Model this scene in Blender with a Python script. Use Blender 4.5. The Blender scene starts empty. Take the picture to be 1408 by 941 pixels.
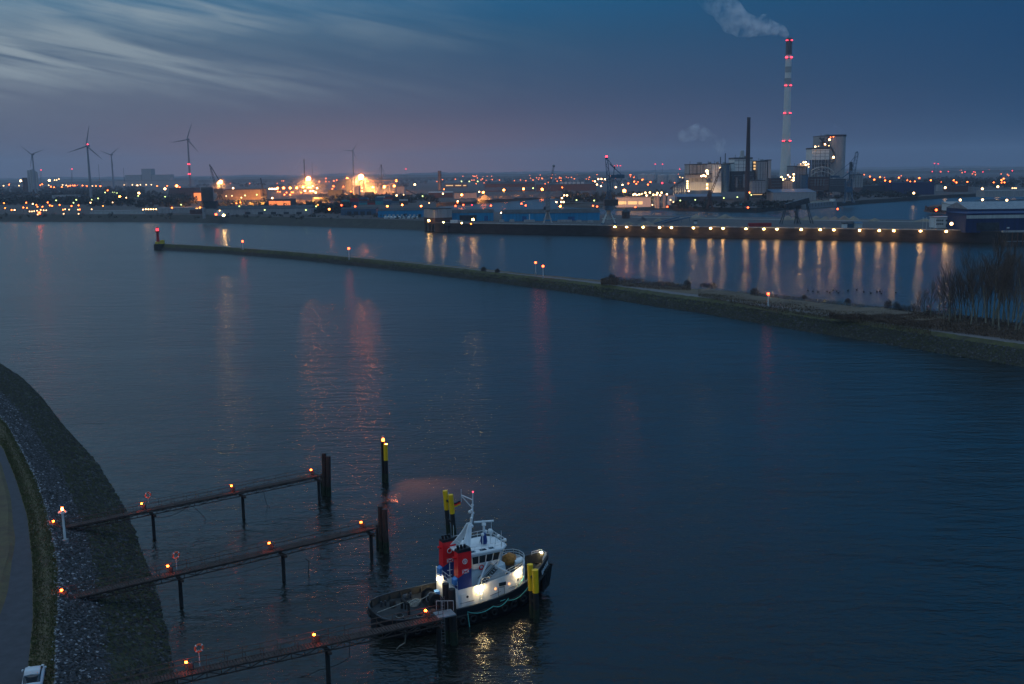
import bpy, math, random
from mathutils import Vector, Matrix
from mathutils.geometry import tessellate_polygon
from mathutils import noise as mnoise
random.seed(7)
S = bpy.context.scene
COL = S.collection
R = math.radians
# ------------------------------------------------------------------ camera, sky, sun, exposure
CAM_H = 50.0; FPX = 1450.0; PITCH = math.atan(234.5 / FPX); ROLL = R(0.72)
fw = Vector((0, math.cos(PITCH), -math.sin(PITCH)))
_r0 = Vector((1, 0, 0)); _u0 = Vector((0, math.sin(PITCH), math.cos(PITCH)))
rt = _r0 * math.cos(ROLL) - _u0 * math.sin(ROLL)
up = _r0 * math.sin(ROLL) + _u0 * math.cos(ROLL)
cd = bpy.data.cameras.new('camera'); cam = bpy.data.objects.new('camera', cd); COL.objects.link(cam)
m = Matrix((rt, up, -fw)).transposed().to_4x4(); m.translation = Vector((0, 0, CAM_H)); cam.matrix_world = m
cd.sensor_fit = 'HORIZONTAL'; cd.sensor_width = 36; cd.lens = 36 * FPX / 1408
cd.clip_start = 0.5; cd.clip_end = 120000
S.camera = cam
def ray(px, py): return fw * FPX + rt * (px - 704) + up * (470.5 - py)
def G(px, py, z=0.0):
    d = ray(px, py); t = (z - CAM_H) / d.z
    return Vector((d.x * t, d.y * t, z))
def ZP(px, py, Y):
    d = ray(px, py); t = Y / d.y
    return Vector((d.x * t, Y, CAM_H + d.z * t))
def TOP(px, py, p): return ZP(px, py, p[1]).z       # height of the photographed top above point p

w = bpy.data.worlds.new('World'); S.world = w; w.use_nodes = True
nt = w.node_tree; N = nt.nodes; L = nt.links
for n in list(N): N.remove(n)
def nd(t, **k):
    n = N.new(t)
    for a, b in k.items(): setattr(n, a, b)
    return n
def math_(op, a, b=None, c=None, clamp=False):
    n = nd('ShaderNodeMath', operation=op, use_clamp=clamp)
    for i, v in enumerate((a, b, c)):
        if v is None: continue
        if isinstance(v, (int, float)): n.inputs[i].default_value = v
        else: L.new(v, n.inputs[i])
    return n.outputs[0]
def ramp_(fac, stops, interp='LINEAR'):
    n = nd('ShaderNodeValToRGB'); cr = n.color_ramp; cr.interpolation = interp
    while len(cr.elements) < len(stops): cr.elements.new(0.5)
    for e, (p, c) in zip(cr.elements, stops):
        e.position = p; e.color = (c[0], c[1], c[2], 1)
    L.new(fac, n.inputs[0]); return n.outputs[0]
def mixc(f, a, b, bt='MIX'):
    n = nd('ShaderNodeMix', data_type='RGBA', blend_type=bt)
    for i, v in ((0, f), (6, a), (7, b)):
        if isinstance(v, (int, float)): n.inputs[i].default_value = v
        elif isinstance(v, tuple): n.inputs[i].default_value = (*v, 1)
        else: L.new(v, n.inputs[i])
    return n.outputs[2]
def lin(r, g, b): return tuple(((c / 255 + .055) / 1.055) ** 2.4 if c > 10 else c / 255 / 12.92 for c in (r, g, b))
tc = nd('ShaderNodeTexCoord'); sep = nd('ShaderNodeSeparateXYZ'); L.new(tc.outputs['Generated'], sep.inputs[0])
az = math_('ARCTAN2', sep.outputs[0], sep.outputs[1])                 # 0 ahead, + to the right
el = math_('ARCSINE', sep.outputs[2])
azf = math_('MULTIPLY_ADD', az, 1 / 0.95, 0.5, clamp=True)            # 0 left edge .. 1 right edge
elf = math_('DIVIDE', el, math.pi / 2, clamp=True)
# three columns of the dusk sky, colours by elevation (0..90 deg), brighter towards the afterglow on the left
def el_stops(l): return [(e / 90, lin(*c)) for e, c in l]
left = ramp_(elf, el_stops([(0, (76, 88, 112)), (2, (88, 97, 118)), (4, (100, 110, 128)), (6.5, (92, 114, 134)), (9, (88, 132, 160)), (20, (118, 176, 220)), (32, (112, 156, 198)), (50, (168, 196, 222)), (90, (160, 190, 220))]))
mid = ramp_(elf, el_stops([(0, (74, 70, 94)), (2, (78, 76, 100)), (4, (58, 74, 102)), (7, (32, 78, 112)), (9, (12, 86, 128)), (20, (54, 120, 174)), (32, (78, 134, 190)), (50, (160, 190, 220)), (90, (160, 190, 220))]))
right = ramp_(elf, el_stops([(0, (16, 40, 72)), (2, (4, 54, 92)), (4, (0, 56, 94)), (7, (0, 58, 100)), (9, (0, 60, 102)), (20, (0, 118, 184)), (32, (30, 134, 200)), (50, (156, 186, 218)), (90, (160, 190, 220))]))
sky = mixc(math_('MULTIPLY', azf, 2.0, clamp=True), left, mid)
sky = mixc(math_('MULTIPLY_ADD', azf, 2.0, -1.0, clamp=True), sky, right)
# warm light of the works hanging in the low air
da = math_('MULTIPLY', math_('ADD', az, .165), 1 / .19); db = math_('MULTIPLY', el, 1 / .036)
gl = math_('EXPONENT', math_('MULTIPLY', math_('ADD', math_('MULTIPLY', da, da), math_('MULTIPLY', db, db)), -1.0))
sky = mixc(math_('MULTIPLY', gl, .6), sky, lin(176, 112, 80))
# thin streaked cloud on the left
mp = nd('ShaderNodeCombineXYZ')
L.new(math_('MULTIPLY_ADD', az, 8.0, math_('MULTIPLY', el, 10.0)), mp.inputs[0])
L.new(math_('MULTIPLY_ADD', el, 78.0, math_('MULTIPLY', az, 15.0)), mp.inputs[1])
cl = nd('ShaderNodeTexNoise'); cl.inputs['Scale'].default_value = 1.0; cl.inputs['Detail'].default_value = 9; cl.inputs['Roughness'].default_value = .55; cl.inputs['Distortion'].default_value = .6
L.new(mp.outputs[0], cl.inputs['Vector'])
cf = ramp_(cl.outputs['Fac'], [(0.32, (0, 0, 0)), (0.66, (1, 1, 1))], 'EASE')
elwin = ramp_(elf, [(0, (0, 0, 0)), (3.2 / 90, (0.05, 0.05, 0.05)), (5.0 / 90, (1, 1, 1)), (16 / 90, (1, 1, 1)), (30 / 90, (0, 0, 0))])
azwin = ramp_(azf, [(0.0, (1, 1, 1)), (0.2, (.7, .7, .7)), (0.42, (.15, .15, .15)), (0.6, (0, 0, 0))])
mp2 = nd('ShaderNodeCombineXYZ'); L.new(math_('MULTIPLY', az, 7.0), mp2.inputs[0]); L.new(math_('MULTIPLY_ADD', el, 26.0, math_('MULTIPLY', az, 3.0)), mp2.inputs[1]); mp2.inputs[2].default_value = 3.3
c2 = nd('ShaderNodeTexNoise'); c2.inputs['Scale'].default_value = 1.0; c2.inputs['Detail'].default_value = 5; L.new(mp2.outputs[0], c2.inputs['Vector'])
lay = math_('MULTIPLY', math_('MULTIPLY', math_('MULTIPLY', cf, elwin), azwin), ramp_(c2.outputs['Fac'], [(.36, (.15, .15, .15)), (.6, (1, 1, 1))]))
sky = mixc(math_('MULTIPLY', lay, .88), sky, lin(150, 164, 172))
dark = ramp_(cl.outputs['Fac'], [(0.24, (1, 1, 1)), (0.42, (0, 0, 0))])
sky = mixc(math_('MULTIPLY', math_('MULTIPLY', math_('MULTIPLY', dark, elwin), azwin), .5), sky, lin(52, 84, 108))
# the physical sky with the sun just set behind the left, a small share of it
ns = nd('ShaderNodeTexSky', sky_type='NISHITA'); ns.sun_disc = False; ns.sun_elevation = R(-2.0); ns.sun_rotation = R(-75); ns.altitude = 50
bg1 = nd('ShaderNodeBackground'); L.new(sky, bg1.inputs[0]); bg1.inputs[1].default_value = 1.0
bg2 = nd('ShaderNodeBackground'); L.new(ns.outputs[0], bg2.inputs[0]); bg2.inputs[1].default_value = 0.02
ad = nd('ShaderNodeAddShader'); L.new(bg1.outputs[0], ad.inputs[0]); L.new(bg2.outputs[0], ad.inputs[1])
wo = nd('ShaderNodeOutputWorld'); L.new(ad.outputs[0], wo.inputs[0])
sl = bpy.data.lights.new('sun', 'SUN'); sl.energy = 0.05; sl.angle = R(20); sl.color = (.8, .9, 1)
so = bpy.data.objects.new('sun', sl); COL.objects.link(so); so.rotation_euler = (R(70), 0, R(60))
v = S.view_settings; v.view_transform = 'Standard'; v.look = 'None'; v.gamma = 1; v.use_curve_mapping = False; v.exposure = 0.0
S.render.engine = 'CYCLES'; c = S.cycles
c.use_denoising = True; c.max_bounces = 5; c.diffuse_bounces = 2; c.glossy_bounces = 3; c.transmission_bounces = 3; c.volume_bounces = 3
c.transparent_max_bounces = 8; c.sample_clamp_indirect = 2.0; c.sample_clamp_direct = 0; c.use_light_tree = True
c.caustics_reflective = False; c.caustics_refractive = False; c.volume_max_steps = 128
c.use_adaptive_sampling = False
# ------------------------------------------------------------------ materials
M = {}
def mat(name, col, rough=.8, metal=0., var=.25, scale=1.5, bump=0., col2=None, stretch=None, spec=.3, detail=4):
    m = bpy.data.materials.new(name); m.use_nodes = True; t = m.node_tree; n = t.nodes; b = n['Principled BSDF']
    b.inputs['Roughness'].default_value = rough; b.inputs['Metallic'].default_value = metal
    b.inputs['Specular IOR Level'].default_value = spec
    g = n.new('ShaderNodeNewGeometry'); mp = n.new('ShaderNodeMapping'); t.links.new(g.outputs['Position'], mp.inputs[0])
    if stretch: mp.inputs['Scale'].default_value = stretch
    nz = n.new('ShaderNodeTexNoise'); nz.inputs['Scale'].default_value = scale; nz.inputs['Detail'].default_value = detail; nz.inputs['Roughness'].default_value = .65
    t.links.new(mp.outputs[0], nz.inputs['Vector'])
    cr = n.new('ShaderNodeValToRGB'); t.links.new(nz.outputs['Fac'], cr.inputs[0])
    a = col2 or tuple(max(0, x * (1 - var)) for x in col); bb = col if col2 else tuple(min(1, x * (1 + var)) for x in col)
    cr.color_ramp.elements[0].position = .32; cr.color_ramp.elements[0].color = (*a, 1)
    cr.color_ramp.elements[1].position = .68; cr.color_ramp.elements[1].color = (*bb, 1)
    t.links.new(cr.outputs[0], b.inputs['Base Color'])
    if bump:
        bp = n.new('ShaderNodeBump'); bp.inputs['Strength'].default_value = .7; bp.inputs['Distance'].default_value = bump
        t.links.new(nz.outputs['Fac'], bp.inputs['Height']); t.links.new(bp.outputs[0], b.inputs['Normal'])
    M[name] = m; return m
def emat(name, col, strength, base=(.3, .3, .3)):
    m = bpy.data.materials.new(name); m.use_nodes = True; b = m.node_tree.nodes['Principled BSDF']
    b.inputs['Base Color'].default_value = (*base, 1); b.inputs['Roughness'].default_value = .6
    b.inputs['Emission Color'].default_value = (*col, 1); b.inputs['Emission Strength'].default_value = strength
    M[name] = m; return m
# ------------------------------------------------------------------ mesh helpers
class MB:
    def __init__(s): s.v = []; s.f = []; s.mi = []; s.sm = []
    def add(s, vs, fs, mi=0, smooth=False):
        o = len(s.v); s.v += [Vector(q) for q in vs]; s.f += [tuple(i + o for i in f) for f in fs]
        s.mi += [mi] * len(fs); s.sm += [smooth] * len(fs); return s
    def hexa(s, p, mi=0):      # 8 corners: bottom ring then top ring
        return s.add(p, [(3, 2, 1, 0), (4, 5, 6, 7), (0, 1, 5, 4), (1, 2, 6, 5), (2, 3, 7, 6), (3, 0, 4, 7)], mi)
    def box(s, a, b, mi=0):
        (x0, y0, z0), (x1, y1, z1) = a, b
        return s.hexa([(x0, y0, z0), (x1, y0, z0), (x1, y1, z0), (x0, y1, z0), (x0, y0, z1), (x1, y0, z1), (x1, y1, z1), (x0, y1, z1)], mi)
    def cbox(s, c, d, rz=0, mi=0, taper=1.0):   # centre of the base, size, turn
        cx, cy, cz = c; co, si = math.cos(rz), math.sin(rz); out = []
        for k, zz in ((1, 0), (taper, d[2])):
            for ax, ay in ((-1, -1), (1, -1), (1, 1), (-1, 1)):
                lx, ly = ax * d[0] / 2 * k, ay * d[1] / 2 * k
                out.append((cx + lx * co - ly * si, cy + lx * si + ly * co, cz + zz))
        return s.hexa(out, mi)
    def prism(s, poly, z0, z1, mi=0, top=None):
        n = len(poly); T = top or poly
        vs = [(p[0], p[1], z0) for p in poly] + [(p[0], p[1], z1) for p in T]
        return s.add(vs, [tuple(range(n))[::-1], tuple(range(n, 2 * n))] + [(i, (i + 1) % n, (i + 1) % n + n, i + n) for i in range(n)], mi)
    def tube(s, p, q, r0, r1=None, n=6, mi=0, cap=True, smooth=True):
        p = Vector(p); q = Vector(q); r1 = r0 if r1 is None else r1; d = q - p
        if d.length < 1e-6: return s
        d.normalize(); a = d.orthogonal().normalized(); b = d.cross(a); vs = []
        for c_, r_ in ((p, r0), (q, r1)):
            for i in range(n):
                t = 2 * math.pi * i / n; vs.append(c_ + (a * math.cos(t) + b * math.sin(t)) * r_)
        fs = [(i, (i + 1) % n, (i + 1) % n + n, i + n) for i in range(n)]; s.add(vs, fs, mi, smooth)
        if cap: s.add(vs, [tuple(range(n))[::-1], tuple(range(n, 2 * n))], mi)
        return s
    def path(s, pts, r, n=5, mi=0):
        for a, b in zip(pts, pts[1:]): s.tube(a, b, r, n=n, mi=mi, cap=False)
        return s
    def lathe(s, c, prof, n=16, mi=0, smooth=True, axis=None):   # prof [(r, z)]
        cx, cy, cz = c; vs = []
        for r_, z in prof:
            for i in range(n):
                t = 2 * math.pi * i / n; vs.append((cx + r_ * math.cos(t), cy + r_ * math.sin(t), cz + z))
        fs = []
        for k in range(len(prof) - 1):
            for i in range(n): fs.append((k * n + i, k * n + (i + 1) % n, (k + 1) * n + (i + 1) % n, (k + 1) * n + i))
        s.add(vs, fs, mi, smooth)
        s.add(vs[-n:], [tuple(range(n))], mi); s.add(vs[:n], [tuple(range(n))[::-1]], mi); return s
    def ball(s, c, r, mi=0, n=8, k=5, sz=1.0):
        return s.lathe(c, [(max(.001, r * math.sin(math.pi * i / k)), -r * sz * math.cos(math.pi * i / k)) for i in range(k + 1)], n, mi)
    def torus(s, c, R_, r_, u, v_, n=16, k=6, mi=0):
        c = Vector(c); u = Vector(u).normalized(); v_ = Vector(v_).normalized(); w_ = u.cross(v_); vs = []; fs = []
        for i in range(n):
            t = 2 * math.pi * i / n; d = u * math.cos(t) + v_ * math.sin(t)
            for j in range(k):
                p = 2 * math.pi * j / k; vs.append(c + d * (R_ + r_ * math.cos(p)) + w_ * r_ * math.sin(p))
        for i in range(n):
            for j in range(k): fs.append((i * k + j, ((i + 1) % n) * k + j, ((i + 1) % n) * k + (j + 1) % k, i * k + (j + 1) % k))
        return s.add(vs, fs, mi, True)
    def build(s, name, mats, parent=None, origin=None):
        o_ = Vector(parent['_o']) if parent is not None else (Vector(origin) if origin is not None else Vector((0, 0, 0)))
        me = bpy.data.meshes.new(name); me.from_pydata([tuple(q - o_) for q in s.v], [], s.f)
        for mm in (mats if isinstance(mats, (list, tuple)) else [mats]): me.materials.append(mm)
        me.polygons.foreach_set('material_index', s.mi); me.polygons.foreach_set('use_smooth', s.sm); me.update()
        ob = bpy.data.objects.new(name, me); COL.objects.link(ob)
        ob['_o'] = tuple(o_)
        if parent is not None: ob.parent = parent
        else: ob.location = o_
        return ob
def tag(o, label=None, cat=None, group=None, kind=None):
    if label: o['label'] = label
    if cat: o['category'] = cat
    if group: o['group'] = group
    if kind: o['kind'] = kind
    return o
def thing(name, label, cat, loc=(0, 0, 0), group=None):
    o = bpy.data.objects.new(name, None); COL.objects.link(o); o.location = loc; o['_o'] = tuple(loc); o.empty_display_size = .5
    return tag(o, label, cat, group)
def copy_tree(o, loc=None, rz=None, label=None, group=None, parent=None, scale=None):
    c_ = o.copy(); COL.objects.link(c_); c_.parent = parent
    for ch in o.children: copy_tree(ch, parent=c_)
    if loc is not None: c_.location = loc
    if rz is not None: c_.rotation_euler.z = rz
    if scale: c_.scale = (scale,) * 3
    if label: c_['label'] = label
    if group: c_['group'] = group
    return c_
def loft(name, secs, mats, mis, kind='structure', close_ends=True):    # secs: list of point rows, one material index per strip
    b = MB(); k = len(secs[0]); vs = [p for s_ in secs for p in s_]
    for j in range(k - 1):
        b.add(vs, [(i * k + j, (i + 1) * k + j, (i + 1) * k + j + 1, i * k + j + 1) for i in range(len(secs) - 1)], mis[j], False)
    if close_ends: b.add(secs[0], [tuple(range(k))], mis[0]); b.add(secs[-1], [tuple(range(k))], mis[0])
    o = b.build(name, mats); o['kind'] = kind; return o
def sheet(name, poly, z, mat_, z0=None, side=None):
    tri = tessellate_polygon([[Vector((p[0], p[1], 0)) for p in poly]]); b = MB()
    b.add([(p[0], p[1], z) for p in poly], [t if (Vector((poly[t[1]][0] - poly[t[0]][0], poly[t[1]][1] - poly[t[0]][1])).cross(Vector((poly[t[2]][0] - poly[t[0]][0], poly[t[2]][1] - poly[t[0]][1]))) > 0) else t[::-1] for t in tri])
    if z0 is not None:
        n = len(poly)
        b.add([(p[0], p[1], z0) for p in poly] + [(p[0], p[1], z) for p in poly], [(i, (i + 1) % n, (i + 1) % n + n, i + n) for i in range(n)], 1)
    o = b.build(name, [mat_, side or mat_]); o['kind'] = 'structure'; return o
def interp(pts, x):
    if x <= pts[0][0]: a, b = pts[0], pts[1]
    elif x >= pts[-1][0]: a, b = pts[-2], pts[-1]
    else:
        for a, b in zip(pts, pts[1:]):
            if a[0] <= x <= b[0]: break
    return a[1] + (b[1] - a[1]) * (x - a[0]) / (b[0] - a[0])
# ------------------------------------------------------------------ water
def water_mat():
    m = bpy.data.materials.new('river_water'); m.use_nodes = True; t = m.node_tree; n = t.nodes; b = n['Principled BSDF']; k = t.links
    b.inputs['Base Color'].default_value = (.009, .011, .009, 1); b.inputs['IOR'].default_value = 1.33; b.inputs['Specular IOR Level'].default_value = .5
    g = n.new('ShaderNodeNewGeometry')
    def noise(sc, stretch, det, rot):
        mp = n.new('ShaderNodeMapping'); mp.inputs['Scale'].default_value = stretch; mp.inputs['Rotation'].default_value = (0, 0, R(rot)); k.new(g.outputs['Position'], mp.inputs[0])
        z = n.new('ShaderNodeTexNoise'); z.inputs['Scale'].default_value = sc; z.inputs['Detail'].default_value = det; z.inputs['Roughness'].default_value = .55; z.inputs['Distortion'].default_value = .4
        k.new(mp.outputs[0], z.inputs[0]); return z.outputs['Fac']
    a = noise(.42, (.55, 1.3, 1), 3, 14); c_ = noise(1.7, (.6, 1.2, 1), 2, -10); d = noise(.012, (1, 2.4, 1), 3, 8)
    def mt(op, x, y):
        q = n.new('ShaderNodeMath'); q.operation = op
        for i, u in enumerate((x, y)):
            if isinstance(u, (int, float)): q.inputs[i].default_value = u
            else: k.new(u, q.inputs[i])
        return q.outputs[0]
    e = noise(.12, (.5, 1.5, 1), 2, 18); h = mt('ADD', mt('ADD', mt('MULTIPLY', a, 1.0), mt('MULTIPLY', c_, .42)), mt('MULTIPLY', e, 1.6))
    bp = n.new('ShaderNodeBump'); bp.inputs['Distance'].default_value = .42
    mr = n.new('ShaderNodeMapRange'); mr.inputs['From Min'].default_value = 110; mr.inputs['From Max'].default_value = 800; mr.inputs['To Min'].default_value = 1.0; mr.inputs['To Max'].default_value = .55
    gust = n.new('ShaderNodeMapRange'); k.new(d, gust.inputs[0]); gust.inputs['From Min'].default_value = .35; gust.inputs['From Max'].default_value = .65; gust.inputs['To Min'].default_value = .6; gust.inputs['To Max'].default_value = 1.0
    k.new(gust.outputs[0], bp.inputs['Strength'])
    k.new(h, bp.inputs['Height']); k.new(bp.outputs[0], b.inputs['Normal'])
    sx_ = n.new('ShaderNodeSeparateXYZ'); k.new(g.outputs['Position'], sx_.inputs[0]); mr.inputs['From Min'].default_value = 110; mr.inputs['From Max'].default_value = 600; mr.inputs['To Min'].default_value = .165; mr.inputs['To Max'].default_value = .235; k.new(sx_.outputs[1], mr.inputs[0]); k.new(mr.outputs[0], b.inputs['Roughness'])
    return m
M['water'] = water_mat()
wb = MB(); wb.add([(-16000, -400, 0), (16000, -400, 0), (16000, 15900, 0), (-16000, 15900, 0)], [(0, 1, 2, 3)])
o = wb.build('river_water', M['water']); o['kind'] = 'structure'
# ------------------------------------------------------------------ land
mat('soil', (.05, .04, .034), scale=.02, var=.4, detail=8); mat('bank_far', (.03, .03, .024), scale=.15, var=.4, detail=6)
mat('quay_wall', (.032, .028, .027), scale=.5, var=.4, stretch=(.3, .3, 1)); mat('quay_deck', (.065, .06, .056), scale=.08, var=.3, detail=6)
mat('concrete', (.3, .29, .28), scale=.4); mat('mole_stone', (.035, .032, .028), scale=1.2, var=.6, bump=.4, detail=6)
mat('mole_moss', (.075, .078, .018), scale=.35, var=.5, bump=.3, col2=(.035, .03, .02), detail=7)
mat('mole_grass', (.15, .105, .06), scale=.12, col2=(.07, .05, .035), bump=.3, detail=8)
mat('gravel', (.13, .12, .12), scale=2.2, var=.4, bump=.1, detail=6)
QZ = 7.6; LZ = 5.0
def gg(l, z): return [G(x, y, z) for x, y in l]
# far land reaching the horizon (flat, 5 m above the river)
basin_far = [(600, 284), (640, 281), (680, 278.5), (720, 275.5), (757, 272.5), (772, 274), (785, 277), (768, 281), (775, 284), (845, 286.5), (880, 287.5), (930, 289.5), (1000, 291.5), (1040, 292), (1080, 288.5), (1100, 287), (1140, 284.5), (1180, 281), (1250, 276), (1300, 272.5), (1340, 270.5), (1400, 269.5), (1520, 269)]
front = [(-260, 301), (0, 300), (150, 300), (280, 300.5), (340, 303), (450, 306), (560, 310), (600, 313)]
fl = [(-15900, 900)] + [tuple(p[:2]) for p in gg(front, 0)] + [tuple(p[:2]) for p in gg(basin_far, 0)] + [(15900, 1600), (15900, 15800), (-15900, 15800)]
sheet('far_ground', fl, LZ, M['soil'], -3, M['bank_far'])
# harbour tongue between river and basin, quay wall on the river side
qf = [(598, 306.6), (610, 307), (700, 308.6), (840, 310.8), (1040, 313.6), (1200, 315.8), (1300, 317), (1350, 318), (1440, 319.5), (1800, 324)]
qb = [(1800, 310), (1500, 305.5), (1320, 303.5), (1250, 302.5), (1180, 301), (1040, 298.8), (930, 297), (860, 296), (760, 293.5), (690, 291.5), (640, 289), (598, 286)]
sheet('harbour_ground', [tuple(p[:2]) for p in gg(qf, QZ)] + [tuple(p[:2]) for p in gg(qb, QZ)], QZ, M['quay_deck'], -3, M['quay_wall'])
# pale kerb beams along the quay edge and along the basin road
def ribbon(name, pts, wd, h, mt_, z=None, kind='structure'):
    b = MB()
    for p, q in zip(pts, pts[1:]):
        d = (q - p); d.z = 0; d.normalize(); n_ = Vector((-d.y, d.x, 0)) * wd
        b.hexa([p, q, q + n_, p + n_, p + Vector((0, 0, h)), q + Vector((0, 0, h)), q + n_ + Vector((0, 0, h)), p + n_ + Vector((0, 0, h))])
    o = b.build(name, M[mt_]); o['kind'] = kind; return o
pq = gg([(640, 307.4), (700, 308.5), (840, 310.7), (1040, 313.5), (1200, 315.7), (1300, 316.9), (1345, 317.8)], QZ)
ribbon('quay_kerb', [p + Vector((0, -.15, 0)) for p in pq], 1.6, .55, 'concrete')
ribbon('basin_road', gg([(866, 299), (930, 300), (1040, 302), (1180, 304.2), (1300, 306.2)], QZ + .02), 5, .12, 'concrete')
# flood bank on the left, in front of the far ground
sec = []
for x, y in [(-300, 304.5), (0, 304.8), (80, 305), (160, 305.3), (240, 305.8), (300, 307), (340, 308.6), (400, 310.6), (460, 312.5), (520, 314.3), (560, 315.8), (600, 318), (612, 319)]:
    p = G(x, y, 0); j = lambda a: mnoise.noise(Vector((x * .05, a, 0))) * .5
    sec.append([p + Vector((0, -2, -1)), p, p + Vector((0, 9, 3.6 + j(1))), p + Vector((0, 18, 7.4 + j(2))), p + Vector((0, 27, 7.8 + j(3))), p + Vector((0, 45, LZ - .2))])
loft('flood_bank', sec, [M['bank_far'], M['soil']], [0, 0, 0, 1, 1])
# ------------------------------------------------------------------ training mole between river and harbour
ft = [(218, 343.5), (300, 348), (400, 356), (480, 364.5), (560, 373.5), (620, 381), (700, 391.5), (760, 399), (830, 409.5), (900, 421.5), (960, 430), (1000, 437), (1060, 447.5), (1100, 454.5), (1160, 463.5), (1200, 470), (1300, 487), (1400, 503), (1460, 513), (1560, 530)]
bk = [(218, 336), (300, 339.5), (400, 346), (480, 353.5), (560, 361.5), (640, 369), (700, 375), (760, 379), (830, 384), (900, 388), (950, 394), (1000, 399), (1060, 405), (1100, 409), (1140, 413), (1200, 420), (1260, 427), (1330, 434), (1400, 441), (1560, 458)]
sec = []; MOLE = []
x = 218
while x <= 1560:
    p = G(x, interp(ft, x), 0); q = G(x, interp(bk, x), 4.0)
    p2 = G(x + 4, interp(ft, x + 4), 0); d = (p2 - p).normalized(); n_ = Vector((-d.y, d.x, 0))
    if n_.y < 0: n_ = -n_
    f = min(1, max(0, (x - 420) / 500)); run = 3.2 + 5.8 * f; hz = 3.7 + .3 * f
    r1 = mnoise.noise(Vector((x * .13, 0, 0))) * .25
    wq = max(2.6, (q - p).dot(n_) - run - 1)
    c1 = p + n_ * run + Vector((0, 0, hz + r1)); c2 = p + n_ * (run + min(3.4, wq * .4)) + Vector((0, 0, hz + .25))
    c3 = p + n_ * (run + wq * .7) + Vector((0, 0, hz + .3 + f * .5 + r1)); c4 = p + n_ * (run + wq) + Vector((0, 0, hz))
    m1 = p + n_ * run * .45 + Vector((0, 0, hz * .45 + mnoise.noise(Vector((x * .3, 5, 0))) * .35))
    p = p + n_ * mnoise.noise(Vector((x * .21, 9, 0))) * .5
    c5 = c4 + n_ * (run * .9 + 1) + Vector((0, 0, -hz - 1))
    sec.append([p - n_ * .8 + Vector((0, 0, -1)), p, m1, c1, c2, c3, c4, c5]); MOLE.append((x, c1.copy(), c2.copy(), c3.copy(), c4.copy(), n_.copy(), wq))
    x += 6
loft('mole_embankment', sec, [M['mole_stone'], M['mole_moss'], M['gravel'], M['mole_grass']], [0, 0, 1, 2, 3, 3, 0])
# ------------------------------------------------------------------ near bank on the left
mat('bank_dark', (.03, .034, .018), scale=.9, var=.6, bump=.25, detail=7); mat('bank_stone', (.03, .032, .036), scale=2.5, var=.6, bump=.2, detail=6)
mat('verge', (.11, .09, .04), scale=.5, col2=(.07, .048, .03), bump=.12, detail=8); mat('asphalt', (.05, .05, .058), scale=.8, var=.2, detail=8)
wl = [(-60, 455), (-20, 488), (4, 503), (30, 520), (55, 545), (90, 590), (115, 617), (135, 640), (150, 665), (165, 690), (178, 715), (190, 750), (203, 785), (210, 800), (218, 830), (225, 860), (232, 900), (237, 937), (243, 980), (250, 1040), (258, 1120)]
sl_ = [(-60, 540), (-10, 562), (10, 583), (49, 656), (64, 700), (74, 745), (81, 784), (80, 833), (77, 887), (76, 936), (74, 990), (72, 1050), (70, 1120)]
rd = [(-70, 575), (-14, 600), (4, 617), (22, 661), (37, 710), (44, 774), (45, 852), (37, 931), (30, 990), (20, 1050), (8, 1120)]
def resample(pts, n):
    L_ = [0]
    for a, b in zip(pts, pts[1:]): L_.append(L_[-1] + (b - a).length)
    out = []
    for i in range(n):
        s_ = L_[-1] * i / (n - 1)
        for k in range(len(pts) - 1):
            if s_ <= L_[k + 1] + 1e-6: break
        t = (s_ - L_[k]) / (L_[k + 1] - L_[k]); out.append(pts[k].lerp(pts[k + 1], t))
    return out
BZ = 5.0
Wl = resample(gg(wl, 0), 60); Sl = resample(gg(sl_, BZ), 60); Rd = resample(gg(rd, BZ), 60)
sec = []
for i in range(60):
    a, b, c_ = Wl[i], Sl[i], Rd[i]
    out = (a - b); out.z = 0; out.normalize(); q = lambda t, s: a.lerp(b, t) + Vector((0, 0, mnoise.noise(Vector((i * .35, s, 2))) * .22))
    dr = (c_ - b); dr.z = 0; dr.normalize()
    sec.append([a + out * 2.5 + Vector((0, 0, -1.2)), a + out * mnoise.noise(Vector((i * .5, 1, 0))) * .5, q(.18, 3), q(.36, 6), q(.55, 9), q(.78, 12), b, b.lerp(c_, .45) + Vector((0, 0, .12)), c_, c_ + dr * 9.5 , c_ + dr * 14 + Vector((0, 0, .3)), c_ + dr * 400])
loft('near_bank', sec, [M['bank_dark'], M['bank_stone'], M['verge'], M['asphalt']], [0, 0, 0, 0, 1, 1, 2, 2, 3, 2, 2], close_ends=False)
# road asphalt, a sheet over the bank crest
# ------------------------------------------------------------------ haze
hm = bpy.data.materials.new('haze'); hm.use_nodes = True; t = hm.node_tree; t.nodes.remove(t.nodes['Principled BSDF'])
pv = t.nodes.new('ShaderNodeVolumePrincipled'); pv.inputs['Color'].default_value = (.84, .84, .94, 1); pv.inputs['Density'].default_value = .00008; pv.inputs['Anisotropy'].default_value = .35
t.links.new(pv.outputs[0], t.nodes['Material Output'].inputs['Volume'])
hb = MB().box((-16500, -600, -4), (16500, 16300, 330))
# ground and water must lie inside the box
o = hb.build('haze', hm); tag(o, kind='stuff')
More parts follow.
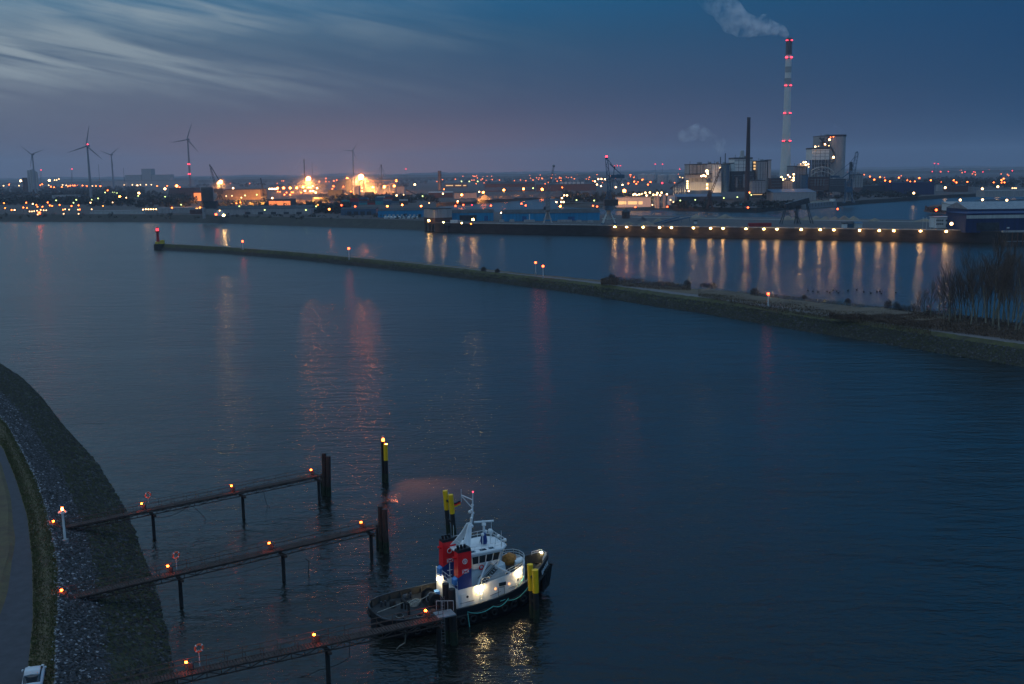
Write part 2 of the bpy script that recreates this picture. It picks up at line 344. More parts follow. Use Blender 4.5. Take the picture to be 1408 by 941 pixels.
# ------------------------------------------------------------------ far shore: materials
mat('clad_blue', (.01, .22, .40), scale=.3, var=.2, stretch=(3, 3, .2)); mat('clad_blue_end', (.02, .10, .24), scale=.3, var=.2)
mat('roof_dark', (.035, .04, .045), scale=.3, var=.4, stretch=(1, .2, 1)); mat('clad_grey', (.33, .31, .30), scale=.25, var=.2, stretch=(3, 3, .3)); mat('clad_pale', (.46, .45, .42), scale=.2, var=.15, stretch=(3, 3, .2))
mat('brick', (.10, .055, .045), scale=.5, var=.3); mat('brick_dark', (.05, .03, .03), scale=.2, var=.3, stretch=(1, 1, .2)); mat('steel_dark', (.04, .048, .055), rough=.5, scale=.6, var=.4); mat('steel_blue', (.04, .10, .16), rough=.5, scale=.4, var=.3)
mat('steel_grey', (.2, .21, .22), rough=.5, scale=.5, var=.3); mat('white_paint', (.62, .62, .60), rough=.5, scale=.6, var=.12); mat('chimney_conc', (.66, .63, .58), scale=.03, var=.12, stretch=(1, 1, .3)); mat('chimney_dark', (.10, .09, .09), scale=.1, var=.2)
mat('navy', (.015, .03, .09), scale=.2, var=.2, stretch=(3, 3, .2)); mat('heap_sand', (.20, .17, .13), scale=.2, var=.3, bump=.3); mat('heap_coal', (.07, .072, .08), scale=.3, var=.35, bump=.3); mat('rust', (.12, .05, .03), scale=.8, var=.4)
mat('red_paint', (.35, .03, .03), scale=.5, var=.2); mat('crown', (.018, .022, .014), scale=.1, var=.5); mat('glass_dark', (.02, .03, .04), rough=.15, var=.1)
mat('teal', (.03, .28, .30), scale=.4); mat('tan', (.28, .2, .12), scale=.2, var=.2); mat('turbine', (.25, .26, .28), scale=.1, var=.05)
OR = emat('lamp_orange', (1, .13, .012), 14); OB = emat('lamp_orange_bright', (1, .19, .025), 46); WH = emat('lamp_white', (1, .56, .24), 5); WB = emat('lamp_white_bright', (1, .54, .22), 13)
RD = emat('lamp_red', (1, .02, .04), 6); RO = emat('lamp_red_orange', (1, .07, .012), 14); GR = emat('lamp_green_white', (.8, 1, .3), 4); YB = emat('lamp_yellow_quay', (1, .52, .16), 80); VB = emat('floodlight_orange', (1, .26, .06), 85); WI = emat('window_lit', (1, .58, .2), 1.1); HL = emat('hall_lit', (1, .22, .015), 1.3)
OM = emat('lamp_orange_dim', (1, .16, .015), 5)
LC = dict(o=OR, O=OB, w=WH, W=WB, r=RD, R=RO, g=GR, y=YB, V=VB, d=OM)
LNAME = dict(o='orange', O='bright orange', w='pale', W='bright pale', r='red', R='orange red', g='greenish', y='yellow', V='glaring orange', d='dim orange')
PXR = dict(o=.8, O=1.4, w=.8, W=1.25, r=.8, R=1.5, g=.8, y=1.6, V=2.4, d=.62)
CITY = MB()
ZN = [(270, 'on the left far shore'), (460, 'around the fiery works halls'), (600, 'around the cement works'), (860, 'beyond the inner basin'), (1180, 'around the power station'), (9999, 'on the right far bank')]
def far_lamp(px, py, c_, h=9, base=None, label=None, group=None, size=1.0, dist=None, pole=True, cat='lamp', name='street_lamp'):
    base = LZ if base is None else base
    if dist: p = ZP(px, py, dist); base = max(base, p.z - 40) if pole else base; h = p.z - base
    else: p = G(px, py, base + h)
    D = (p - Vector((0, 0, CAM_H))).length; r = PXR[c_] * size * D / FPX
    b = CITY if c_ == 'd' else MB()
    if pole: b.tube((p.x, p.y, base), (p.x, p.y, p.z - r * .5), max(.12, .12 * D / FPX), n=4)
    b.lathe((p.x, p.y, p.z), [(r * .55, -r * .8), (r, -r * .2), (r * .9, r * .5), (r * .2, r * .95)], 8, 1, True)
    if c_ == 'd': return
    if name == 'street_lamp' and c_ in 'OWV': name = 'floodlight'
    zn = next(z_ for l_, z_ in ZN if px < l_)
    o = b.build(name, [M['steel_dark'], LC[c_]], origin=(p.x, p.y, base))
    tag(o, label or {'o': 'small orange lamp on a pole ' + zn, 'O': 'bright orange lamp on a pole ' + zn, 'w': 'small pale lamp on a pole ' + zn, 'W': 'bright pale lamp on a pole ' + zn, 'r': 'small red beacon far off near the horizon', 'g': 'small greenish lamp on a pole ' + zn, 'd': 'dim orange lamp in the far city band at the horizon', 'R': 'orange red beacon lamp on a thin pole beside the inner basin', 'y': 'yellow lamp at the quay edge', 'V': 'glaring orange floodlight on a mast in the lit works'}[c_], cat,
        group or {'o': 'orange lamps ' + zn, 'O': 'bright orange lamps ' + zn, 'w': 'pale lamps ' + zn, 'W': 'bright pale lamps ' + zn, 'r': 'red beacons at the horizon', 'g': 'greenish lamps ' + zn, 'd': 'city lamps at the horizon', 'R': 'orange red beacons of the inner basin'}.get(c_))
    return o
def lamps(s, c_, **k):
    for q in s.split():
        a, b = q.split(','); far_lamp(float(a), float(b), c_, **k)
# left part of the far shore
lamps('4.8,255.6 26,255.6 44.5,255 67,255 86,254.6 91,255 171,254.5 182,254.5 193,254.3 201,254.3 208,254.3 127,256 165,250.8 178,251 188,255 126,288 95,288.5 107.4,288.5 40.7,291 44,291 47,290.6 51,290 56,289 60,289.4 63.6,289.4 87.5,294.2 108,294.2 89.5,288 154.8,278.6', 'w')
lamps('12.5,254 55.7,254.8 58,253.6 70,257 74.4,258 85,257.4 93.5,256.4 96.6,255.6 100,255.4 103,255.4 106.5,255.4 113.6,255.4 119.3,256.2 132,256 138,256.2 5.5,279.6 36,279 50,282 51.5,284.6 58.3,284.5 65.6,278.6 68.5,282.8 71.6,283.4 82,282 98.3,283.6 108,282.6 141.7,283.6 109.7,288.4 86.7,288.7 32,285.6 37,286.2 7,286.3 16,289 148,262 216,256 230,256 247,258 262,254', 'o')
lamps('77.3,275.8 104.8,275 101,279 135,273 144.5,265 155,265 157.5,265 161,266 190,269.6 249,281.7 126,275 227,271', 'g')
lamps('20,289 124.4,279 45,280.6 173.4,272 189,255.2 218,252 225,252 233,252 238,252 243,252 250,251.6 255,250.6 302,289.8 196.6,288.4 200.4,288 204,288 207.5,288 211,288 214.8,288', 'W', size=.62)
lamps('28.4,249 67.8,248.4', 'W', size=1.15, base=LZ, h=30); lamps('75,247.8 78,247.8 81,246.4', 'w', h=36)
lamps('226.8,260 191,265.8', 'W', size=1.2); lamps('165,271 243,256', 'O', size=1.1); lamps('236.5,286 275,285.5', 'o', size=1.2)
far_lamp(54, 293, 'R', h=7, label='large orange red lamp at the foot of the left far bank', group='red lamps on the flood bank', size=1.2); far_lamp(51.7, 295.4, 'w', h=5)
far_lamp(297, 295.2, 'R', h=4, base=8, label='orange red lamp left of the small white control hut on the bank', size=1.0, group='red lamps on the flood bank'); far_lamp(307.6, 296.4, 'y', h=4, base=8, label='yellow lamp right of the small white control hut on the bank', size=1.0)
# glaring floodlights in the works
far_lamp(303, 250.5, 'V', h=26, label='glaring orange floodlight behind the grey left harbour crane', size=.95); far_lamp(424, 246, 'V', h=34, label='glaring orange floodlight beside the thin dark flare stack', size=1.15); far_lamp(496.5, 243.3, 'V', h=38, label='largest glaring floodlight above the lit cement works', size=1.35)
lamps('381.6,259 390,258.8 399,258.8 408,258.6 417,257.5 424,258 427,258 477.5,245.8 512.7,257.8 528.6,257 542,256 545,248.6', 'O', h=14)
lamps('370.5,260 373,260 375,260 377.5,260 380,260 430,256 419.3,262.7 427,263 434,265 430.8,263 436,259 320.5,259 374.4,272.6 480.5,254 545.3,269', 'W', h=10, size=.9)
lamps('385,264 394,265 401,264.6 403,264.4 414,265 382,263.6 391,268 399,268 463,248 466,251.6 482.6,263.5 489.7,250.5 506,250 519,246 472,257 457,260 458,256 325,279.8 330.5,278.6 437,282 459,249 459,256.6 448,245.6 439,250', 'o', h=10)
lamps('311,269.8 319,269.5 331.8,272 493.8,256.7 500,256.5 497.6,259 498,263 555,268 590,279.4', 'w'); lamps('329,284 364,289 420.5,289 434.7,284 353,268 581,270 337,269', 'g', size=1.1)
far_lamp(570.3, 254, 'W', h=20, size=1.1, label='big white floodlight standing alone right of the cement works'); lamps('452.6,288 579,283.6 532.6,283.8 553,282', 'O', size=.8)
lamps('469.5,282.5 488.3,284', 'R', h=8, size=.75, group='red lamps on the flood bank', label='orange red lamp on a pole behind the blue quay sheds')
# middle
lamps('634.8,268.2 664.5,264.8 692.8,261.6 719.8,260 745.4,260.4', 'O', h=12, size=1.0); lamps('630.5,265 639,265 609,266.6 659,264 629.4,277', 'W', size=.8); lamps('610.5,260.5 745,262 796,256.7 773,258 629,279', 'o'); lamps('634.5,249.7 645.3,249.7 656.8,249.7 792.7,275.4 817,276 733,259', 'g', size=1.1)
lamps('626.3,283.4 637,282 675,283 717,280.3 722.8,282.8 815.4,283.4 821,284.3 873.4,285 917.5,284.6 1028.5,285.6 1151.8,287.6', 'R', h=9, base=QZ, size=.72)
lamps('649,282', 'r', h=9, base=QZ); far_lamp(689.4, 293, 'W', h=7, base=QZ, label='white lamp in the gap between the two longest blue sheds'); far_lamp(1287.4, 289, 'R', h=12, base=QZ, label='red orange lamp on a mast above the white office', size=1.0)
lamps('776,269 779.6,269 772.7,272.6 765,278 771.7,278 775,278', 'W', h=7, size=.9); far_lamp(770.4, 283.8, 'O', h=4, label='orange lamp on the tip of the dark wooded spit')
far_lamp(858.4, 262.7, 'O', h=22, label='strong orange mast lamp above the building with lit windows', size=1.6); lamps('856,254.5 818,249.6 822.7,246.5 827,246.5 832,246.7 826.5,256 820.8,254 846.7,257.7', 'W', h=12, size=.85)
lamps('873,267 875.5,268.4 879,267.6 887.5,265.3 889,269 893.5,265 898.5,268 903,268 904,265.6 907.5,269 909.6,265.2 917,267.3 871,268 883,267', 'W', h=9, size=.9); lamps('925.9,272.2 922,275.2 925.9,278 897,282', 'w', size=1.2)
lamps('935.4,276 956,275 976,273.7 995.3,272.5 1013.8,271.3 1033,268.4 1061,263.5 1089.3,264 1119,264.6 1146.8,263.2 1157,262.6 1030.7,266', 'g', h=8, size=1.0)
lamps('883,247.5 894.5,250.5 875,253 872,250 891,254 867,241 894,240.6 864,252.6', 'o', h=14, size=1.1)
far_lamp(1098.5, 260.4, 'O', h=12); far_lamp(1119.5, 258.5, 'O', h=12, size=1.2); far_lamp(1184.3, 256, 'O', h=12, size=1.2); lamps('1113,255.2 1136,256.4 1116.4,244 1030.5,265', 'o', h=12, size=1.1)
lamps('1145.3,249 1150,249 1154.3,249 1159,249', 'W', h=12, size=.8)
# right
lamps('1196,243.3 1202,247.4 1210,243.8 1217,248.4 1223.7,249.8 1236,244.6 1247.8,248.4 1251.7,250.2 1258,250 1264,245 1280,248.2 1293.7,250.6 1311.4,248.2 1313,250.8 1315,251.2 1330,250.6 1366.5,251.5 1377,248 1380,246 1381,251.4 1377.6,251.4', 'o', h=9, size=1.25)
lamps('1372,257 1350.7,259.8 1299.7,258.3 1256.5,265.8 1320.3,275.3 1351,275 1384.4,275.6', 'W', h=10, size=1.1); lamps('1392,259 1394.6,259 1397,259', 'w')
for x, y in ((1282, 236.2), (1293, 236.2), (1304, 236.2), (1327, 236.6), (1338.8, 236.4), (1351.6, 236.6), (934.5, 232.8), (1285, 225), (1290, 225.4), (845, 228.4), (849, 228), (853, 228), (56.5, 234), (99, 232.6), (1392, 235), (901, 226), (911, 226), (558, 232.6)):
    far_lamp(x, y, 'r', dist=4200, size=.75, pole=True, name='red_beacon')
# random city lamps in the band under the horizon, clustered
rc = random.Random(11); k = 0
while k < 150:
    x = rc.choice([rc.uniform(300, 760), rc.uniform(600, 960), rc.uniform(650, 780), rc.uniform(720, 900)]) if rc.random() < .9 else rc.uniform(1165, 1400)
    hy = 236 - (x - 704) * .01257; y = hy + 4.5 + abs(rc.gauss(0, 5)) + (2 if x < 600 else 0)
    if y > hy + 22: continue
    far_lamp(x, y, 'd', h=10, size=rc.uniform(.8, 1.3)); k += 1
tag(CITY.build('city_lights', [M['steel_dark'], OM]), 'hundreds of dim orange city lamps in the band under the horizon', None, kind='stuff')
# added spots in front of the yards, tilted to warm ground and facades
for i, (px, py, h, e_, cn) in enumerate([(303, 250.5, 26, 5, 0), (424, 246, 34, 8, 0), (496.5, 243.3, 38, 9, 0), (384, 262, 18, 3, 0), (405, 262, 18, 3, 0), (434, 263, 18, 3, 0), (466, 251, 16, 2.2, 0), (512.7, 257.8, 14, 2.5, 0), (528.6, 257, 14, 2.5, 0), (542, 256, 14, 2.5, 0), (634.8, 268.2, 12, 1.6, 0), (664.5, 264.8, 12, 1.4, 0), (692.8, 261.6, 12, 1.2, 0), (719.8, 260, 12, 1.4, 0), (745.4, 260.4, 12, 1.2, 0), (330, 268, 14, 2.5, 0), (858.4, 262.7, 22, 2.5, 0), (890, 266, 12, 2, 1), (958, 262, 16, 2, 1), (1086, 250, 14, 2, 1), (1119.5, 258, 12, 1.4, 0), (1184.3, 256, 12, 1.4, 0), (795, 262, 14, 1.6, 0), (273, 272, 14, 2, 0), (355, 270, 14, 2, 0)]):
    p = G(px, py, LZ + h); ld = bpy.data.lights.new('added_yard_spot', 'SPOT'); ld.energy = e_ * (520000 if px < 600 else 240000); ld.color = (1, .36, .08) if not cn else (1, .66, .32); ld.spot_size = R(125); ld.spot_blend = .5; ld.shadow_soft_size = .6
    lo = bpy.data.objects.new('added_yard_spot', ld); COL.objects.link(lo); lo.location = p - Vector((0, 22, 1.5)); lo.rotation_euler = (R(42), 0, 0)
# ------------------------------------------------------------------ buildings
def building(name, label, cat, x0, x1, yt, yb, depth, wall, roof='roof_dark', base=LZ, kind='flat', rise=0, over=.4, windows=(), doors=(), strips=(), group=None, dist=None):
    p, q = (G(x0, yb, base), G(x1, yb, base)) if not dist else (Vector((*ZP(x0, yb, dist)[:2], base)), Vector((*ZP(x1, yb, dist)[:2], base)))
    q.y = p.y = (p.y + q.y) / 2
    zt = ZP((x0 + x1) / 2, yt, p.y).z - rise; t = thing(name, label, cat, (p.x, p.y, base), group)
    MB().box((p.x, p.y, base - 1), (q.x, p.y + depth, zt)).build('wall', M[wall], t)
    rb = MB(); a, b_, c_, d = p.x - over, q.x + over, p.y - over, p.y + depth + over
    if kind == 'flat': rb.box((a, c_, zt), (b_, d, zt + .7))
    elif kind == 'gable_x':   # ridge along x
        ym = (c_ + d) / 2; rb.add([(a, c_, zt), (b_, c_, zt), (b_, d, zt), (a, d, zt), (a, ym, zt + rise), (b_, ym, zt + rise)], [(0, 1, 5, 4), (2, 3, 4, 5), (0, 4, 3), (1, 2, 5), (0, 3, 2, 1)])
    elif kind == 'gable_y':
        xm = (a + b_) / 2; rb.add([(a, c_, zt), (b_, c_, zt), (b_, d, zt), (a, d, zt), (xm, c_, zt + rise), (xm, d, zt + rise)], [(0, 4, 5, 3), (1, 2, 5, 4), (0, 1, 4), (2, 3, 5), (0, 3, 2, 1)])
    elif kind == 'mono': rb.add([(a, c_, zt), (b_, c_, zt), (b_, d, zt + rise), (a, d, zt + rise), (a, d, zt), (b_, d, zt)], [(0, 1, 2, 3), (0, 3, 4), (1, 5, 2), (3, 2, 5, 4), (0, 4, 5, 1)])
    rb.build('roof', M[roof], t)
    for (wx0, wx1, wy0, wy1, mm) in windows:
        A = ZP(wx0, wy1, p.y); B_ = ZP(wx1, wy0, p.y); MB().box((A.x, p.y - .15, A.z), (B_.x, p.y + .1, B_.z)).build('window', mm, t)
    for (wx0, wx1, wy0, wy1, mm) in doors:
        A = ZP(wx0, wy1, p.y); B_ = ZP(wx1, wy0, p.y); MB().box((A.x, p.y - .2, max(base, A.z)), (B_.x, p.y + .1, B_.z)).build('door', mm, t)
    for (y0, y1, mm) in strips:
        A = ZP(x0, y1, p.y); B_ = ZP(x1, y0, p.y); MB().box((p.x + .1, p.y - .25, A.z), (q.x - .1, p.y + .1, B_.z)).build('cladding_band', mm, t)
    return t
B = building
# blue quay sheds
def wins(x0, x1, n, y0, y1, mm, gap=.35): 
    s_ = (x1 - x0) / n; return [(x0 + i * s_ + s_ * gap / 2, x0 + (i + 1) * s_ - s_ * gap / 2, y0, y1, mm) for i in range(n)]
B('quay_shed', 'long blue shed with dark ribbed roof between the two quay cranes', 'shed', 690.5, 826, 288.5, 304, 26, 'clad_blue', base=QZ, kind='gable_x', rise=3.0, doors=[(718, 724, 297.5, 304, M['clad_blue_end']), (781, 790, 298, 304, M['clad_blue_end'])], windows=[(727.4, 728.6, 294.5, 303, M['white_paint'])])
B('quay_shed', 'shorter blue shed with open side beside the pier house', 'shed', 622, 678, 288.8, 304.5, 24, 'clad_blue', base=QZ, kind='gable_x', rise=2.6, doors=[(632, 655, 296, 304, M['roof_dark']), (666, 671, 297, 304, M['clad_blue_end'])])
B('quay_shed', 'low pale blue shed behind the flood bank left of the pier house', 'shed', 521, 580, 287, 299, 26, 'clad_blue', kind='gable_x', rise=2, base=LZ, windows=wins(527, 578, 9, 295, 297.6, M['clad_pale'], .5))
B('quay_shed', 'small dull blue shed behind the left bank with grey roof', 'shed', 470, 516, 285.5, 296, 22, 'steel_blue', kind='gable_x', rise=2, doors=wins(476, 512, 4, 291, 296, M['roof_dark']))
for x in (530, 534, 538, 543, 549, 555, 562, 568, 574):
    o = copy_tree(PIPE, loc=G(x, 300.5, LZ)) if x > 530 else None
    if o is None:
        PIPE = MB().box((-1.2, -3, 0), (1.2, 3, 1.6)).prism([(-.9, -2.6), (.9, -2.6), (.9, 2.6), (-.9, 2.6)], 1.6, 2.2, 0, [(-.5, -2.2), (.5, -2.2), (.5, 2.2), (-.5, 2.2)]).build('covered_crate', M['white_paint'])
        tag(PIPE, 'pale covered crate in the row before the low pale blue shed', 'crate', 'pale crates before the blue shed'); PIPE.location = G(x, 300.5, LZ)
# quay-side goods
for i, (x, y) in enumerate([(724, 305.6), (728.5, 305.6), (732, 305.6), (770, 305.8), (774, 305.8), (779, 305.8), (783, 305.8), (704, 305.2), (796, 306), (812, 306.4), (690, 305.4)]):
    b = MB().box((-2.2, -1.3, 0), (2.2, 1.3, 1.4)).box((-1.9, -1.1, 1.4), (1.9, 1.1, 2.0)).build('timber_stack', M['clad_grey']); b.location = G(x, y, QZ); tag(b, 'grey sheeted stack of goods on the quay before the long blue shed', 'goods stack', 'stacks on the quay before the shed')
# pier house on piles
pc = G(598, 318.5, 0); t = thing('pier_house', 'square grey house standing on dark piles over the river', 'building', tuple(pc))
th = R(32); ux = Vector((math.cos(th), math.sin(th), 0)); uy = Vector((-math.sin(th), math.cos(th), 0)); W_, D_ = 17, 20
cor = [pc, pc + ux * W_, pc + ux * W_ + uy * D_, pc + uy * D_]
z0 = TOP(598, 308, pc); z1 = TOP(598, 300, pc); z2 = TOP(598, 288, pc)
MB().prism(cor, z0, z1).build('lower_wall', M['brick'], t); MB().prism(cor, z1 + .01, z2).build('wall', M['clad_grey'], t)
MB().prism([c_ - (ux + uy) * .4 if i == 0 else c_ for i, c_ in enumerate(cor)], z2, z2 + .6).build('roof', M['roof_dark'], t)
for i in range(4):
    for j in range(4):
        q = pc + ux * (1 + i * (W_ - 2) / 3) + uy * (1 + j * (D_ - 2) / 3)
        if i in (0, 3) or j in (0, 3): MB().tube((q.x, q.y, -2), (q.x, q.y, z0), 1.1, n=8).build('pile', M['steel_dark'], t)
far_lamp(589.6, 303.6, 'y', h=3, base=z0, label='yellow lamp on the west wall of the pier house', size=.8)
tt = thing('jetty', 'dark low jetty platform with small cabin east of the pier house', 'jetty', tuple(G(640, 320, 0)))
a = G(612, 319.6, 0); b_ = G(662, 321.4, 0)
MB().box((a.x, a.y - 1, 5.5), (b_.x, a.y + 8, 6.6)).build('deck', M['steel_dark'], tt)
for i in range(8): MB().tube((a.x + 2 + i * (b_.x - a.x - 4) / 7, a.y, -2), (a.x + 2 + i * (b_.x - a.x - 4) / 7, a.y, 5.5), .6, n=6).build('pile', M['steel_dark'], tt)
c1 = G(618, 309, 7); MB().box((c1.x, a.y + 1, 6.6), (c1.x + 6, a.y + 5, 10)).build('cabin', M['white_paint'], tt)
MB().box((c1.x + 6.5, a.y + 1.5, 6.6), (c1.x + 10, a.y + 5, 9.6)).build('cabin', M['clad_grey'], tt)
far_lamp(609.7, 306, 'y', h=3, base=6.6, label='small yellow lamp at the east corner of the pier house', size=.5); far_lamp(650.4, 302.2, 'y', h=5, base=QZ, label='bright lamp on a post above the jetty', size=.85); far_lamp(635, 307, 'y', h=3, base=6.6, label='wide yellow lamp low on the jetty deck', size=.5); far_lamp(647.6, 308.2, 'o', h=2.5, base=6.6, label='small orange lamp low at the jetty end', size=1.2)
# quay lamps
QL = [(845.2, 312), (861.3, 312.2), (884, 312.6), (906.5, 313), (922.9, 313.2), (953, 313.6), (976.6, 314), (993.7, 314.3), (1025.2, 314.9), (1049.7, 315.2), (1067.7, 315.4), (1100.9, 316), (1127, 316.4), (1145.9, 316.7), (1181, 317.2), (1208, 317.6), (1228, 318), (1264.8, 318.6), (1300, 319.2)]
q0 = G(845, 312.6, QZ - .6)
def quay_lamp():
    t = thing('quay_lamp', 'yellow lamp bracketed on the dark quay wall, one of a long even row', 'lamp', (0, 0, 0), 'yellow lamps along the quay wall')
    MB().tube((0, 0, -.9), (0, 0, .7), .09, n=5).tube((0, 0, .7), (0, -.9, .75), .07, n=5).build('bracket', M['steel_dark'], t)
    MB().lathe((0, -1.0, .35), [(.3, -.42), (.72, -.2), (.72, .15), (.3, .4)], 10).build('lamp_head', YB, t)
    return t
ql = quay_lamp()
for i, (x, y) in enumerate(QL):
    o = ql if i == 0 else copy_tree(ql); p = G(x, interp([(845, 311), (1040, 313.8), (1300, 317.2)], x), QZ); p.y -= .35; p.z = QZ - .9; o.location = p
# sheds and works on the left far shore
B('storage_shed', 'long pale walled shed with dark roof behind the left bank', 'shed', 300, 424, 283.4, 295, 40, 'clad_grey', kind='gable_x', rise=3, doors=wins(332, 420, 5, 291.5, 295, M['steel_dark'], .6))
B('works_hall', 'brown roofed hall lit orange inside behind the dark tank', 'hall', 266, 281, 263.5, 277, 30, 'brick', kind='flat', doors=[(267, 280, 265.4, 276.4, HL)])
B('works_hall', 'long low brown hall left of the orange lit hall', 'hall', 236, 265.5, 259, 270, 40, 'brick', kind='flat')
B('works_hall', 'broad tan hall glowing in orange light behind the grey crane', 'hall', 313, 356, 261, 275, 50, 'tan', kind='flat')
B('works_hall', 'hall beside the grey crane with plain tan wall', 'hall', 300, 312, 262, 275, 30, 'tan')
B('furnace_hall', 'open hall with fiery orange light inside and black roof', 'hall', 369, 400, 275, 284, 30, 'steel_dark', kind='flat', doors=wins(369.5, 399.5, 3, 276.6, 283.2, HL, .08))
B('furnace_hall', 'low dark hall with a thin orange lit strip at its eave', 'hall', 431, 452, 270.4, 276, 30, 'steel_dark', kind='mono', rise=1, doors=[(432, 451, 271.5, 273.6, HL)])
B('long_store', 'very long low store with pale lamps along it below the horizon', 'store', 160, 250, 248.5, 257, 60, 'clad_grey', kind='flat')
B('barn', 'pale roofed low barn among far dark trees on the left', 'barn', 75, 100, 269, 273, 30, 'clad_grey', 'clad_grey')
B('barn', 'long pale low wall left of the flood bank lamps', 'barn', 128, 192, 290.5, 295, 10, 'clad_pale', 'clad_grey')
B('barn', 'long pale low store right of the row of six bright lamps', 'store', 220, 262, 287, 293, 14, 'clad_grey', 'clad_grey')
B('barn', 'dark low hut with small windows on the left bank crest', 'hut', 262, 276, 287.6, 295, 10, 'brick', kind='gable_x', rise=1.5)
B('apartment_block', 'faint grey tower block on the skyline left of the orange lights', 'building', 195, 208, 232.5, 245, 60, 'clad_grey', dist=5200)
B('apartment_block', 'wide faint grey slab on the skyline beside the tower block', 'building', 209, 234, 240.6, 246, 60, 'clad_grey', dist=5200)
B('apartment_block', 'low faint slab left of the skyline tower block', 'building', 172, 194, 241, 246, 60, 'clad_grey', dist=5200)
# dark tank tower on a column
p = G(283, 297, 8); t = thing('tank_tower', 'dark round tank tower on a box base at the left bank', 'tower', tuple(p))
zz = lambda y: ZP(285, y, p.y + 12).z
cx = ZP(285, 270, p.y + 12).x
MB().lathe((cx, p.y + 12, 0), [(6, zz(277)), (6.3, zz(276)), (6.3, zz(259)), (5.9, zz(257.6)), (.5, zz(257))], 20).build('tank', M['chimney_dark'], t)
MB().box((cx - 4, p.y + 8, zz(287)), (cx + 9, p.y + 18, zz(277))).build('base_house', M['steel_dark'], t)
MB().box((cx - 4, p.y + 4, 5), (cx - 1.6, p.y + 7.9, zz(285))).build('pillar', M['concrete'], t)
# small control hut
p = G(302.5, 296.6, 8); t = thing('control_hut', 'small white control hut between two lamps on the bank', 'hut', tuple(p))
MB().cbox(p, (10, 6, 3)).build('lower_wall', M['white_paint'], t); MB().cbox(p + Vector((0, 0, 3)), (6, 5, 3), taper=.8).build('cabin', M['white_paint'], t); MB().cbox(p + Vector((0, 0, 6)), (5.4, 4.6, .4)).build('roof', M['roof_dark'], t)
# slender works chimney and flare
def stack(name, label, cat, px, yt, yb, r0, r1, mt_, base=LZ, dist=None, bands=(), cap=None):
    p = G(px, yb, base) if not dist else Vector((*ZP(px, yb, dist)[:2], base)); zt = ZP(px, yt, p.y).z
    t = thing(name, label, cat, tuple(p)); b = MB().lathe((p.x, p.y, 0), [(r0, base - 1), (r0 * .82 + r1 * .18, base + (zt - base) * .3), (r1, zt - 3), (r1 * 1.08, zt - 2.8), (r1 * 1.08, zt), (r1 * .8, zt)], 18); b.build('shaft', M[mt_], t)
    for y0, y1 in bands:
        za, zb = ZP(px, y1, p.y).z, ZP(px, y0, p.y).z; rr = max(r0, r1) * 1.1; f = lambda z: r0 * .82 + r1 * .18 + (r1 - r0 * .82 - r1 * .18) * max(0, (z - base - (zt - base) * .3) / (zt - 3 - base - (zt - base) * .3)) + .25
        MB().lathe((p.x, p.y, 0), [(f(za), za), (f(zb), zb)], 18).build('band', M['chimney_dark'], t)
    return t, p, zt
stack('flare_stack', 'thin dark stack beside the glaring light in the works', 'chimney', 419.8, 219, 262, 1.9, 1.3, 'chimney_dark')
stack('works_chimney', 'short square dark chimney far off in the middle distance', 'chimney', 605, 235, 262, 4.6, 4.2, 'chimney_dark')
stack('radio_mast', 'hair thin mast right of the flare stack', 'mast', 430.5, 223, 262, .5, .25, 'steel_dark')
# cement works between 460 and 560: silos, conveyors, halls
for i, (x0, x1, yt, yb, mt_) in enumerate([(463.5, 476, 250, 262, 'tan'), (503, 516, 252, 266, 'clad_grey'), (476.5, 483, 247, 266, 'steel_dark'), (488, 493.5, 256, 271, 'clad_grey'), (494.5, 501, 248.5, 264, 'tan'), (546.5, 556, 256.6, 270.5, 'clad_grey'), (452, 470, 262, 272, 'steel_dark'), (502, 512, 265, 273, 'steel_dark')]):
    B('works_block', ['tan block at the left end of the cement works', 'grey box building right of the brightest floodlight', 'tall dark frame building left of the brightest floodlight', 'slim pale silo house before the cement works', 'tan tower house under the brightest floodlight', 'grey silo house at the right end of the cement works', 'low dark shed before the tan block', 'low dark shed under the grey box building'][i], 'building', x0, x1, yt, yb, 22, mt_, 'steel_dark')
def conveyor(label, x0, y0, x1, y1, ybase, base=LZ, th_=2.6, legs=2, mt_='tan', leg_mat='steel_grey', y_off=0, xl=None):
    p = G((x0 + x1) / 2, ybase, base); a = ZP(x0, y0, p.y); b_ = ZP(x1, y1, p.y); t = thing('conveyor_bridge', label, 'conveyor', (p.x, p.y, base))
    w_ = th_ / 2; d = (b_ - a).normalized(); n_ = Vector((-d.z, 0, d.x)) * w_; yy = Vector((0, w_, 0))
    MB().hexa([a - n_ - yy, b_ - n_ - yy, b_ - n_ + yy, a - n_ + yy, a + n_ - yy, b_ + n_ - yy, b_ + n_ + yy, a + n_ + yy]).build('gallery', M[mt_], t)
    for i in range(legs):
        f = (i + .5) / legs if xl is None else xl[i]; q = a.lerp(b_, f)
        for s_ in (-1, 1): MB().tube((q.x + s_ * .3 * w_, q.y + s_ * w_ * 2, base), (q.x, q.y + s_ * w_ * .6, q.z), w_ * .22, n=5).build('leg', M[leg_mat], t)
    return t
conveyor('horizontal lit conveyor bridge across the right half of the cement works', 504, 248.7, 547, 248.4, 262, legs=3)
conveyor('lit conveyor bridge at the left end of the cement works', 463, 248.8, 477, 248.6, 262, legs=1)
conveyor('inclined lit conveyor climbing right from the first bright lamp', 513, 257, 528, 252, 264, legs=1); conveyor('inclined lit conveyor between the two bright works lamps', 529, 256.6, 543, 251.6, 264, legs=1)
conveyor('dark slanting belt running down from the grey silo house', 556, 260, 573, 268, 268, legs=2, mt_='steel_dark')
p = G(524.3, 262, LZ); t = thing('derrick_crane', 'dark guyed derrick crane above the conveyor bridges', 'crane', tuple(p)); a = ZP(524.2, 227.5, p.y)
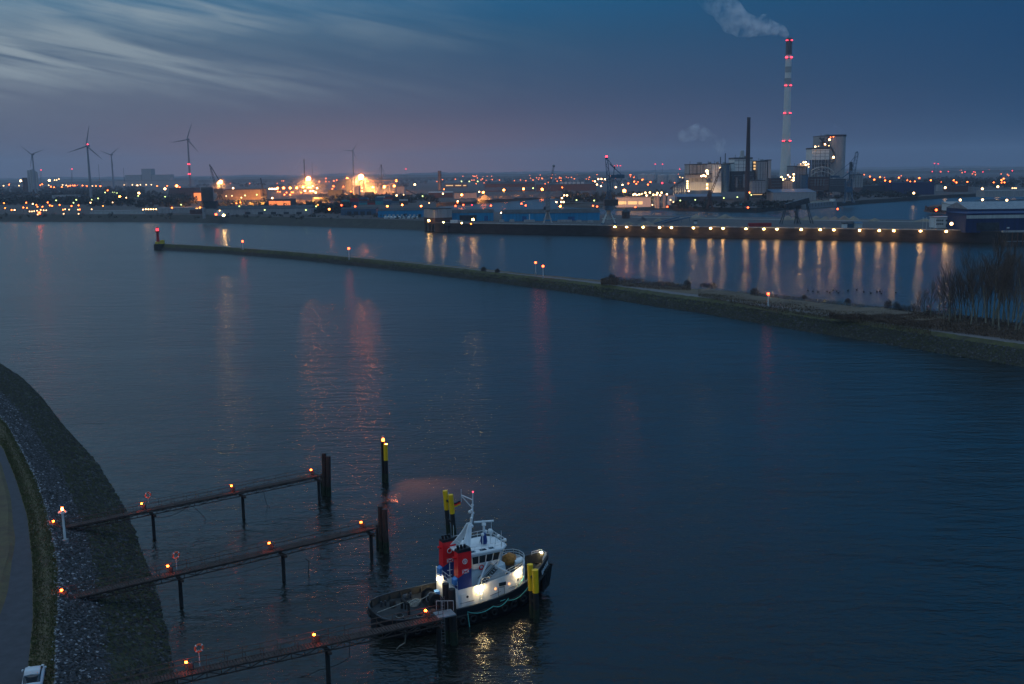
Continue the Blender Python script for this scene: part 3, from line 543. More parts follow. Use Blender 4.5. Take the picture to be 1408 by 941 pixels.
MB().tube(p, a, 1.2, .9, 6).build('mast', M['steel_dark'], t); MB().ball(a, 2.2).build('head', M['steel_dark'], t)
for x in (513, 531, 528, 519): MB().tube(a, ZP(x, 246 if x < 525 else 243, p.y), .3, n=4).build('stay', M['steel_dark'], t)
MB().cbox(ZP(524, 246, p.y), (9, 6, 3)).build('cabin', M['steel_dark'], t)
# container yard
cm = [M['red_paint'], M['steel_blue'], M['clad_pale'], M['rust'], M['teal'], M['steel_grey']]; cn = ['dull red', 'dark blue', 'pale', 'rusty brown', 'teal', 'grey']
def container(x, y, ci, lv=0, base=LZ, rz=0.0, grp='containers stacked in the far yard', lab='%s shipping container stacked in the far port yard'):
    b = MB().box((-6, -1.2, 0), (6, 1.2, 2.6))
    for i in range(12): b.box((-5.9 + i, -1.3, .2), (-5.5 + i, -1.2, 2.4))
    o = b.build('shipping_container', cm[ci]); p = G(x, y, base); p.z = base + lv * 2.62; o.location = p; o.rotation_euler.z = rz; return tag(o, lab % cn[ci], 'container', grp)
rk = random.Random(5)
for cl, (x0, x1, y) in enumerate([(476, 490, 283), (500, 560, 281.6), (502, 545, 279.5), (512, 556, 277)]):
    x = x0
    while x < x1:
        ci = rk.randrange(6); n_ = rk.randint(1, 4)
        for l in range(n_): container(x, y, ci if rk.random() < .5 else rk.randrange(6), l)
        x += 11 if cl else 11.5
for x in (1040, 1049): container(x, 311.6, 0, base=QZ, grp='red containers on the quay', lab='%s container end to end with another on the quay behind the lamps')
for i in range(7): container(1024 + i * 11.2 - (4 if i % 2 else 0), 283 - i * .35, [4, 2, 0, 5, 4, 0, 5][i], 0, grp='containers on the basin far bank', lab='%s container in the row on the basin far bank')
# storage halls and heaps on the basin's far side
B('bulk_hall', 'dark hall with pale roof edge behind the gravel heaps', 'hall', 667, 736, 250.5, 263.5, 40, 'brick', 'roof_dark', kind='gable_x', rise=4, strips=[(257, 262.6, M['steel_blue'])])
B('bulk_hall', 'long low dark hall right of the gravel heap hall', 'hall', 737, 822, 254, 263, 40, 'brick', 'roof_dark', kind='flat')
B('bulk_hall', 'low pale shed with lit corner left of the gravel heaps', 'shed', 625, 655, 264, 273, 24, 'clad_grey', kind='gable_x', rise=2); B('bulk_hall', 'low grey shed left of the lamp with greenish glow', 'shed', 590, 622, 263.6, 272, 20, 'brick', 'clad_grey', kind='gable_x', rise=2)
B('terminal_building', 'far building with a thin row of small lit windows', 'building', 612, 642, 253, 258, 20, 'brick', windows=[(613, 623, 254.6, 256, WI), (626, 634, 254.6, 256, WI), (637, 641, 254.6, 256, WI)])
HEAPS = [(666, 267.4, 275, 13, 'c'), (643, 272.5, 277.5, 12, 'c'), (697, 266.6, 274, 11, 'c'), (720.5, 265, 272.6, 9, 'c'), (744, 263.6, 272, 15, 'c'), (767, 262, 271, 16, 'c'), (786, 260.8, 270, 11, 'c'), (814, 260.8, 268, 8, 'c'), (830, 262, 269, 8, 'c'), (884, 298.3, 304, 7, 'k'), (890, 303.5, 310, 12, 's'), (865, 304.5, 309, 9, 's'), (906, 300, 306, 9, 's'), (958, 295.5, 300.5, 12, 's'), (998, 295, 301, 13, 's')] + [(1084 + i * 13, 296.4 + (i % 3) * .6, 303, 9, 's') for i in range(8)] + [(1275, 300.6, 305.5, 17, 's'), (1204, 300.5, 304.5, 9, 's')]
for i, (x, yt, yb, hw, c_) in enumerate(HEAPS):
    base = QZ if yb > 290 else LZ; p = G(x, yb, base); D = p.y + 8; r = hw * D / FPX; zt = max(base + 2.5, ZP(x, yt, p.y + r * .4).z); b = MB(); n_ = 22; vs = []; K = 7; r = max(r, 4)
    for k_ in range(K):
        f = k_ / (K - 1)
        for j in range(n_):
            tt_ = 2 * math.pi * j / n_; q = r * (1 - f) * (1 + .16 * mnoise.noise(Vector((math.cos(tt_) * 1.6 + i * 3.1, math.sin(tt_) * 1.6, f * 2)))) + .05
            vs.append((p.x + q * math.cos(tt_), p.y + r * .5 + q * .6 * math.sin(tt_), base + (zt - base) * (1 - (1 - f) ** 1.15 if f < .9 else (.96 if f < 1 else 1))))
    b.add(vs, [(k_ * n_ + j, k_ * n_ + (j + 1) % n_, (k_ + 1) * n_ + (j + 1) % n_, (k_ + 1) * n_ + j) for k_ in range(K - 1) for j in range(n_)], 0, True)
    o = b.build('bulk_heap', M['heap_sand' if c_ == 's' else 'heap_coal'], origin=(p.x, p.y, base))
    tag(o, 'sandy bulk heap along the basin edge of the quay' if c_ == 's' else ('grey gravel heap on the basin far shore' if c_ == 'c' else 'small dark coal heap'), 'heap', 'sandy heaps on the quay' if c_ == 's' else 'gravel heaps on the far shore')
    if c_ == 'k': o['label'] = 'small dark conical heap beside the tall quay crane'
def tanks(lst, name, group, cat, mt_, lab):
    for i, (x, yt, yb, hw) in enumerate(lst):
        p = G(x, yb, LZ); r = hw * p.y / FPX; zt = ZP(x, yt, p.y).z
        o = MB().lathe((p.x, p.y + r, 0), [(r, LZ - 1), (r, zt - r * .15), (r * .96, zt), (.3, zt + r * .12)], 18).build(name, M[mt_], origin=(p.x, p.y, LZ)); tag(o, lab if isinstance(lab, str) else lab[i], cat, group)
tanks([(772.5 + i * 5.7, 250.5, 255.5, 2.1) for i in range(6)], 'storage_tank', 'row of six pale tanks', 'tank', 'clad_pale', 'small pale round tank in an even row of six')
tanks([(904, 269, 285.5, 4), (913, 268, 285, 3.2), (886, 240, 250, 8), (897, 239.6, 251, 6), (912, 240.5, 252, 7), (926, 240.2, 252, 6)], 'storage_tank', None, 'tank', 'clad_grey', ['pale upright silo at the basin right of the lit windows', 'slim darker silo beside the pale upright silo', 'wide pale tank behind the row of bright lamps', 'pale tank left of the dark red tanks', 'dark red round tank behind the red sign light', 'dark red round tank nearest the coal conveyor'])
B('boat_house', 'white building with a row of warm lit windows at the basin', 'building', 847, 896, 272, 284, 18, 'white_paint', 'clad_grey', windows=[(849.5, 861, 277, 281.4, WI), (863.5, 876, 277, 281.4, WI), (878, 883.5, 277, 281.4, WI)])
B('boat_house', 'small white house with lamps beside the silos', 'building', 919, 928, 269.6, 282, 10, 'white_paint', 'clad_grey')
B('coal_hall', 'long dark hall with bluish roof before the power station', 'hall', 929, 996, 267.4, 280, 30, 'steel_dark', 'steel_blue', kind='mono', rise=3)
B('coal_hall', 'long tan hall with blue roof before the chimney', 'hall', 1060, 1126, 260.6, 276, 40, 'clad_grey', 'steel_blue', kind='mono', rise=4); B('coal_hall', 'dark low hall with thin lit strip left of the tan hall', 'hall', 1032, 1056, 262, 272, 20, 'steel_dark', windows=[(1035, 1055, 267.2, 268.2, WI)])
B('warehouse', 'long dark navy warehouse right of the blue crane', 'warehouse', 1220, 1291, 251.5, 268, 60, 'navy', 'navy'); B('warehouse', 'low dark warehouse between crane and navy warehouse', 'warehouse', 1182, 1219, 256, 268, 40, 'steel_dark'); B('warehouse', 'small white cube building at the navy warehouse end', 'building', 1290, 1297, 254, 263, 12, 'clad_grey')
B('warehouse', 'low dark red shed on the far right bank', 'shed', 1300, 1335, 256, 264, 20, 'brick'); B('warehouse', 'low grey green shed on the far right bank', 'shed', 1337, 1360, 257, 264, 20, 'steel_grey'); B('warehouse', 'long pale shed at the far right under white lamps', 'shed', 1345, 1440, 262.6, 270, 30, 'clad_grey', 'clad_grey')
B('warehouse', 'white low shed with slanted end behind the big blue hall', 'shed', 1303, 1334, 278, 288.5, 18, 'white_paint', 'clad_grey', kind='mono', rise=2.0, base=QZ)
B('harbour_office', 'two storey white office with dark window rows on the quay', 'office', 1285.5, 1321.5, 299.8, 313.5, 12, 'white_paint', 'clad_grey', base=QZ, windows=wins(1287, 1297.5, 4, 302.2, 304.6, M['glass_dark']) + wins(1300, 1318, 6, 302.2, 304.8, M['glass_dark']) + wins(1287, 1297.5, 4, 307, 309.4, M['glass_dark']) + wins(1300, 1310, 3, 307.6, 312.6, M['glass_dark']))
far_lamp(1308.3, 308, 'W', h=5, base=QZ, label='strong white floodlight in front of the white office', size=1.6)
B('blue_hall', 'big deep blue hall with pale skylight band at the right edge', 'hall', 1322, 1450, 294.6, 317.5, 30, 'navy', 'navy', base=QZ, strips=[(294.8, 301, M['clad_pale'])], doors=[(1342.6, 1374, 306, 317.4, M['roof_dark']), (1384, 1388, 312.6, 314.4, M['white_paint'])])
p = G(1322, 317.5, QZ); zt = TOP(1380, 278, Vector((0, p.y + 55, 0))); B('blue_hall', 'rear blue hall with grey green roof behind the skylight hall', 'hall', 1323, 1470, 278, 305.5, 40, 'navy', 'steel_grey', base=QZ, kind='gable_x', rise=5)
B('harbour_hut', 'white and grey hut pair on the quay beside blue silage clamps', 'hut', 1160, 1165, 308, 313.6, 5, 'white_paint', base=QZ); B('harbour_hut', 'dark blue arched shelter between the quay huts', 'shelter', 1166, 1174.5, 305.2, 313.2, 6, 'steel_blue', base=QZ, kind='gable_x', rise=1.5); B('harbour_hut', 'white box hut right of the blue arched shelter', 'hut', 1175.5, 1186, 305.2, 313.4, 5, 'clad_pale', 'steel_blue', base=QZ, kind='gable_x', rise=1.2)
B('harbour_hut', 'small white cube hut on the quay near the teal ramps', 'hut', 955, 958.5, 304.5, 308, 3, 'white_paint', base=QZ)
# ------------------------------------------------------------------ power station
PYD = 1700.0; mat('chimney_grey', (.33, .325, .315), scale=.1, var=.15)
def zat(px, py, Y=PYD): return ZP(px, py, Y)
cxp = zat(1082.6, 54).x; zt = zat(1082, 53).z
t = thing('power_station_chimney', 'very tall pale concrete chimney with dark top and rings of red lights', 'chimney', (zat(1078, 255).x + 1.5, PYD, LZ)); ox = t.location.x
prof = [(11.8, LZ - 1), (9.6, 28), (8.2, 50), (6.7, 90), (5.5, 138), (5.0, 182), (4.6, 225), (4.4, zt)]
MB().lathe((ox, PYD, 0), prof + [(3.6, zt)], 28).build('shaft', M['chimney_conc'], t)
def cr(z):
    for (ra, za), (rb, zb) in zip(prof, prof[1:]):
        if za <= z <= zb: return ra + (rb - ra) * (z - za) / (zb - za)
    return 4.4
zy = lambda y: zat(1082, y).z
for y0, y1 in ((53, 76), (92, 100), (108, 116)): MB().lathe((ox, PYD, 0), [(cr(zy(y1)) + .25, zy(y1)), (cr(zy(y0)) + .25, zy(y0) + (.4 if y0 == 53 else 0))], 28).build('dark_band', M['chimney_dark' if y0 == 53 else 'chimney_grey'], t)
for y in (56, 79.5, 118, 156, 194):
    z = zy(y); r = cr(z)
    MB().torus((ox, PYD, z - 1.2), r + .4, .35, (1, 0, 0), (0, 1, 0), 24, 5).build('platform_ring', M['steel_dark'], t)
    for k in range(4):
        for dd in (-.22, .22):
            a = R(-90 + 40 + 90 * k) + dd; q = (ox + (r + .9) * math.cos(a), PYD + (r + .9) * math.sin(a), z)
            if math.sin(a) < .3: MB().ball(q, .85 if y != 79.5 else 1.15, n=8, k=5).build('warning_light', M['lamp_red_b'] if 'lamp_red_b' in M else emat('lamp_red_b', (1, .03, .06), 6), t)
t, p, z_ = stack('brick_chimney', 'tall dark brick chimney before the old boiler house', 'chimney', 1027.2, 161.5, 268, 3.6, 2.3, 'brick_dark', dist=1520)
SD, SG, CP, CG = M['steel_dark'], M['steel_grey'], M['clad_pale'], M['clad_grey']
def block(label, x0, x1, yt, yb, Y, depth, mt_, parts=(), name='power_station_block', roof='steel_dark', rh=1.2, r=0):
    a = ZP(x0, yb, Y); b_ = ZP(x1, yt, Y); z0 = max(LZ - .5, a.z); t = thing(name, label, 'building', (a.x, Y, z0)); wl_ = MB()
    if r:
        poly = []
        for (cx_, cy_, s0) in ((b_.x - r, Y + r, -90), (b_.x - r, Y + depth - r, 0), (a.x + r, Y + depth - r, 90), (a.x + r, Y + r, 180)):
            for k in range(7): an = R(s0 + 15 * k); poly.append((cx_ + r * math.cos(an), cy_ + r * math.sin(an)))
        wl_.prism(poly, z0, b_.z - rh); rf = MB().prism([(q[0] + (.5 if q[0] > (a.x + b_.x) / 2 else -.5), q[1] + (.5 if q[1] > Y + depth / 2 else -.5)) for q in poly], b_.z - rh, b_.z)
    else: wl_.box((a.x, Y, z0), (b_.x, Y + depth, b_.z - rh)); rf = MB().box((a.x - .5, Y - .5, b_.z - rh), (b_.x + .5, Y + depth + .5, b_.z))
    wl_.build('wall', M[mt_], t); rf.build('roof', M[roof], t)
    if not r and b_.x - a.x > 9 and b_.z > 30:
        for k in range(1, 4): z = max(z0, 20) + (b_.z - max(z0, 20)) * k / 4; MB().box((a.x + .3, Y - .22, z), (b_.x - .3, Y + .05, z + .5)).build('seam', SG, t)
        for k in range(1, 4): x = a.x + (b_.x - a.x) * (k / 4 + .04 * math.sin(k * 7 + a.x)); MB().box((x, Y - .3, z0), (x + .45, Y + .05, b_.z - rh - 1)).build('seam', SD, t)
        MB().box((a.x + (b_.x - a.x) * .6, Y + depth * .3, b_.z), (a.x + (b_.x - a.x) * .8, Y + depth * .6, b_.z + 2.4)).build('roof_house', SG, t)
        MB().tube((a.x + 2, Y + 4, b_.z), (a.x + 2, Y + 4, b_.z + 4), .35, n=6).build('vent_pipe', SG, t)
    for (nm, px0, px1, py0, py1, mm, out) in parts:
        A = ZP(px0, py1, Y); Bq = ZP(px1, py0, Y); MB().box((A.x, Y - out, max(z0, A.z)), (Bq.x, Y + .2, Bq.z)).build(nm, mm, t)
    return t
mat('rib_grey', (.34, .33, .31), scale=.15, var=.35, stretch=(4, 1, .1)); mat('clad_white', (.72, .70, .65), scale=.15, var=.1)
block('ribbed grey block at the left end of the old boiler house', 947, 972, 225.5, 262, 1560, 40, 'rib_grey', [('rib', 947.5 + i * 5, 948.3 + i * 5, 226.5, 239, SD, .6) for i in range(5)] + [('gallery', 941, 981, 238.6, 240, SD, 6), ('bunker', 942, 980, 240.2, 245.5, CG, 4), ('lower_wall', 948, 979, 250.5, 262, CP, 3), ('lit_stairwell', 944, 946.4, 248.5, 260, WI, 1), ('lit_doorway', 970.6, 973.6, 252, 263, WI, 3.6)])
block('cream wall of the boiler house right of the ribbed block', 972.2, 982, 225, 240, 1562, 40, 'clad_white')
block('tall white slab with a slanting seam', 980.6, 991, 225, 265, 1545, 24, 'clad_white', [('door_panel', 979, 991, 250, 265, M['clad_white'], 4)])
block('grey tower slab behind the white slab', 986, 1003.5, 225.5, 262, 1575, 30, 'clad_grey'); block('dark blue grey round cornered tower', 994.6, 1003.6, 225.4, 264, 1540, 16, 'steel_blue', r=6)
block('white boiler house with dark roof line and cupola', 1009.5, 1034.5, 216.5, 236, 1580, 40, 'clad_white', rh=2.4, parts=[('roof_band', 1009, 1035, 218.6, 219.4, CP, 1)]); block('small lower white annex left of the boiler house', 1004.8, 1009.2, 224, 236, 1580, 34, 'clad_white')
block('dark steel lower storey under the white boiler house', 1004.5, 1036, 235.4, 264, 1572, 50, 'steel_dark', [('pipe_rack', 1006 + i * 5, 1008.5 + i * 5, 240 + (i % 3) * 4, 258, SG if i % 2 else SD, 3 + i % 2) for i in range(6)])
p = ZP(1020.5, 216, 1596); b = MB().lathe((p.x, p.y, 0), [(5.5, p.z - 2), (3.3, p.z + 2), (2.9, p.z + 8), (2.2, p.z + 9.4)], 14); tag(b.build('roof_cupola', CG, origin=tuple(p)), 'round vent cupola on the white boiler house roof', 'vent')
block('grey block with orange lit recess right of the brick chimney', 1035.2, 1041, 221, 262, 1585, 26, 'steel_dark', [('lit_recess', 1036, 1040, y, y + 2.6, WI, .4) for y in (222.5, 227, 231)]); block('blue grey block with stepped roof before the tall chimney', 1041.2, 1055, 221.5, 264, 1570, 40, 'clad_grey'); block('taller right strip of the blue grey block', 1055.3, 1060.5, 219.6, 264, 1570, 40, 'clad_grey')
block('pale low block in front of the blue grey block', 1034, 1052, 248, 266, 1500, 20, 'clad_grey'); block('dark red low block left of the tall chimney base', 1060.6, 1076, 245, 264, 1540, 20, 'brick')
block('bulky grey house at the tall chimney foot', 1076, 1090, 248, 262, 1560, 30, 'clad_grey'); block('grey low house between chimney and white boiler house', 1090.5, 1108, 228, 262, 1640, 40, 'steel_grey', [('duct', 1096, 1112, 226, 229, CP, 5)])
block('teal grey tank block right of the low house', 1103, 1112.5, 240, 262, 1590, 16, 'steel_blue', r=5)
for x0, y0, x1, y1 in ((997.4, 211, 997.4, 226), (990.8, 216, 990.8, 226)):
    a = ZP(x0, y0, 1560); MB_ = MB().tube((a.x, 1560, a.z), (a.x, 1560, ZP(x1, y1, 1560).z), .7, n=8); tag(MB_.build('steam_pipe', M['steel_dark'], origin=(a.x, 1560, ZP(x1, y1, 1560).z)), 'taller thin steam pipe on the boiler house roof' if x0 > 995 else 'shorter thin steam pipe on the boiler house roof', 'pipe')
# new boiler house with stair tower
NB = 1700
t = block('white boiler house on dark legs beside the tall rounded slab', 1116.4, 1140.5, 203, 220, 1660, 34, 'clad_white', rh=2.2)
a = ZP(1117, 220, 1660); b_ = ZP(1140, 262, 1660)
for i in range(6):
    x = a.x + (b_.x - a.x) * i / 5
    for yy in (0, 30): MB().tube((x, 1661 + yy, LZ), (x, 1661 + yy, a.z), .9, n=5).build('leg', M['steel_dark'], t)
b = MB()
for k in range(3):
    z = a.z - 6 - 8 * k; b.tube((a.x, 1660, z), (b_.x, 1660, z), .5, n=4)
for i in range(5): b.tube((a.x + (b_.x - a.x) * i / 5, 1660, a.z), (a.x + (b_.x - a.x) * (i + 1) / 5, 1660, a.z - 14), .4, n=4)
b.build('bracing', M['steel_grey'], t)
b = MB()
A = [ZP(x, y, 1640) for x, y in ((1115.5, 235), (1122, 231), (1131, 229.5), (1140, 231.5), (1146.5, 236.5), (1146.5, 244))]; b.path(A, .7, 5); b.path([q - Vector((0, 0, 7)) for q in A[:-1]], .6, 5)
for q in A[:-1]: b.tube(q, q - Vector((0, 0, 7)), .4, n=4)
for q, r_ in zip(A[:-2], A[1:-1]): b.tube(q, r_ - Vector((0, 0, 7)), .35, n=4)
for q in (A[0], A[4]): b.tube(q, (q.x, q.y, LZ), .7, n=5)
tag(b.build('truss_bridge', M['clad_pale'], origin=(A[0].x, 1640, LZ)), 'pale curved lattice bridge before the legs of the boiler house', 'bridge')
block('tall pale slab with rounded corners and dark top rim', 1141, 1165.5, 185, 262, NB, 40, 'clad_grey', rh=3, r=9); block('brown upper plant block behind the white boiler house', 1125.5, 1147, 186.5, 262, NB + 14, 40, 'clad_grey', [('pipe', 1130, 1133, 190, 203, SD, 2.5), ('pipe', 1136, 1145, 191, 193, M['brick'], 3), ('duct', 1144, 1147.6, 194, 218, SD, 5), ('platform', 1126, 1147, 196, 197, SD, 6)])
b = MB()
A = [ZP(x, y, 1697) for x, y in ((1127, 190), (1133, 195), (1139, 199), (1144, 205), (1147, 211), (1147, 221), (1143, 225))]; b.path(A, 1.5, 7)
tag(b.build('flue_duct', M['steel_dark'], origin=tuple(A[0])), 'dark bent duct running down the tall slab', 'duct')
block('brown plant rooms below the lattice bridge', 1112.8, 1140, 243, 262, 1600, 30, 'brick', [('pipe', 1120 + i * 4, 1121 + i * 4, 246, 256, SG, 2) for i in range(4)]); block('dark low hall before the tall slab', 1140.3, 1163, 246, 264, 1600, 26, 'steel_dark'); block('pale small block right of the tall slab', 1172, 1187, 240, 258, 1700, 20, 'clad_grey')
PL = []
for (x, y, c_, s_, Y, lab) in [(1140.6, 192.3, 'W', 1.3, 1690, 'bright lamp high on the brown plant block'), (1134.4, 198.6, 'W', 1.1, 1650, 'lamp above the right half of the white boiler house roof'), (1139.8, 200.6, 'w', 1.1, 1650, 'small lamp at the roof corner of the white boiler house'), (1146, 216.6, 'W', 1.4, 1690, 'bright lamp on the bent duct beside the boiler house'), (1121, 202, 'W', 1.0, 1650, 'lamp on the left roof end of the white boiler house'), (1125.5, 201.3, 'w', .8, 1650, 'faint lamp on the white boiler house roof'), (1146, 188.4, 'o', .9, 1695, 'orange lamp under the roof of the brown plant block'), (1142, 189, 'o', .8, 1695, 'dim lamp near the roof of the brown plant block'),
    (1105, 223.6, 'W', 1, 1630, 'left lamp of the cluster on the duct house'), (1108, 223.4, 'W', 1.1, 1630, 'top lamp of the cluster on the duct house'), (1107.8, 227, 'W', 1, 1630, 'lower lamp of the cluster on the duct house'), (1111.4, 226, 'W', .9, 1630, 'right lamp of the cluster on the duct house'), (1112, 230, 'w', 1.1, 1630, 'lowest lamp of the cluster on the duct house'), (1101, 225.6, 'w', .9, 1630, 'left end lamp on the duct of the low house'),
    (1074.5, 243.7, 'W', 1, 1550, 'lamp at the left foot of the tall chimney'), (1076.5, 247, 'W', 1.2, 1550, 'big lamp at the left foot of the tall chimney'), (1080, 246, 'w', 1, 1550, 'small lamp at the chimney foot gallery'), (1083.6, 241, 'W', 1, 1550, 'upper lamp before the chimney foot'), (1086, 243.6, 'W', 1, 1550, 'middle lamp before the chimney foot'), (1091.4, 240, 'W', 1.1, 1550, 'top right lamp before the chimney foot'), (1091.2, 244.6, 'W', 1.1, 1550, 'middle right lamp before the chimney foot'), (1091, 248.2, 'W', 1.2, 1550, 'bottom right lamp before the chimney foot'), (1088, 248, 'w', 1, 1550, 'bottom lamp before the chimney foot'),
    (972, 235.5, 'W', 1.8, 1530, 'brightest lamp on the cream boiler house wall'), (973, 239, 'W', 1.3, 1530, 'lamp just below the brightest one on the cream wall'), (964.5, 242.4, 'W', 1.2, 1530, 'left lamp of three on the gallery of the ribbed block'), (967.4, 241.5, 'W', 1.2, 1530, 'middle lamp of three on the gallery of the ribbed block'), (970, 242.6, 'W', 1.1, 1530, 'right lamp of three on the gallery of the ribbed block'), (945.2, 249.5, 'W', .9, 1535, 'top lamp of the lit stair column'), (945.2, 252.8, 'W', .9, 1535, 'second lamp of the lit stair column'), (945.2, 256, 'W', .9, 1535, 'third lamp of the lit stair column'), (945.2, 259, 'W', .9, 1535, 'bottom lamp of the lit stair column'), (972.2, 254, 'W', .9, 1535, 'upper lamp in the lit doorway of the ribbed block'), (972.2, 259, 'W', .9, 1535, 'lower lamp in the lit doorway of the ribbed block'), (990, 231, 'w', 1.4, 1540, 'single lamp on top of the white slab'), (947, 262.9, 'W', 1, 1520, 'lamp on the ground before the coal conveyor'), (934.8, 243.8, 'w', .9, 1520, 'left lamp on the conveyor head'), (938.5, 244.6, 'w', .9, 1520, 'right lamp on the conveyor head'), (910.5, 252, 'r', 1.8, 1480, 'wide red sign light among the round tanks')]:
    far_lamp(x, y, c_, dist=Y, size=s_ * .85, pole=False, label=lab, group='', name='wall_lamp', cat='lamp')
conveyor('dark coal conveyor climbing to the ribbed block', 921, 260, 942, 246, 264, legs=3, mt_='steel_dark', th_=4, leg_mat='steel_dark')
b = MB(); 
for i in range(6):
    q = ZP(926 + i * 3.2, 250 + abs(i - 5) * 1.1, 1500); b.tube((q.x, 1500, LZ), q, .5, n=4)
for k in range(4): q = ZP(926, 254 + k * 3, 1500); b.tube(q, (ZP(943, 250, 1500).x, 1500, q.z), .4, n=4)
tag(b.build('steel_frame', M['steel_grey'], origin=(q.x, 1500, LZ)), 'open steel frame under the coal conveyor', 'frame')
# ------------------------------------------------------------------ wind turbines
def turbine(px, py, base_y, Y, phase, label, rl=44, red=(), top_red=False):
    p = ZP(px, base_y, Y); p.z = LZ; hub = ZP(px, py, Y); t = thing('wind_turbine', label, 'wind turbine', (hub.x, Y, LZ))
    MB().lathe((hub.x, Y, 0), [(2.6, LZ), (2.2, LZ + (hub.z - LZ) * .5), (1.5, hub.z - 1.5)], 14).build('tower', M['turbine'], t)
    nb = MB().box((hub.x - 1.9, Y - 3, hub.z - 1.9), (hub.x + 1.9, Y + 8, hub.z + 2.1)).build('nacelle', M['turbine'], t)
    MB().ball((hub.x, Y - 4.4, hub.z), 1.9).build('hub', M['turbine'], t)
    for k in range(3):
        a = R(phase + 120 * k); d = Vector((math.sin(a), 0, math.cos(a))); c_ = Vector((hub.x, Y - 4.6, hub.z)); pr = d.cross(Vector((0, 1, 0))); b = MB(); vs = []
        for f, wd, off in ((.03, 1.2, 0), (.12, 2.1, .3), (.3, 1.9, .4), (.6, 1.3, .3), (.85, .8, .2), (1, .25, .1)):
            q = c_ + d * rl * f
            for u, v_ in ((-.35, 0), (.1, .22), (.65, 0), (.1, -.22)): vs.append(q + pr * wd * 1.25 * u + Vector((0, v_ * 1.6 * (1.2 - f), 0)))
        b.add(vs, [(i * 4 + j, i * 4 + (j + 1) % 4, (i + 1) * 4 + (j + 1) % 4, (i + 1) * 4 + j) for i in range(5) for j in range(4)], 0, True); b.build('blade', M['turbine'], t)
    for y in red:
        q = ZP(px, y, Y)
        for s_ in (-1, 1): MB().ball((hub.x + s_ * 1.7, Y - 2.6, q.z), 1.3).build('warning_light', M['lamp_red_b'], t)
    if top_red: MB().ball((hub.x + .6, Y, hub.z + 3.2), 1.5).build('warning_light', M['lamp_red_b'], t)
turbine(120, 201, 275, 2100, 12, 'nearest wind turbine with a red light on its nacelle and its whole tower in view', 40, top_red=True)
turbine(153, 213, 256, 3100, 52, 'smaller wind turbine just right of the one with the red nacelle light', 34)
turbine(258, 192, 252, 2400, 20, 'wind turbine with two red light bands behind the dark tank tower', 38, red=(226, 239.6))
turbine(44.5, 212.5, 256, 2900, -50, 'wind turbine at the far left above the far silo cluster', 36)
turbine(485, 207.5, 250, 3600, 35, 'slim distant wind turbine above the brightest works floodlight', 34)
# far silo cluster and little masts on the left horizon
for i, (x, yt) in enumerate([(40.5, 235.6), (43.8, 235), (46.5, 234.2), (49.5, 236), (52, 237.6)]):
    p = ZP(x, 258, 3300); o = MB().lathe((p.x, p.y, 0), [(3.2, LZ), (3.2, ZP(x, yt, 3300).z), (2.2, ZP(x, yt, 3300).z + 3)], 12).build('far_silo', M['clad_grey'], origin=(p.x, p.y, LZ)); tag(o, 'faint round silo in the tight cluster on the left horizon', 'silo', 'silo cluster on the left horizon')
B('works_block', 'small lit tower left of the far silo cluster', 'building', 31.5, 35, 245, 258, 16, 'brick', dist=2900)
for x, yt in ((56, 236), (99, 234), (137, 226), (171, 231)):
    p = ZP(x, 250, 4300); o = MB().tube((p.x, p.y, LZ), (p.x, p.y, ZP(x, yt, 4300).z), 1.0, .6, 5).build('radio_mast', M['steel_dark'], origin=(p.x, p.y, LZ)); tag(o, 'thin faint mast standing on the left horizon', 'mast', 'thin masts on the left horizon')
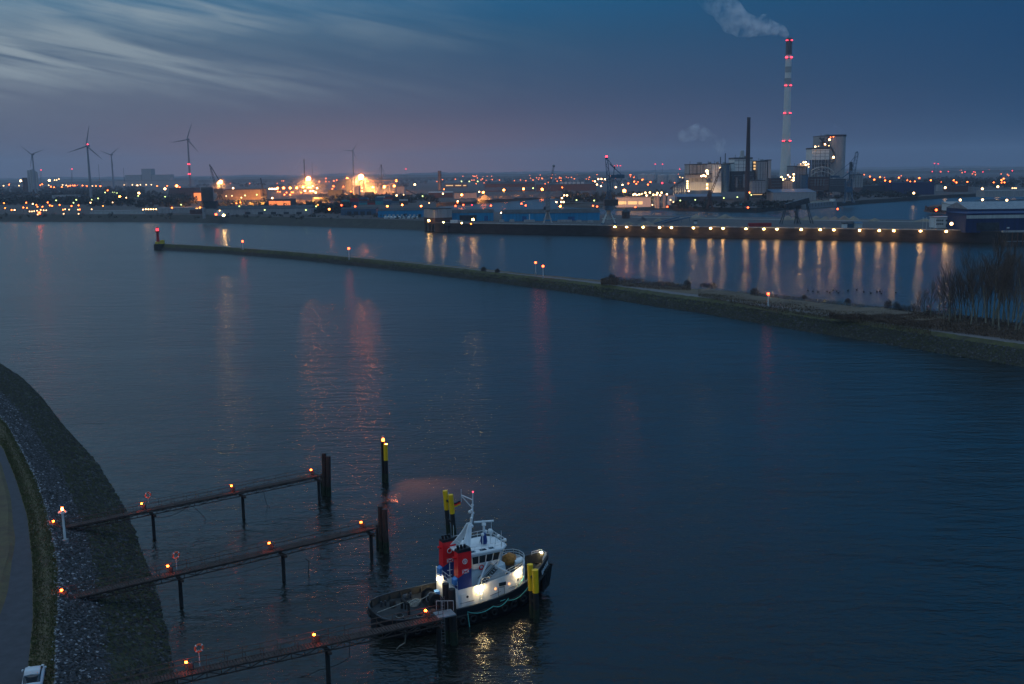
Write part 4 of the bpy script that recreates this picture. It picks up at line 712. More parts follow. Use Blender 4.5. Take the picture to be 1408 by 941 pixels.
# ------------------------------------------------------------------ harbour cranes
def quay_crane(px, y_base, ys, label, mats, base=QZ, flip=1, boom=None, wide=1.0, arm=None, hook=None, ped='clad_pale'):
    # ys: y of portal top, cabin top ; boom: ((x,y),(x,y)) ; arm: counter jib polyline
    p = G(px, y_base, base); Y = p.y; s = Y / FPX; t = thing('harbour_crane', label, 'crane', tuple(p)); mt1, mt2 = M[mats[0]], M[mats[1]]
    Pz = lambda x, y: ZP(x, y, Y)
    top = Pz(px, ys[0]); 
    for sx in (-1, 1):
        for sy in (-1, 1): MB().tube((p.x + sx * 4.2 * wide, Y + sy * 3.6, base + .8), (top.x + sx * .9 * wide, Y + sy * .9, top.z), .55, .45, 6).build('leg', M[ped], t); MB().box((p.x + sx * 4.2 * wide - 1.2, Y + sy * 3.6 - .5, base), (p.x + sx * 4.2 * wide + 1.2, Y + sy * 3.6 + .5, base + .9)).build('bogie', mt1, t)
    MB().box((p.x - 4.6 * wide, Y - .3, base + 4), (p.x + 4.6 * wide, Y + .3, base + 4.7)).build('portal_beam', M[ped], t)
    MB().lathe((top.x, Y, 0), [(1.7, base + (top.z - base) * .35), (1.35, top.z), (2.3, top.z + .2), (2.3, top.z + 1)], 14).build('column', M[ped], t)
    ct = Pz(px, ys[1]); MB().cbox((ct.x, Y, top.z + 1), (5.4 * wide, 6, (ct.z - top.z) * .45), taper=.9).build('machinery_house', mt1, t)
    MB().cbox((ct.x - 3.4 * flip * wide, Y - 2, top.z + 1.5), (1.8, 2, 2.4)).build('cab', mt2, t)
    b = MB(); zt_ = top.z + 1 + (ct.z - top.z) * .45
    for sx in (-1, 1):
        for sy in (-1, 1): b.tube((ct.x + sx * 2.3 * wide, Y + sy * 2.2, zt_), (ct.x + sx * .8, Y + sy * .8, ct.z), .28, n=4)
    n_ = 4
    for i in range(n_):
        z0_ = zt_ + (ct.z - zt_) * i / n_; z1_ = zt_ + (ct.z - zt_) * (i + 1) / n_; w0 = 2.3 - 1.5 * i / n_; w1 = 2.3 - 1.5 * (i + 1) / n_
        for sy in (-1, 1): b.tube((ct.x - w0, Y + sy * w0, z0_), (ct.x + w1, Y + sy * w1, z1_), .2, n=4); b.tube((ct.x - w0, Y + sy * w0, z0_), (ct.x + w0, Y + sy * w0, z0_), .2, n=4)
    b.build('tower_frame', mt1, t)
    if boom:
        a = Pz(*boom[0]); e = Pz(*boom[1]); d = (e - a).normalized(); side = Vector((0, 1, 0)); nn = d.cross(side); b = MB(); w0, w1 = boom[2] if len(boom) > 2 else (1.1, .5); K = 9
        for cx_, cy_ in ((-1, -1), (1, -1), (1, 1), (-1, 1)): b.tube(a + nn * w0 * cx_ + side * w0 * cy_, e + nn * w1 * cx_ + side * w1 * cy_, .24, .18, 4)
        for i in range(K):
            f0, f1 = i / K, (i + 1) / K; q0_ = a.lerp(e, f0); q1_ = a.lerp(e, f1); u0_, u1_ = w0 + (w1 - w0) * f0, w0 + (w1 - w0) * f1; s_ = 1 if i % 2 else -1
            for cy_ in (-1, 1): b.tube(q0_ + nn * u0_ * s_ + side * u0_ * cy_, q1_ - nn * u1_ * s_ + side * u1_ * cy_, .15, n=4)
            for cx_ in (-1, 1): b.tube(q0_ + nn * u0_ * cx_ + side * u0_ * s_, q1_ + nn * u1_ * cx_ - side * u1_ * s_, .15, n=4)
        b.build('boom', mt1, t); MB().ball(e, 1.1).build('boom_head', mt1, t)
        MB().tube(Pz(px, ys[1]), e.lerp(a, .12), .12, n=4).build('stay_cable', mt1, t)
        if hook: h = Pz(*hook); MB().tube(e, (e.x, e.y, h.z), .1, n=4).ball((e.x, e.y, h.z), .9).build('hook_line', mt1, t)
    if arm:
        b = MB()
        for q, r_ in zip(arm[0], arm[0][1:]): b.tube(Pz(*q) - Vector((0, 1, 0)), Pz(*r_) - Vector((0, 1, 0)), .5, n=5); b.tube(Pz(*q) + Vector((0, 1, 0)), Pz(*r_) + Vector((0, 1, 0)), .5, n=5)
        b.build('counter_jib', mt1, t)
        if arm[1]:
            x0, y0, x1, y1 = arm[1]; A = Pz(x0, y1); C = Pz(x1, y0); MB().box((A.x, Y - 1.8, A.z), (C.x, Y + 1.8, C.z)).build('counterweight', mt1, t)
    return t, Pz, Y
quay_crane(753, 308.4, (291, 265), 'grey quay crane with one thin upright jib beside the long blue shed', ('steel_grey', 'steel_dark'), boom=((754, 266), (761.4, 228.4), (.9, .45)), wide=.75, ped='clad_grey')
t, Pz, Y = quay_crane(837, 308.4, (291, 262), 'tall grey quay crane with folded thick jib and a red light on top', ('steel_blue', 'steel_grey'), boom=((838, 264), (834, 217.5), (1.3, .9)), wide=1.15, arm=(((836, 247), (849, 240.5), (858, 241)), (840, 240.5, 858.5, 245.5)))
MB().ball(Pz(834, 215.8), 1.0).build('warning_light', M['lamp_red_b'], t)
b = MB()
for q, r_ in (((838, 225), (844.5, 231)), ((844.5, 231), (842, 260)), ((838.5, 226), (854, 240)), ((844.5, 231), (853, 239)), ((846, 246), (852, 256)), ((855, 246), (849, 258)), ((834, 217), (844.5, 231))): b.tube(Pz(*q), Pz(*r_), .32, n=4)
b.build('upper_frame', M['steel_blue'], t); MB().box((Pz(844.3, 240).x, Y - 1, Pz(844, 233).z), (Pz(845.6, 240).x, Y + 1, Pz(844, 228.5).z)).build('jib_head', M['steel_dark'], t)
MB().cbox((Pz(840, 280).x, Y, Pz(840, 283).z), (11, 7, 5)).build('winch_house', M['steel_dark'], t)
quay_crane(302, 278, (268, 259), 'grey harbour crane with raised jib before the glowing tan hall', ('steel_dark', 'steel_grey'), base=LZ, boom=((298, 262), (288.4, 227), (1.4, .7)), wide=1.6, hook=(285, 245), arm=(((290, 229), (300, 246), (305.5, 262)), (294.5, 260, 306.5, 265)), ped='steel_dark')
quay_crane(364, 281, (274, 266), 'dim grey crane left of the fiery orange hall', ('steel_dark', 'steel_grey'), base=LZ, boom=((363, 268), (358.5, 246), (1, .6)), wide=1.2, ped='steel_dark')
quay_crane(976, 287, (272, 262), 'rust brown lattice crane before the white slab', ('rust', 'rust'), base=LZ, boom=((978, 265), (991, 232), (1.0, .6)), wide=.7, ped='rust')
t, Pz, Y = quay_crane(1167, 279.5, (266, 249), 'blue portal crane with thick raised jib beside the power station', ('steel_blue', 'steel_blue'), base=LZ, boom=((1171, 250), (1178.5, 209.5), (2.2, 1.6)), wide=1.5, arm=(((1170, 236), (1158, 245), (1146, 243)), (1142, 241.6, 1154, 244.6)), ped='steel_grey')
b = MB().tube(Pz(1169, 223), Pz(1168, 248), .8, n=5).tube(Pz(1169, 224), Pz(1146, 242), .3, n=4).tube(Pz(1169, 224), Pz(1177, 213), .3, n=4).tube(Pz(1171, 246), Pz(1171.6, 277), 1.0, n=6).tube(Pz(1162.6, 248), Pz(1161.8, 277), 1.0, n=6); b.build('upper_frame', M['steel_blue'], t)
MB().box((Pz(1168, 240).x, Y - 2, Pz(1168, 235).z), (Pz(1171, 240).x, Y + 2, Pz(1168, 223).z)).build('machinery_house', M['steel_dark'], t)
# bulk gantry conveyor on the tongue
p = G(1095, 309, QZ); Y = p.y + 10; t = thing('bulk_loader', 'dark inclined covered belt on tall splayed legs on the quay', 'conveyor', (p.x, Y, QZ)); Pz = lambda x, y: ZP(x, y, Y)
a = Pz(1079, 283); e = Pz(1112, 275.6); nn = Vector((-(e - a).normalized().z, 0, (e - a).normalized().x)) * 2.1; yy = Vector((0, 2.2, 0))
MB().hexa([a - nn - yy, e - nn - yy, e - nn + yy, a - nn + yy, a + nn * .6 - yy, e + nn - yy, e + nn + yy, a + nn * .6 + yy]).build('gallery', M['steel_dark'], t)
for x0, y0, x1 in ((1081, 284.5, 1073.5), (1097, 281.5, 1094), (1093, 290, 1099.5), (1109, 279, 1116.4)):
    for s_ in (-1, 1): q = Pz(x1, 309); MB().tube((q.x, Y + s_ * 3.4, QZ), Pz(x0, y0) + Vector((0, s_ * 1.5, 0)), .42, n=5).build('leg', M['steel_dark'], t)
for i, (x0, x1) in enumerate(((899, 935), (912, 950))):
    p = G((x0 + x1) / 2, 307, QZ); a = G(x0, 308.4 - i, QZ); e = ZP(x1, 298.6 + i * .6, a.y + 16); t = thing('loading_ramp', ['teal blue inclined loading ramp on the quay, the lower one', 'teal blue inclined loading ramp on the quay, the upper one'][i], 'ramp', tuple(a)); yy = Vector((0, 1.3, 0)); up_ = Vector((0, 0, .8))
    MB().hexa([a - yy, e - yy, e + yy, a + yy, a - yy + up_, e - yy + up_, e + yy + up_, a + yy + up_]).build('belt', M['steel_blue'], t)
    for f in (.35, .65, .95): q = a.lerp(e, f); MB().tube((q.x, q.y - 1, QZ), (q.x, q.y, q.z), .25, n=4).build('leg', M['steel_blue'], t)
# bulk ship at the far quay
a = G(1110, 287.3, 0); e = G(1151, 284, 0); d = (e - a); LN = d.length; d.normalize(); n_ = Vector((-d.y, d.x, 0)); t = thing('cargo_barge', 'grey cargo barge loaded with pale sand at the basin bank', 'barge', tuple(a))
def hp(u, v_, z): q = a + d * u + n_ * v_; return (q.x, q.y, z)
MB().prism([hp(0, 3, 0)[:2], hp(4, 0, 0)[:2], hp(LN - 1, 0, 0)[:2], hp(LN, 2, 0)[:2], hp(LN, 8, 0)[:2], hp(4, 10, 0)[:2]], -1, 6.6).build('hull', M['steel_grey'], t)
b = MB(); vs = []
for i in range(13):
    f = i / 12; h_ = 7.2 + 1.6 * math.sin(math.pi * f) + .5 * math.sin(i * 2.1)
    vs += [hp(6 + f * (LN - 14), 1.5, 6.4), hp(6 + f * (LN - 14), 5, h_), hp(6 + f * (LN - 14), 8.5, 6.4)]
b.add(vs, [(i * 3 + j, (i + 1) * 3 + j, (i + 1) * 3 + j + 1, i * 3 + j + 1) for i in range(12) for j in (0, 1)]); b.build('sand_cargo', M['heap_sand'], t)
for i in range(9): MB().box(hp(6 + i * (LN - 12) / 9, -.12, 2), tuple(Vector(hp(7 + i * (LN - 12) / 9, .2, 6)))).build('hull_rib', M['steel_dark'], t)
MB().prism([hp(LN - 6, 2, 0)[:2], hp(LN - 1.5, 2, 0)[:2], hp(LN - 1.5, 8, 0)[:2], hp(LN - 6, 8, 0)[:2]], 6.7, 9.6).build('wheelhouse', M['white_paint'], t)
# barge at the right edge
a = G(1384, 338, 0); t = thing('pontoon', 'dark pontoon with pale gangway at the right end of the quay', 'pontoon', tuple(a)); MB().box((a.x, a.y - 2, -1), (a.x + 40, a.y + 8, 2.4)).build('hull', M['steel_dark'], t); q = G(1390, 322, QZ)
MB().box((q.x, a.y + 6, QZ + .3), (q.x + 30, a.y + 8, QZ + 1.4)).build('gangway', M['clad_grey'], t)
for x in (1389, 1397, 1405): q = G(x, 338, 0); MB().tube((q.x, a.y - 2.4, -1), (q.x, a.y - 2.4, 8.5), .35, n=6).build('pile', M['rust'], t)
# little hut beside the tall crane, hut roofs, flagpoles
p = G(860.5, 300.5, QZ); t = thing('round_hut', 'small dark red hut with pointed roof right of the tall crane', 'hut', tuple(p)); MB().lathe(tuple(p), [(3.6, 0), (3.6, 5.4)], 8, smooth=False).build('wall', M['brick'], t); MB().lathe(tuple(p), [(4.6, 5.4), (.2, 8.6)], 8, smooth=False).build('roof', M['roof_dark'], t)
for i, x in enumerate((1268.6, 1273.5, 1279, 1284.3, 1289)):
    p = G(x, 315.2, QZ); o = MB().tube(p, (p.x, p.y, ZP(x, 299.5, p.y).z), .13, .08, 5).ball((p.x, p.y, ZP(x, 299.5, p.y).z), .22, n=6, k=4).build('flagpole', M['clad_pale'], origin=tuple(p)); tag(o, 'bare thin flagpole in the row left of the white office', 'flagpole', 'flagpoles by the white office')
# jetty mound in the basin and wooded spit
def mound(name, pts, h, label, mt_='crown', kind='structure', base=-1, n=90, rr=4):
    cs = [G(x, y, 0) for x, y in pts]; b = MB(); vs = [(q.x, q.y, base) for q in cs]; c_ = sum(cs, Vector()) / len(cs); 
    for f, z in ((.86, h * .5), (.6, h * .85), (.3, h)): vs += [(c_.x + (q.x - c_.x) * f, c_.y + (q.y - c_.y) * f, z * (1 + .15 * mnoise.noise(q * .05))) for q in cs]
    k_ = len(cs); b.add(vs, [(r_ * k_ + i, r_ * k_ + (i + 1) % k_, (r_ + 1) * k_ + (i + 1) % k_, (r_ + 1) * k_ + i) for r_ in range(3) for i in range(k_)] + [tuple(range(3 * k_, 4 * k_))]); o = b.build(name, M[mt_]); o['kind'] = kind; return o
mound('basin_spit', [(762, 283.5), (790, 286), (845, 287.5), (900, 289), (930, 290), (930, 284), (880, 280), (800, 279), (770, 280.5)], 5.4, '', 'bank_far')
mound('jetty_mound', [(1268, 290.5), (1285, 294.2), (1330, 296), (1345, 292), (1330, 286), (1290, 285.6), (1272, 287.5)], 6, '', 'rust')
# ------------------------------------------------------------------ far trees as clumps of leafy crowns
def foliage(name, spots, label=None, kind='stuff', mt_='crown', seed=1, faces=46):
    rg = random.Random(seed); b = MB(); vs = []; fs = []
    for (x, y, z, r, h) in spots:
        for i in range(faces):
            u = rg.uniform(-1, 1); a = rg.uniform(0, 6.283); q = math.sqrt(1 - u * u); rad = rg.uniform(.6, 1.0) * (1 + .25 * math.sin(a * 3 + x))
            c_ = Vector((x + r * rad * q * math.cos(a), y + r * rad * q * math.sin(a), z + h * .55 + h * .5 * rad * u)); s_ = r * rg.uniform(.22, .42)
            d1 = Vector((rg.uniform(-1, 1), rg.uniform(-1, 1), rg.uniform(-.6, .6))).normalized(); d2 = d1.cross(Vector((rg.uniform(-1, 1), rg.uniform(-1, 1), rg.uniform(-1, 1)))).normalized()
            k_ = len(vs); vs += [c_ - d1 * s_, c_ + d2 * s_ * .7, c_ + d1 * s_, c_ - d2 * s_ * .7]; fs.append((k_, k_ + 1, k_ + 2, k_ + 3))
    b.add(vs, fs); o = b.build(name, M[mt_]); o['kind'] = kind
    if label: o['label'] = label
    return o
rg = random.Random(3); sp = []
def scatter(n, x0, x1, y0, y1, hmin=7, hmax=12, base=LZ, minY=0):
    out = []
    for i in range(n):
        x, y = rg.uniform(x0, x1), rg.uniform(y0, y1); p = G(x, y, base)
        if p.y < 9000: h = rg.uniform(hmin, hmax); out.append((p.x, p.y, base - 1, h * rg.uniform(.5, .8), h))
    return out
foliage('far_wood', scatter(520, -20, 200, 258.5, 273) + scatter(120, 100, 260, 266, 275) + scatter(150, 0, 125, 276, 282) + scatter(90, 120, 270, 276, 284), 'dark bluish woodland on the far left shore', seed=2, faces=30)
foliage('far_wood', scatter(150, 172, 440, 278, 286, 4, 8) + scatter(110, 425, 480, 283, 294, 5, 9) + scatter(160, 440, 600, 271, 280, 6, 10), 'dark scrub between the far sheds and works', seed=4, faces=26)
foliage('spit_wood', [(q[0], q[1], 3, q[3], q[4]) for q in scatter(150, 772, 930, 268, 278.5, 6, 11)] + scatter(70, 925, 1090, 281, 287, 5, 8), 'dark trees on the wooded spit in the basin', seed=5, faces=34)
foliage('far_wood', scatter(300, 1165, 1420, 247, 258, 8, 13) + scatter(110, 1180, 1260, 262, 272, 6, 10) + scatter(70, 1050, 1180, 262, 276, 6, 9), 'dark woodland behind the right bank', seed=6, faces=30)
foliage('far_wood', scatter(520, 560, 1110, 243, 253, 8, 14) + scatter(260, 250, 560, 249, 258, 7, 12), 'distant dark trees behind the inner basin', seed=8, faces=24)
foliage('jetty_scrub', [(q[0], q[1], 3, q[3], q[4]) for q in scatter(60, 1272, 1330, 288.5, 293, 3, 5, base=3)], 'low red brown scrub on the little jetty mound', mt_='rust', seed=9, faces=30)
foliage('bank_scrub', [(q[0], q[1], 6.5, q[3], q[4]) for q in scatter(120, 0, 600, 297, 303, 2, 3.5, base=6)], 'low scrub on the crest of the far flood bank', seed=10, faces=18)
# wooded skyline: far ridges of treetops with uneven outline and real depth
for k_, (Y, h, sd) in enumerate(((6500, 26, 1), (9500, 40, 2), (14000, 62, 3))):
    b = MB(); n_ = 420; vs = []
    for i in range(n_ + 1):
        x = -Y * .62 + i * Y * 1.3 / n_; hh = h * (.62 + .3 * mnoise.noise(Vector((x * .0016, sd, 0))) + .16 * mnoise.noise(Vector((x * .012, sd, 5))) + .1 * mnoise.noise(Vector((x * .06, sd, 9))))
        yy_ = Y + 200 * mnoise.noise(Vector((x * .001, sd, 2))); vs += [(x, yy_, LZ - 1), (x, yy_ + 30, LZ + hh), (x, yy_ + 260, LZ + hh * .9), (x, yy_ + 320, LZ - 1)]
    b.add(vs, [(i * 4 + j, (i + 1) * 4 + j, (i + 1) * 4 + j + 1, i * 4 + j + 1) for i in range(n_) for j in range(3)]); o = b.build('far_woodland_ridge', M['crown']); o['kind'] = 'structure'
# ------------------------------------------------------------------ smoke
def smoke(name, label, p0, pts, dens, col=(.99, .98, .99)):   # pts: (x px, y px, radius px) blobs; a closed skin of blobs with an even volume
    Y = p0[1]; mb = bpy.data.metaballs.new(name); mb.resolution = 2.6; mb.render_resolution = 2.6; mb.threshold = .3
    rg_ = random.Random(3)
    for x, y, r in pts:
        c_ = ZP(x, y, Y); e = mb.elements.new(); e.co = (c_.x - p0[0], rg_.uniform(-3, 3) + 0, c_.z - p0[2]); e.radius = r * 1.5 * Y / FPX
    o = bpy.data.objects.new(name, mb); COL.objects.link(o); o.location = p0
    m_ = bpy.data.materials.new(name); m_.use_nodes = True; t_ = m_.node_tree; t_.nodes.remove(t_.nodes['Principled BSDF']); pv_ = t_.nodes.new('ShaderNodeVolumePrincipled'); pv_.inputs['Color'].default_value = (*col, 1); pv_.inputs['Anisotropy'].default_value = .2
    g_ = t_.nodes.new('ShaderNodeNewGeometry'); nz_ = t_.nodes.new('ShaderNodeTexNoise'); nz_.inputs['Scale'].default_value = .07; nz_.inputs['Detail'].default_value = 5; nz_.inputs['Roughness'].default_value = .6; t_.links.new(g_.outputs['Position'], nz_.inputs['Vector'])
    mr_ = t_.nodes.new('ShaderNodeMapRange'); mr_.inputs['From Min'].default_value = .42; mr_.inputs['From Max'].default_value = .66; mr_.inputs['To Max'].default_value = dens; t_.links.new(nz_.outputs['Fac'], mr_.inputs[0]); tc_ = t_.nodes.new('ShaderNodeTexCoord'); sx_ = t_.nodes.new('ShaderNodeSeparateXYZ'); t_.links.new(tc_.outputs['Object'], sx_.inputs[0]); fd = t_.nodes.new('ShaderNodeMapRange'); fd.inputs['From Min'].default_value = -150; fd.inputs['From Max'].default_value = -35; t_.links.new(sx_.outputs[0], fd.inputs[0])
    ml = t_.nodes.new('ShaderNodeMath'); ml.operation = 'MULTIPLY'; t_.links.new(mr_.outputs[0], ml.inputs[0]); t_.links.new(fd.outputs[0], ml.inputs[1]); t_.links.new(ml.outputs[0], pv_.inputs['Density'])
    t_.links.new(pv_.outputs[0], t_.nodes['Material Output'].inputs['Volume']); mb.materials.append(m_); m_.cycles.volume_step_rate = 1.0
    tag(o, label, None, kind='stuff'); return o
smoke('chimney_smoke', 'pale smoke plume drifting left from the tall chimney top', (ox, PYD + 3, zt), [(1080.5, 48, 4.2), (1076, 43.5, 6.5), (1071, 41, 7.5), (1064, 41, 9), (1058, 37, 9), (1050, 30, 9.5), (1050, 39, 10), (1042, 38, 11), (1034, 36, 12), (1025, 33, 13), (1016, 29, 14), (1010, 22, 14), (1006, 14, 14), (1018, 40, 11), (1028, 42, 9), (1004, 34, 12), (998, 4, 15), (990, -6, 16), (980, 8, 12), (996, 20, 13), (972, -4, 14)], .10)
smoke('steam_cloud', 'faint steam cloud drifting left above the boiler house', (ZP(991, 212, 1560).x, 1560, ZP(991, 212, 1560).z), [(991, 207, 6), (986, 200, 7), (993, 196, 5.5), (979, 192, 8), (970, 186, 9), (960, 180, 10), (951, 184, 10), (941, 187, 9)], .06)
smoke('roof_steam', 'wisp of steam on top of the tall rounded slab', (ZP(1157, 183, 1715).x, 1715, ZP(1157, 183, 1715).z), [(1157, 182, 2.2), (1156, 179, 2.4), (1152, 175, 2.6), (1148, 173, 2.6)], .02)

def glow_ball(px, py, h, rad, dens, label):  # ball of thin haze added around lamps to give them a glow
    p = G(px, py, LZ + h); b = MB().ball((0, 0, 0), rad, n=24, k=12, sz=.8); m_ = bpy.data.materials.new('added_glow_haze'); m_.use_nodes = True; t_ = m_.node_tree; t_.nodes.remove(t_.nodes['Principled BSDF']); pv_ = t_.nodes.new('ShaderNodeVolumePrincipled'); pv_.inputs['Color'].default_value = (.95, .93, .92, 1)
    tc_ = t_.nodes.new('ShaderNodeTexCoord'); ln_ = t_.nodes.new('ShaderNodeVectorMath'); ln_.operation = 'LENGTH'; t_.links.new(tc_.outputs['Object'], ln_.inputs[0]); mr_ = t_.nodes.new('ShaderNodeMapRange'); mr_.inputs['From Min'].default_value = 0; mr_.inputs['From Max'].default_value = rad * .8; mr_.inputs['To Min'].default_value = 1; mr_.inputs['To Max'].default_value = 0
    t_.links.new(ln_.outputs['Value'], mr_.inputs[0]); pw = t_.nodes.new('ShaderNodeMath'); pw.operation = 'POWER'; pw.inputs[1].default_value = 2.0; t_.links.new(mr_.outputs[0], pw.inputs[0]); ml = t_.nodes.new('ShaderNodeMath'); ml.operation = 'MULTIPLY'; ml.inputs[1].default_value = dens; t_.links.new(pw.outputs[0], ml.inputs[0]); t_.links.new(ml.outputs[0], pv_.inputs['Density']); t_.links.new(pv_.outputs[0], t_.nodes['Material Output'].inputs['Volume'])
    o = b.build('added_glow_haze', m_); o.location = p + Vector((0, -4, 0)); tag(o, label, kind='stuff')
glow_ball(303, 250.5, 26, 60, .0022, 'thin haze added for the glow around the floodlight behind the grey crane'); glow_ball(424, 246, 34, 110, .0022, 'thin haze added for the glow around the floodlight by the flare stack'); glow_ball(496.5, 243.3, 38, 135, .0022, 'thin haze added for the glow around the largest works floodlight')
glow_ball(400, 261, 16, 80, .0012, 'thin haze added for the glow over the row of works lamps'); glow_ball(535, 256, 16, 70, .0012, 'thin haze added for the glow over the right half of the cement works')
# ------------------------------------------------------------------ mole furniture: beacon tower, lamp posts, shrubs, bare trees
mat('beacon_red', (.42, .03, .03), scale=.8, var=.25); mat('beacon_yellow', (.55, .38, .04), scale=.8, var=.2); mat('bark', (.22, .185, .13), scale=2, var=.4, stretch=(1, 1, .3)); mat('twig', (.15, .10, .075), scale=1, var=.3); mat('shrub', (.032, .024, .02), scale=.3, var=.4); mat('shrub_brown', (.12, .078, .055), scale=.3, var=.4)
p = G(218.5, 343.5, 0); p.y += 2; t = thing('beacon_tower', 'slim red beacon tower on a yellow base at the tip of the mole', 'beacon', tuple(p)); zz = lambda y: ZP(218, y, p.y).z
MB().lathe((p.x, p.y, 0), [(4.2, -1), (4.0, 3.9)], 8, smooth=False).build('foundation', M['mole_stone'], t)
MB().lathe((p.x - 1, p.y, 0), [(2.0, 3.9), (1.9, zz(332.5))], 10).build('base', M['beacon_yellow'], t)
MB().box((p.x + .9, p.y - 1.3, 3.9), (p.x + 3.2, p.y + 1.3, 6.4)).build('door_house', M['beacon_yellow'], t)
MB().lathe((p.x - .9, p.y, 0), [(1.05, zz(332.5)), (.8, zz(319.6))], 14).build('tower', M['beacon_red'], t)
MB().lathe((p.x - .9, p.y, 0), [(.9, zz(319.6)), (2.0, zz(318.8)), (2.0, zz(318)), (.8, zz(317.8))], 14).build('gallery', M['beacon_red'], t)
lr = MB().lathe((p.x - .9, p.y, 0), [(.95, zz(317.6)), (1.0, zz(314))], 12).build('lantern', emat('lantern_red', (1, .04, .06), 2.2), t); MB().lathe((p.x - .9, p.y, 0), [(1.2, zz(314)), (.15, zz(312))], 12).build('lantern_roof', M['beacon_red'], t)
def mole_lamp(px, ylamp, ybase, base, label, glow='lamp_red_orange', r=.5, th_=.16):
    p = G(px, ybase, base); L_ = ZP(px, ylamp, p.y); t = thing('lamp_post', label, 'lamp post', tuple(p))
    MB().lathe((p.x, p.y, base - .5), [(.5, 0), (.45, 1.0)], 10).build('footing', M['concrete'], t)
    MB().tube((p.x, p.y, base + .4), (p.x, p.y, L_.z - r), th_, th_ * .8, 8).build('post', M['white_paint'], t)
    b = MB().torus((p.x, p.y, L_.z - r * 1.1), r * 1.25, .05, (1, 0, 0), (0, 1, 0), 14, 5)
    for k in range(4): a = k * math.pi / 2; b.tube((p.x, p.y, L_.z - r * 1.1), (p.x + r * 1.25 * math.cos(a), p.y + r * 1.25 * math.sin(a), L_.z - r * 1.1), .04, n=4)
    b.build('guard_ring', M['white_paint'], t)
    MB().lathe((p.x, p.y, L_.z), [(r * .6, -r), (r, -r * .3), (r * .9, r * .4), (r * .2, r * .8)], 10).build('lantern', M[glow], t); return t
mole_lamp(334, 331.8, 342.6, 4, 'lamp post on the thin end of the mole near the beacon tower', r=.62); mole_lamp(480, 341.6, 356, 4, 'lamp post on the bare middle stretch of the mole', r=.62)
mole_lamp(736.6, 361, 376, 4, 'left post of the close pair of white lamp posts on the mole', r=.5); mole_lamp(746.8, 366, 381.5, 4, 'right post of the close pair of white lamp posts on the mole', r=.5)
mole_lamp(1056, 404, 422, 4.2, 'white lamp post alone on the grassy wide part of the mole', r=.42, th_=.2)
def shrub(px, py, w_, h, n_, label, group=None, base=4.3, seed=0, m_='shrub', cat='shrub', twiggy=True):
    p = G(px, py, base); rg_ = random.Random(seed); b = MB(); vs = []; fs = []; st = MB()
    for i in range(n_):
        a = rg_.uniform(0, 6.28); q = rg_.random() ** .5 * w_ / 2; z = h * rg_.random() ** .8 * (1 - .45 * (2 * q / w_) ** 2); c_ = p + Vector((q * math.cos(a), q * math.sin(a), z)); s_ = rg_.uniform(.10, .26) * (1 + h * .15)
        d1 = Vector((rg_.uniform(-1, 1), rg_.uniform(-1, 1), rg_.uniform(-.3, 1))).normalized(); d2 = d1.orthogonal().normalized(); k_ = len(vs)
        vs += [c_ - d1 * s_, c_ + d2 * s_ * .45, c_ + d1 * s_, c_ - d2 * s_ * .45]; fs.append((k_, k_ + 1, k_ + 2, k_ + 3))
    for i in range(14): a = rg_.uniform(0, 6.28); q = w_ * .4 * rg_.random(); st.tube(p, p + Vector((q * math.cos(a), q * math.sin(a), h * rg_.uniform(.7, 1.1))), .05, .02, 3, cap=False)
    b.add(vs, fs); t = thing('shrub', label, cat, tuple(p), group); b.build('foliage', M[m_], t); st.build('stems', M['twig'], t); return t
for i, (x, y, w_, h, lab) in enumerate([(1037.5, 405, 3.2, 2.6, 'round dark shrub just left of the lone white lamp post'), (1221, 425, 2.4, 3.2, 'upright dark shrub, leftmost before the bare trees'), (1233, 427, 2.6, 3.0, 'dark shrub second from the left before the bare trees'), (1243, 429, 4, 2.2, 'low spreading dark shrub left of the small bare trees'), (1256, 430, 4.4, 2.8, 'wide dark shrub at the foot of the first small bare tree'), (968, 395.5, 3.4, 1.8, 'small shrub at the water edge of the mole grass'), (979, 397, 4.6, 2.4, 'spiky shrub at the water edge of the mole grass'), (945, 393.5, 3, 2.6, 'small spiky shrub at the right end of the brown thicket'), (841, 384, 2.8, 2.4, 'single bush at the left end of the brown thicket'), (665, 373.5, 2.6, 2.4, 'tiny bush on the mole crest left of the lamp pair'), (684, 375.5, 2.4, 2.2, 'second tiny bush on the mole crest left of the lamp pair'), (1305, 433, 6, 3.2, 'dark bush behind the first tall bare trees'), (1275, 433, 5, 2.8, 'dark bush under the second small bare tree'), (1166, 417, 2.2, 1.6, 'tiny tuft bush on the far edge of the wide mole'), (1106, 411, 2.0, 1.4, 'tiny bush on the mole edge right of the lone lamp')]):
    shrub(x, y, w_, h, 260, lab, seed=i)
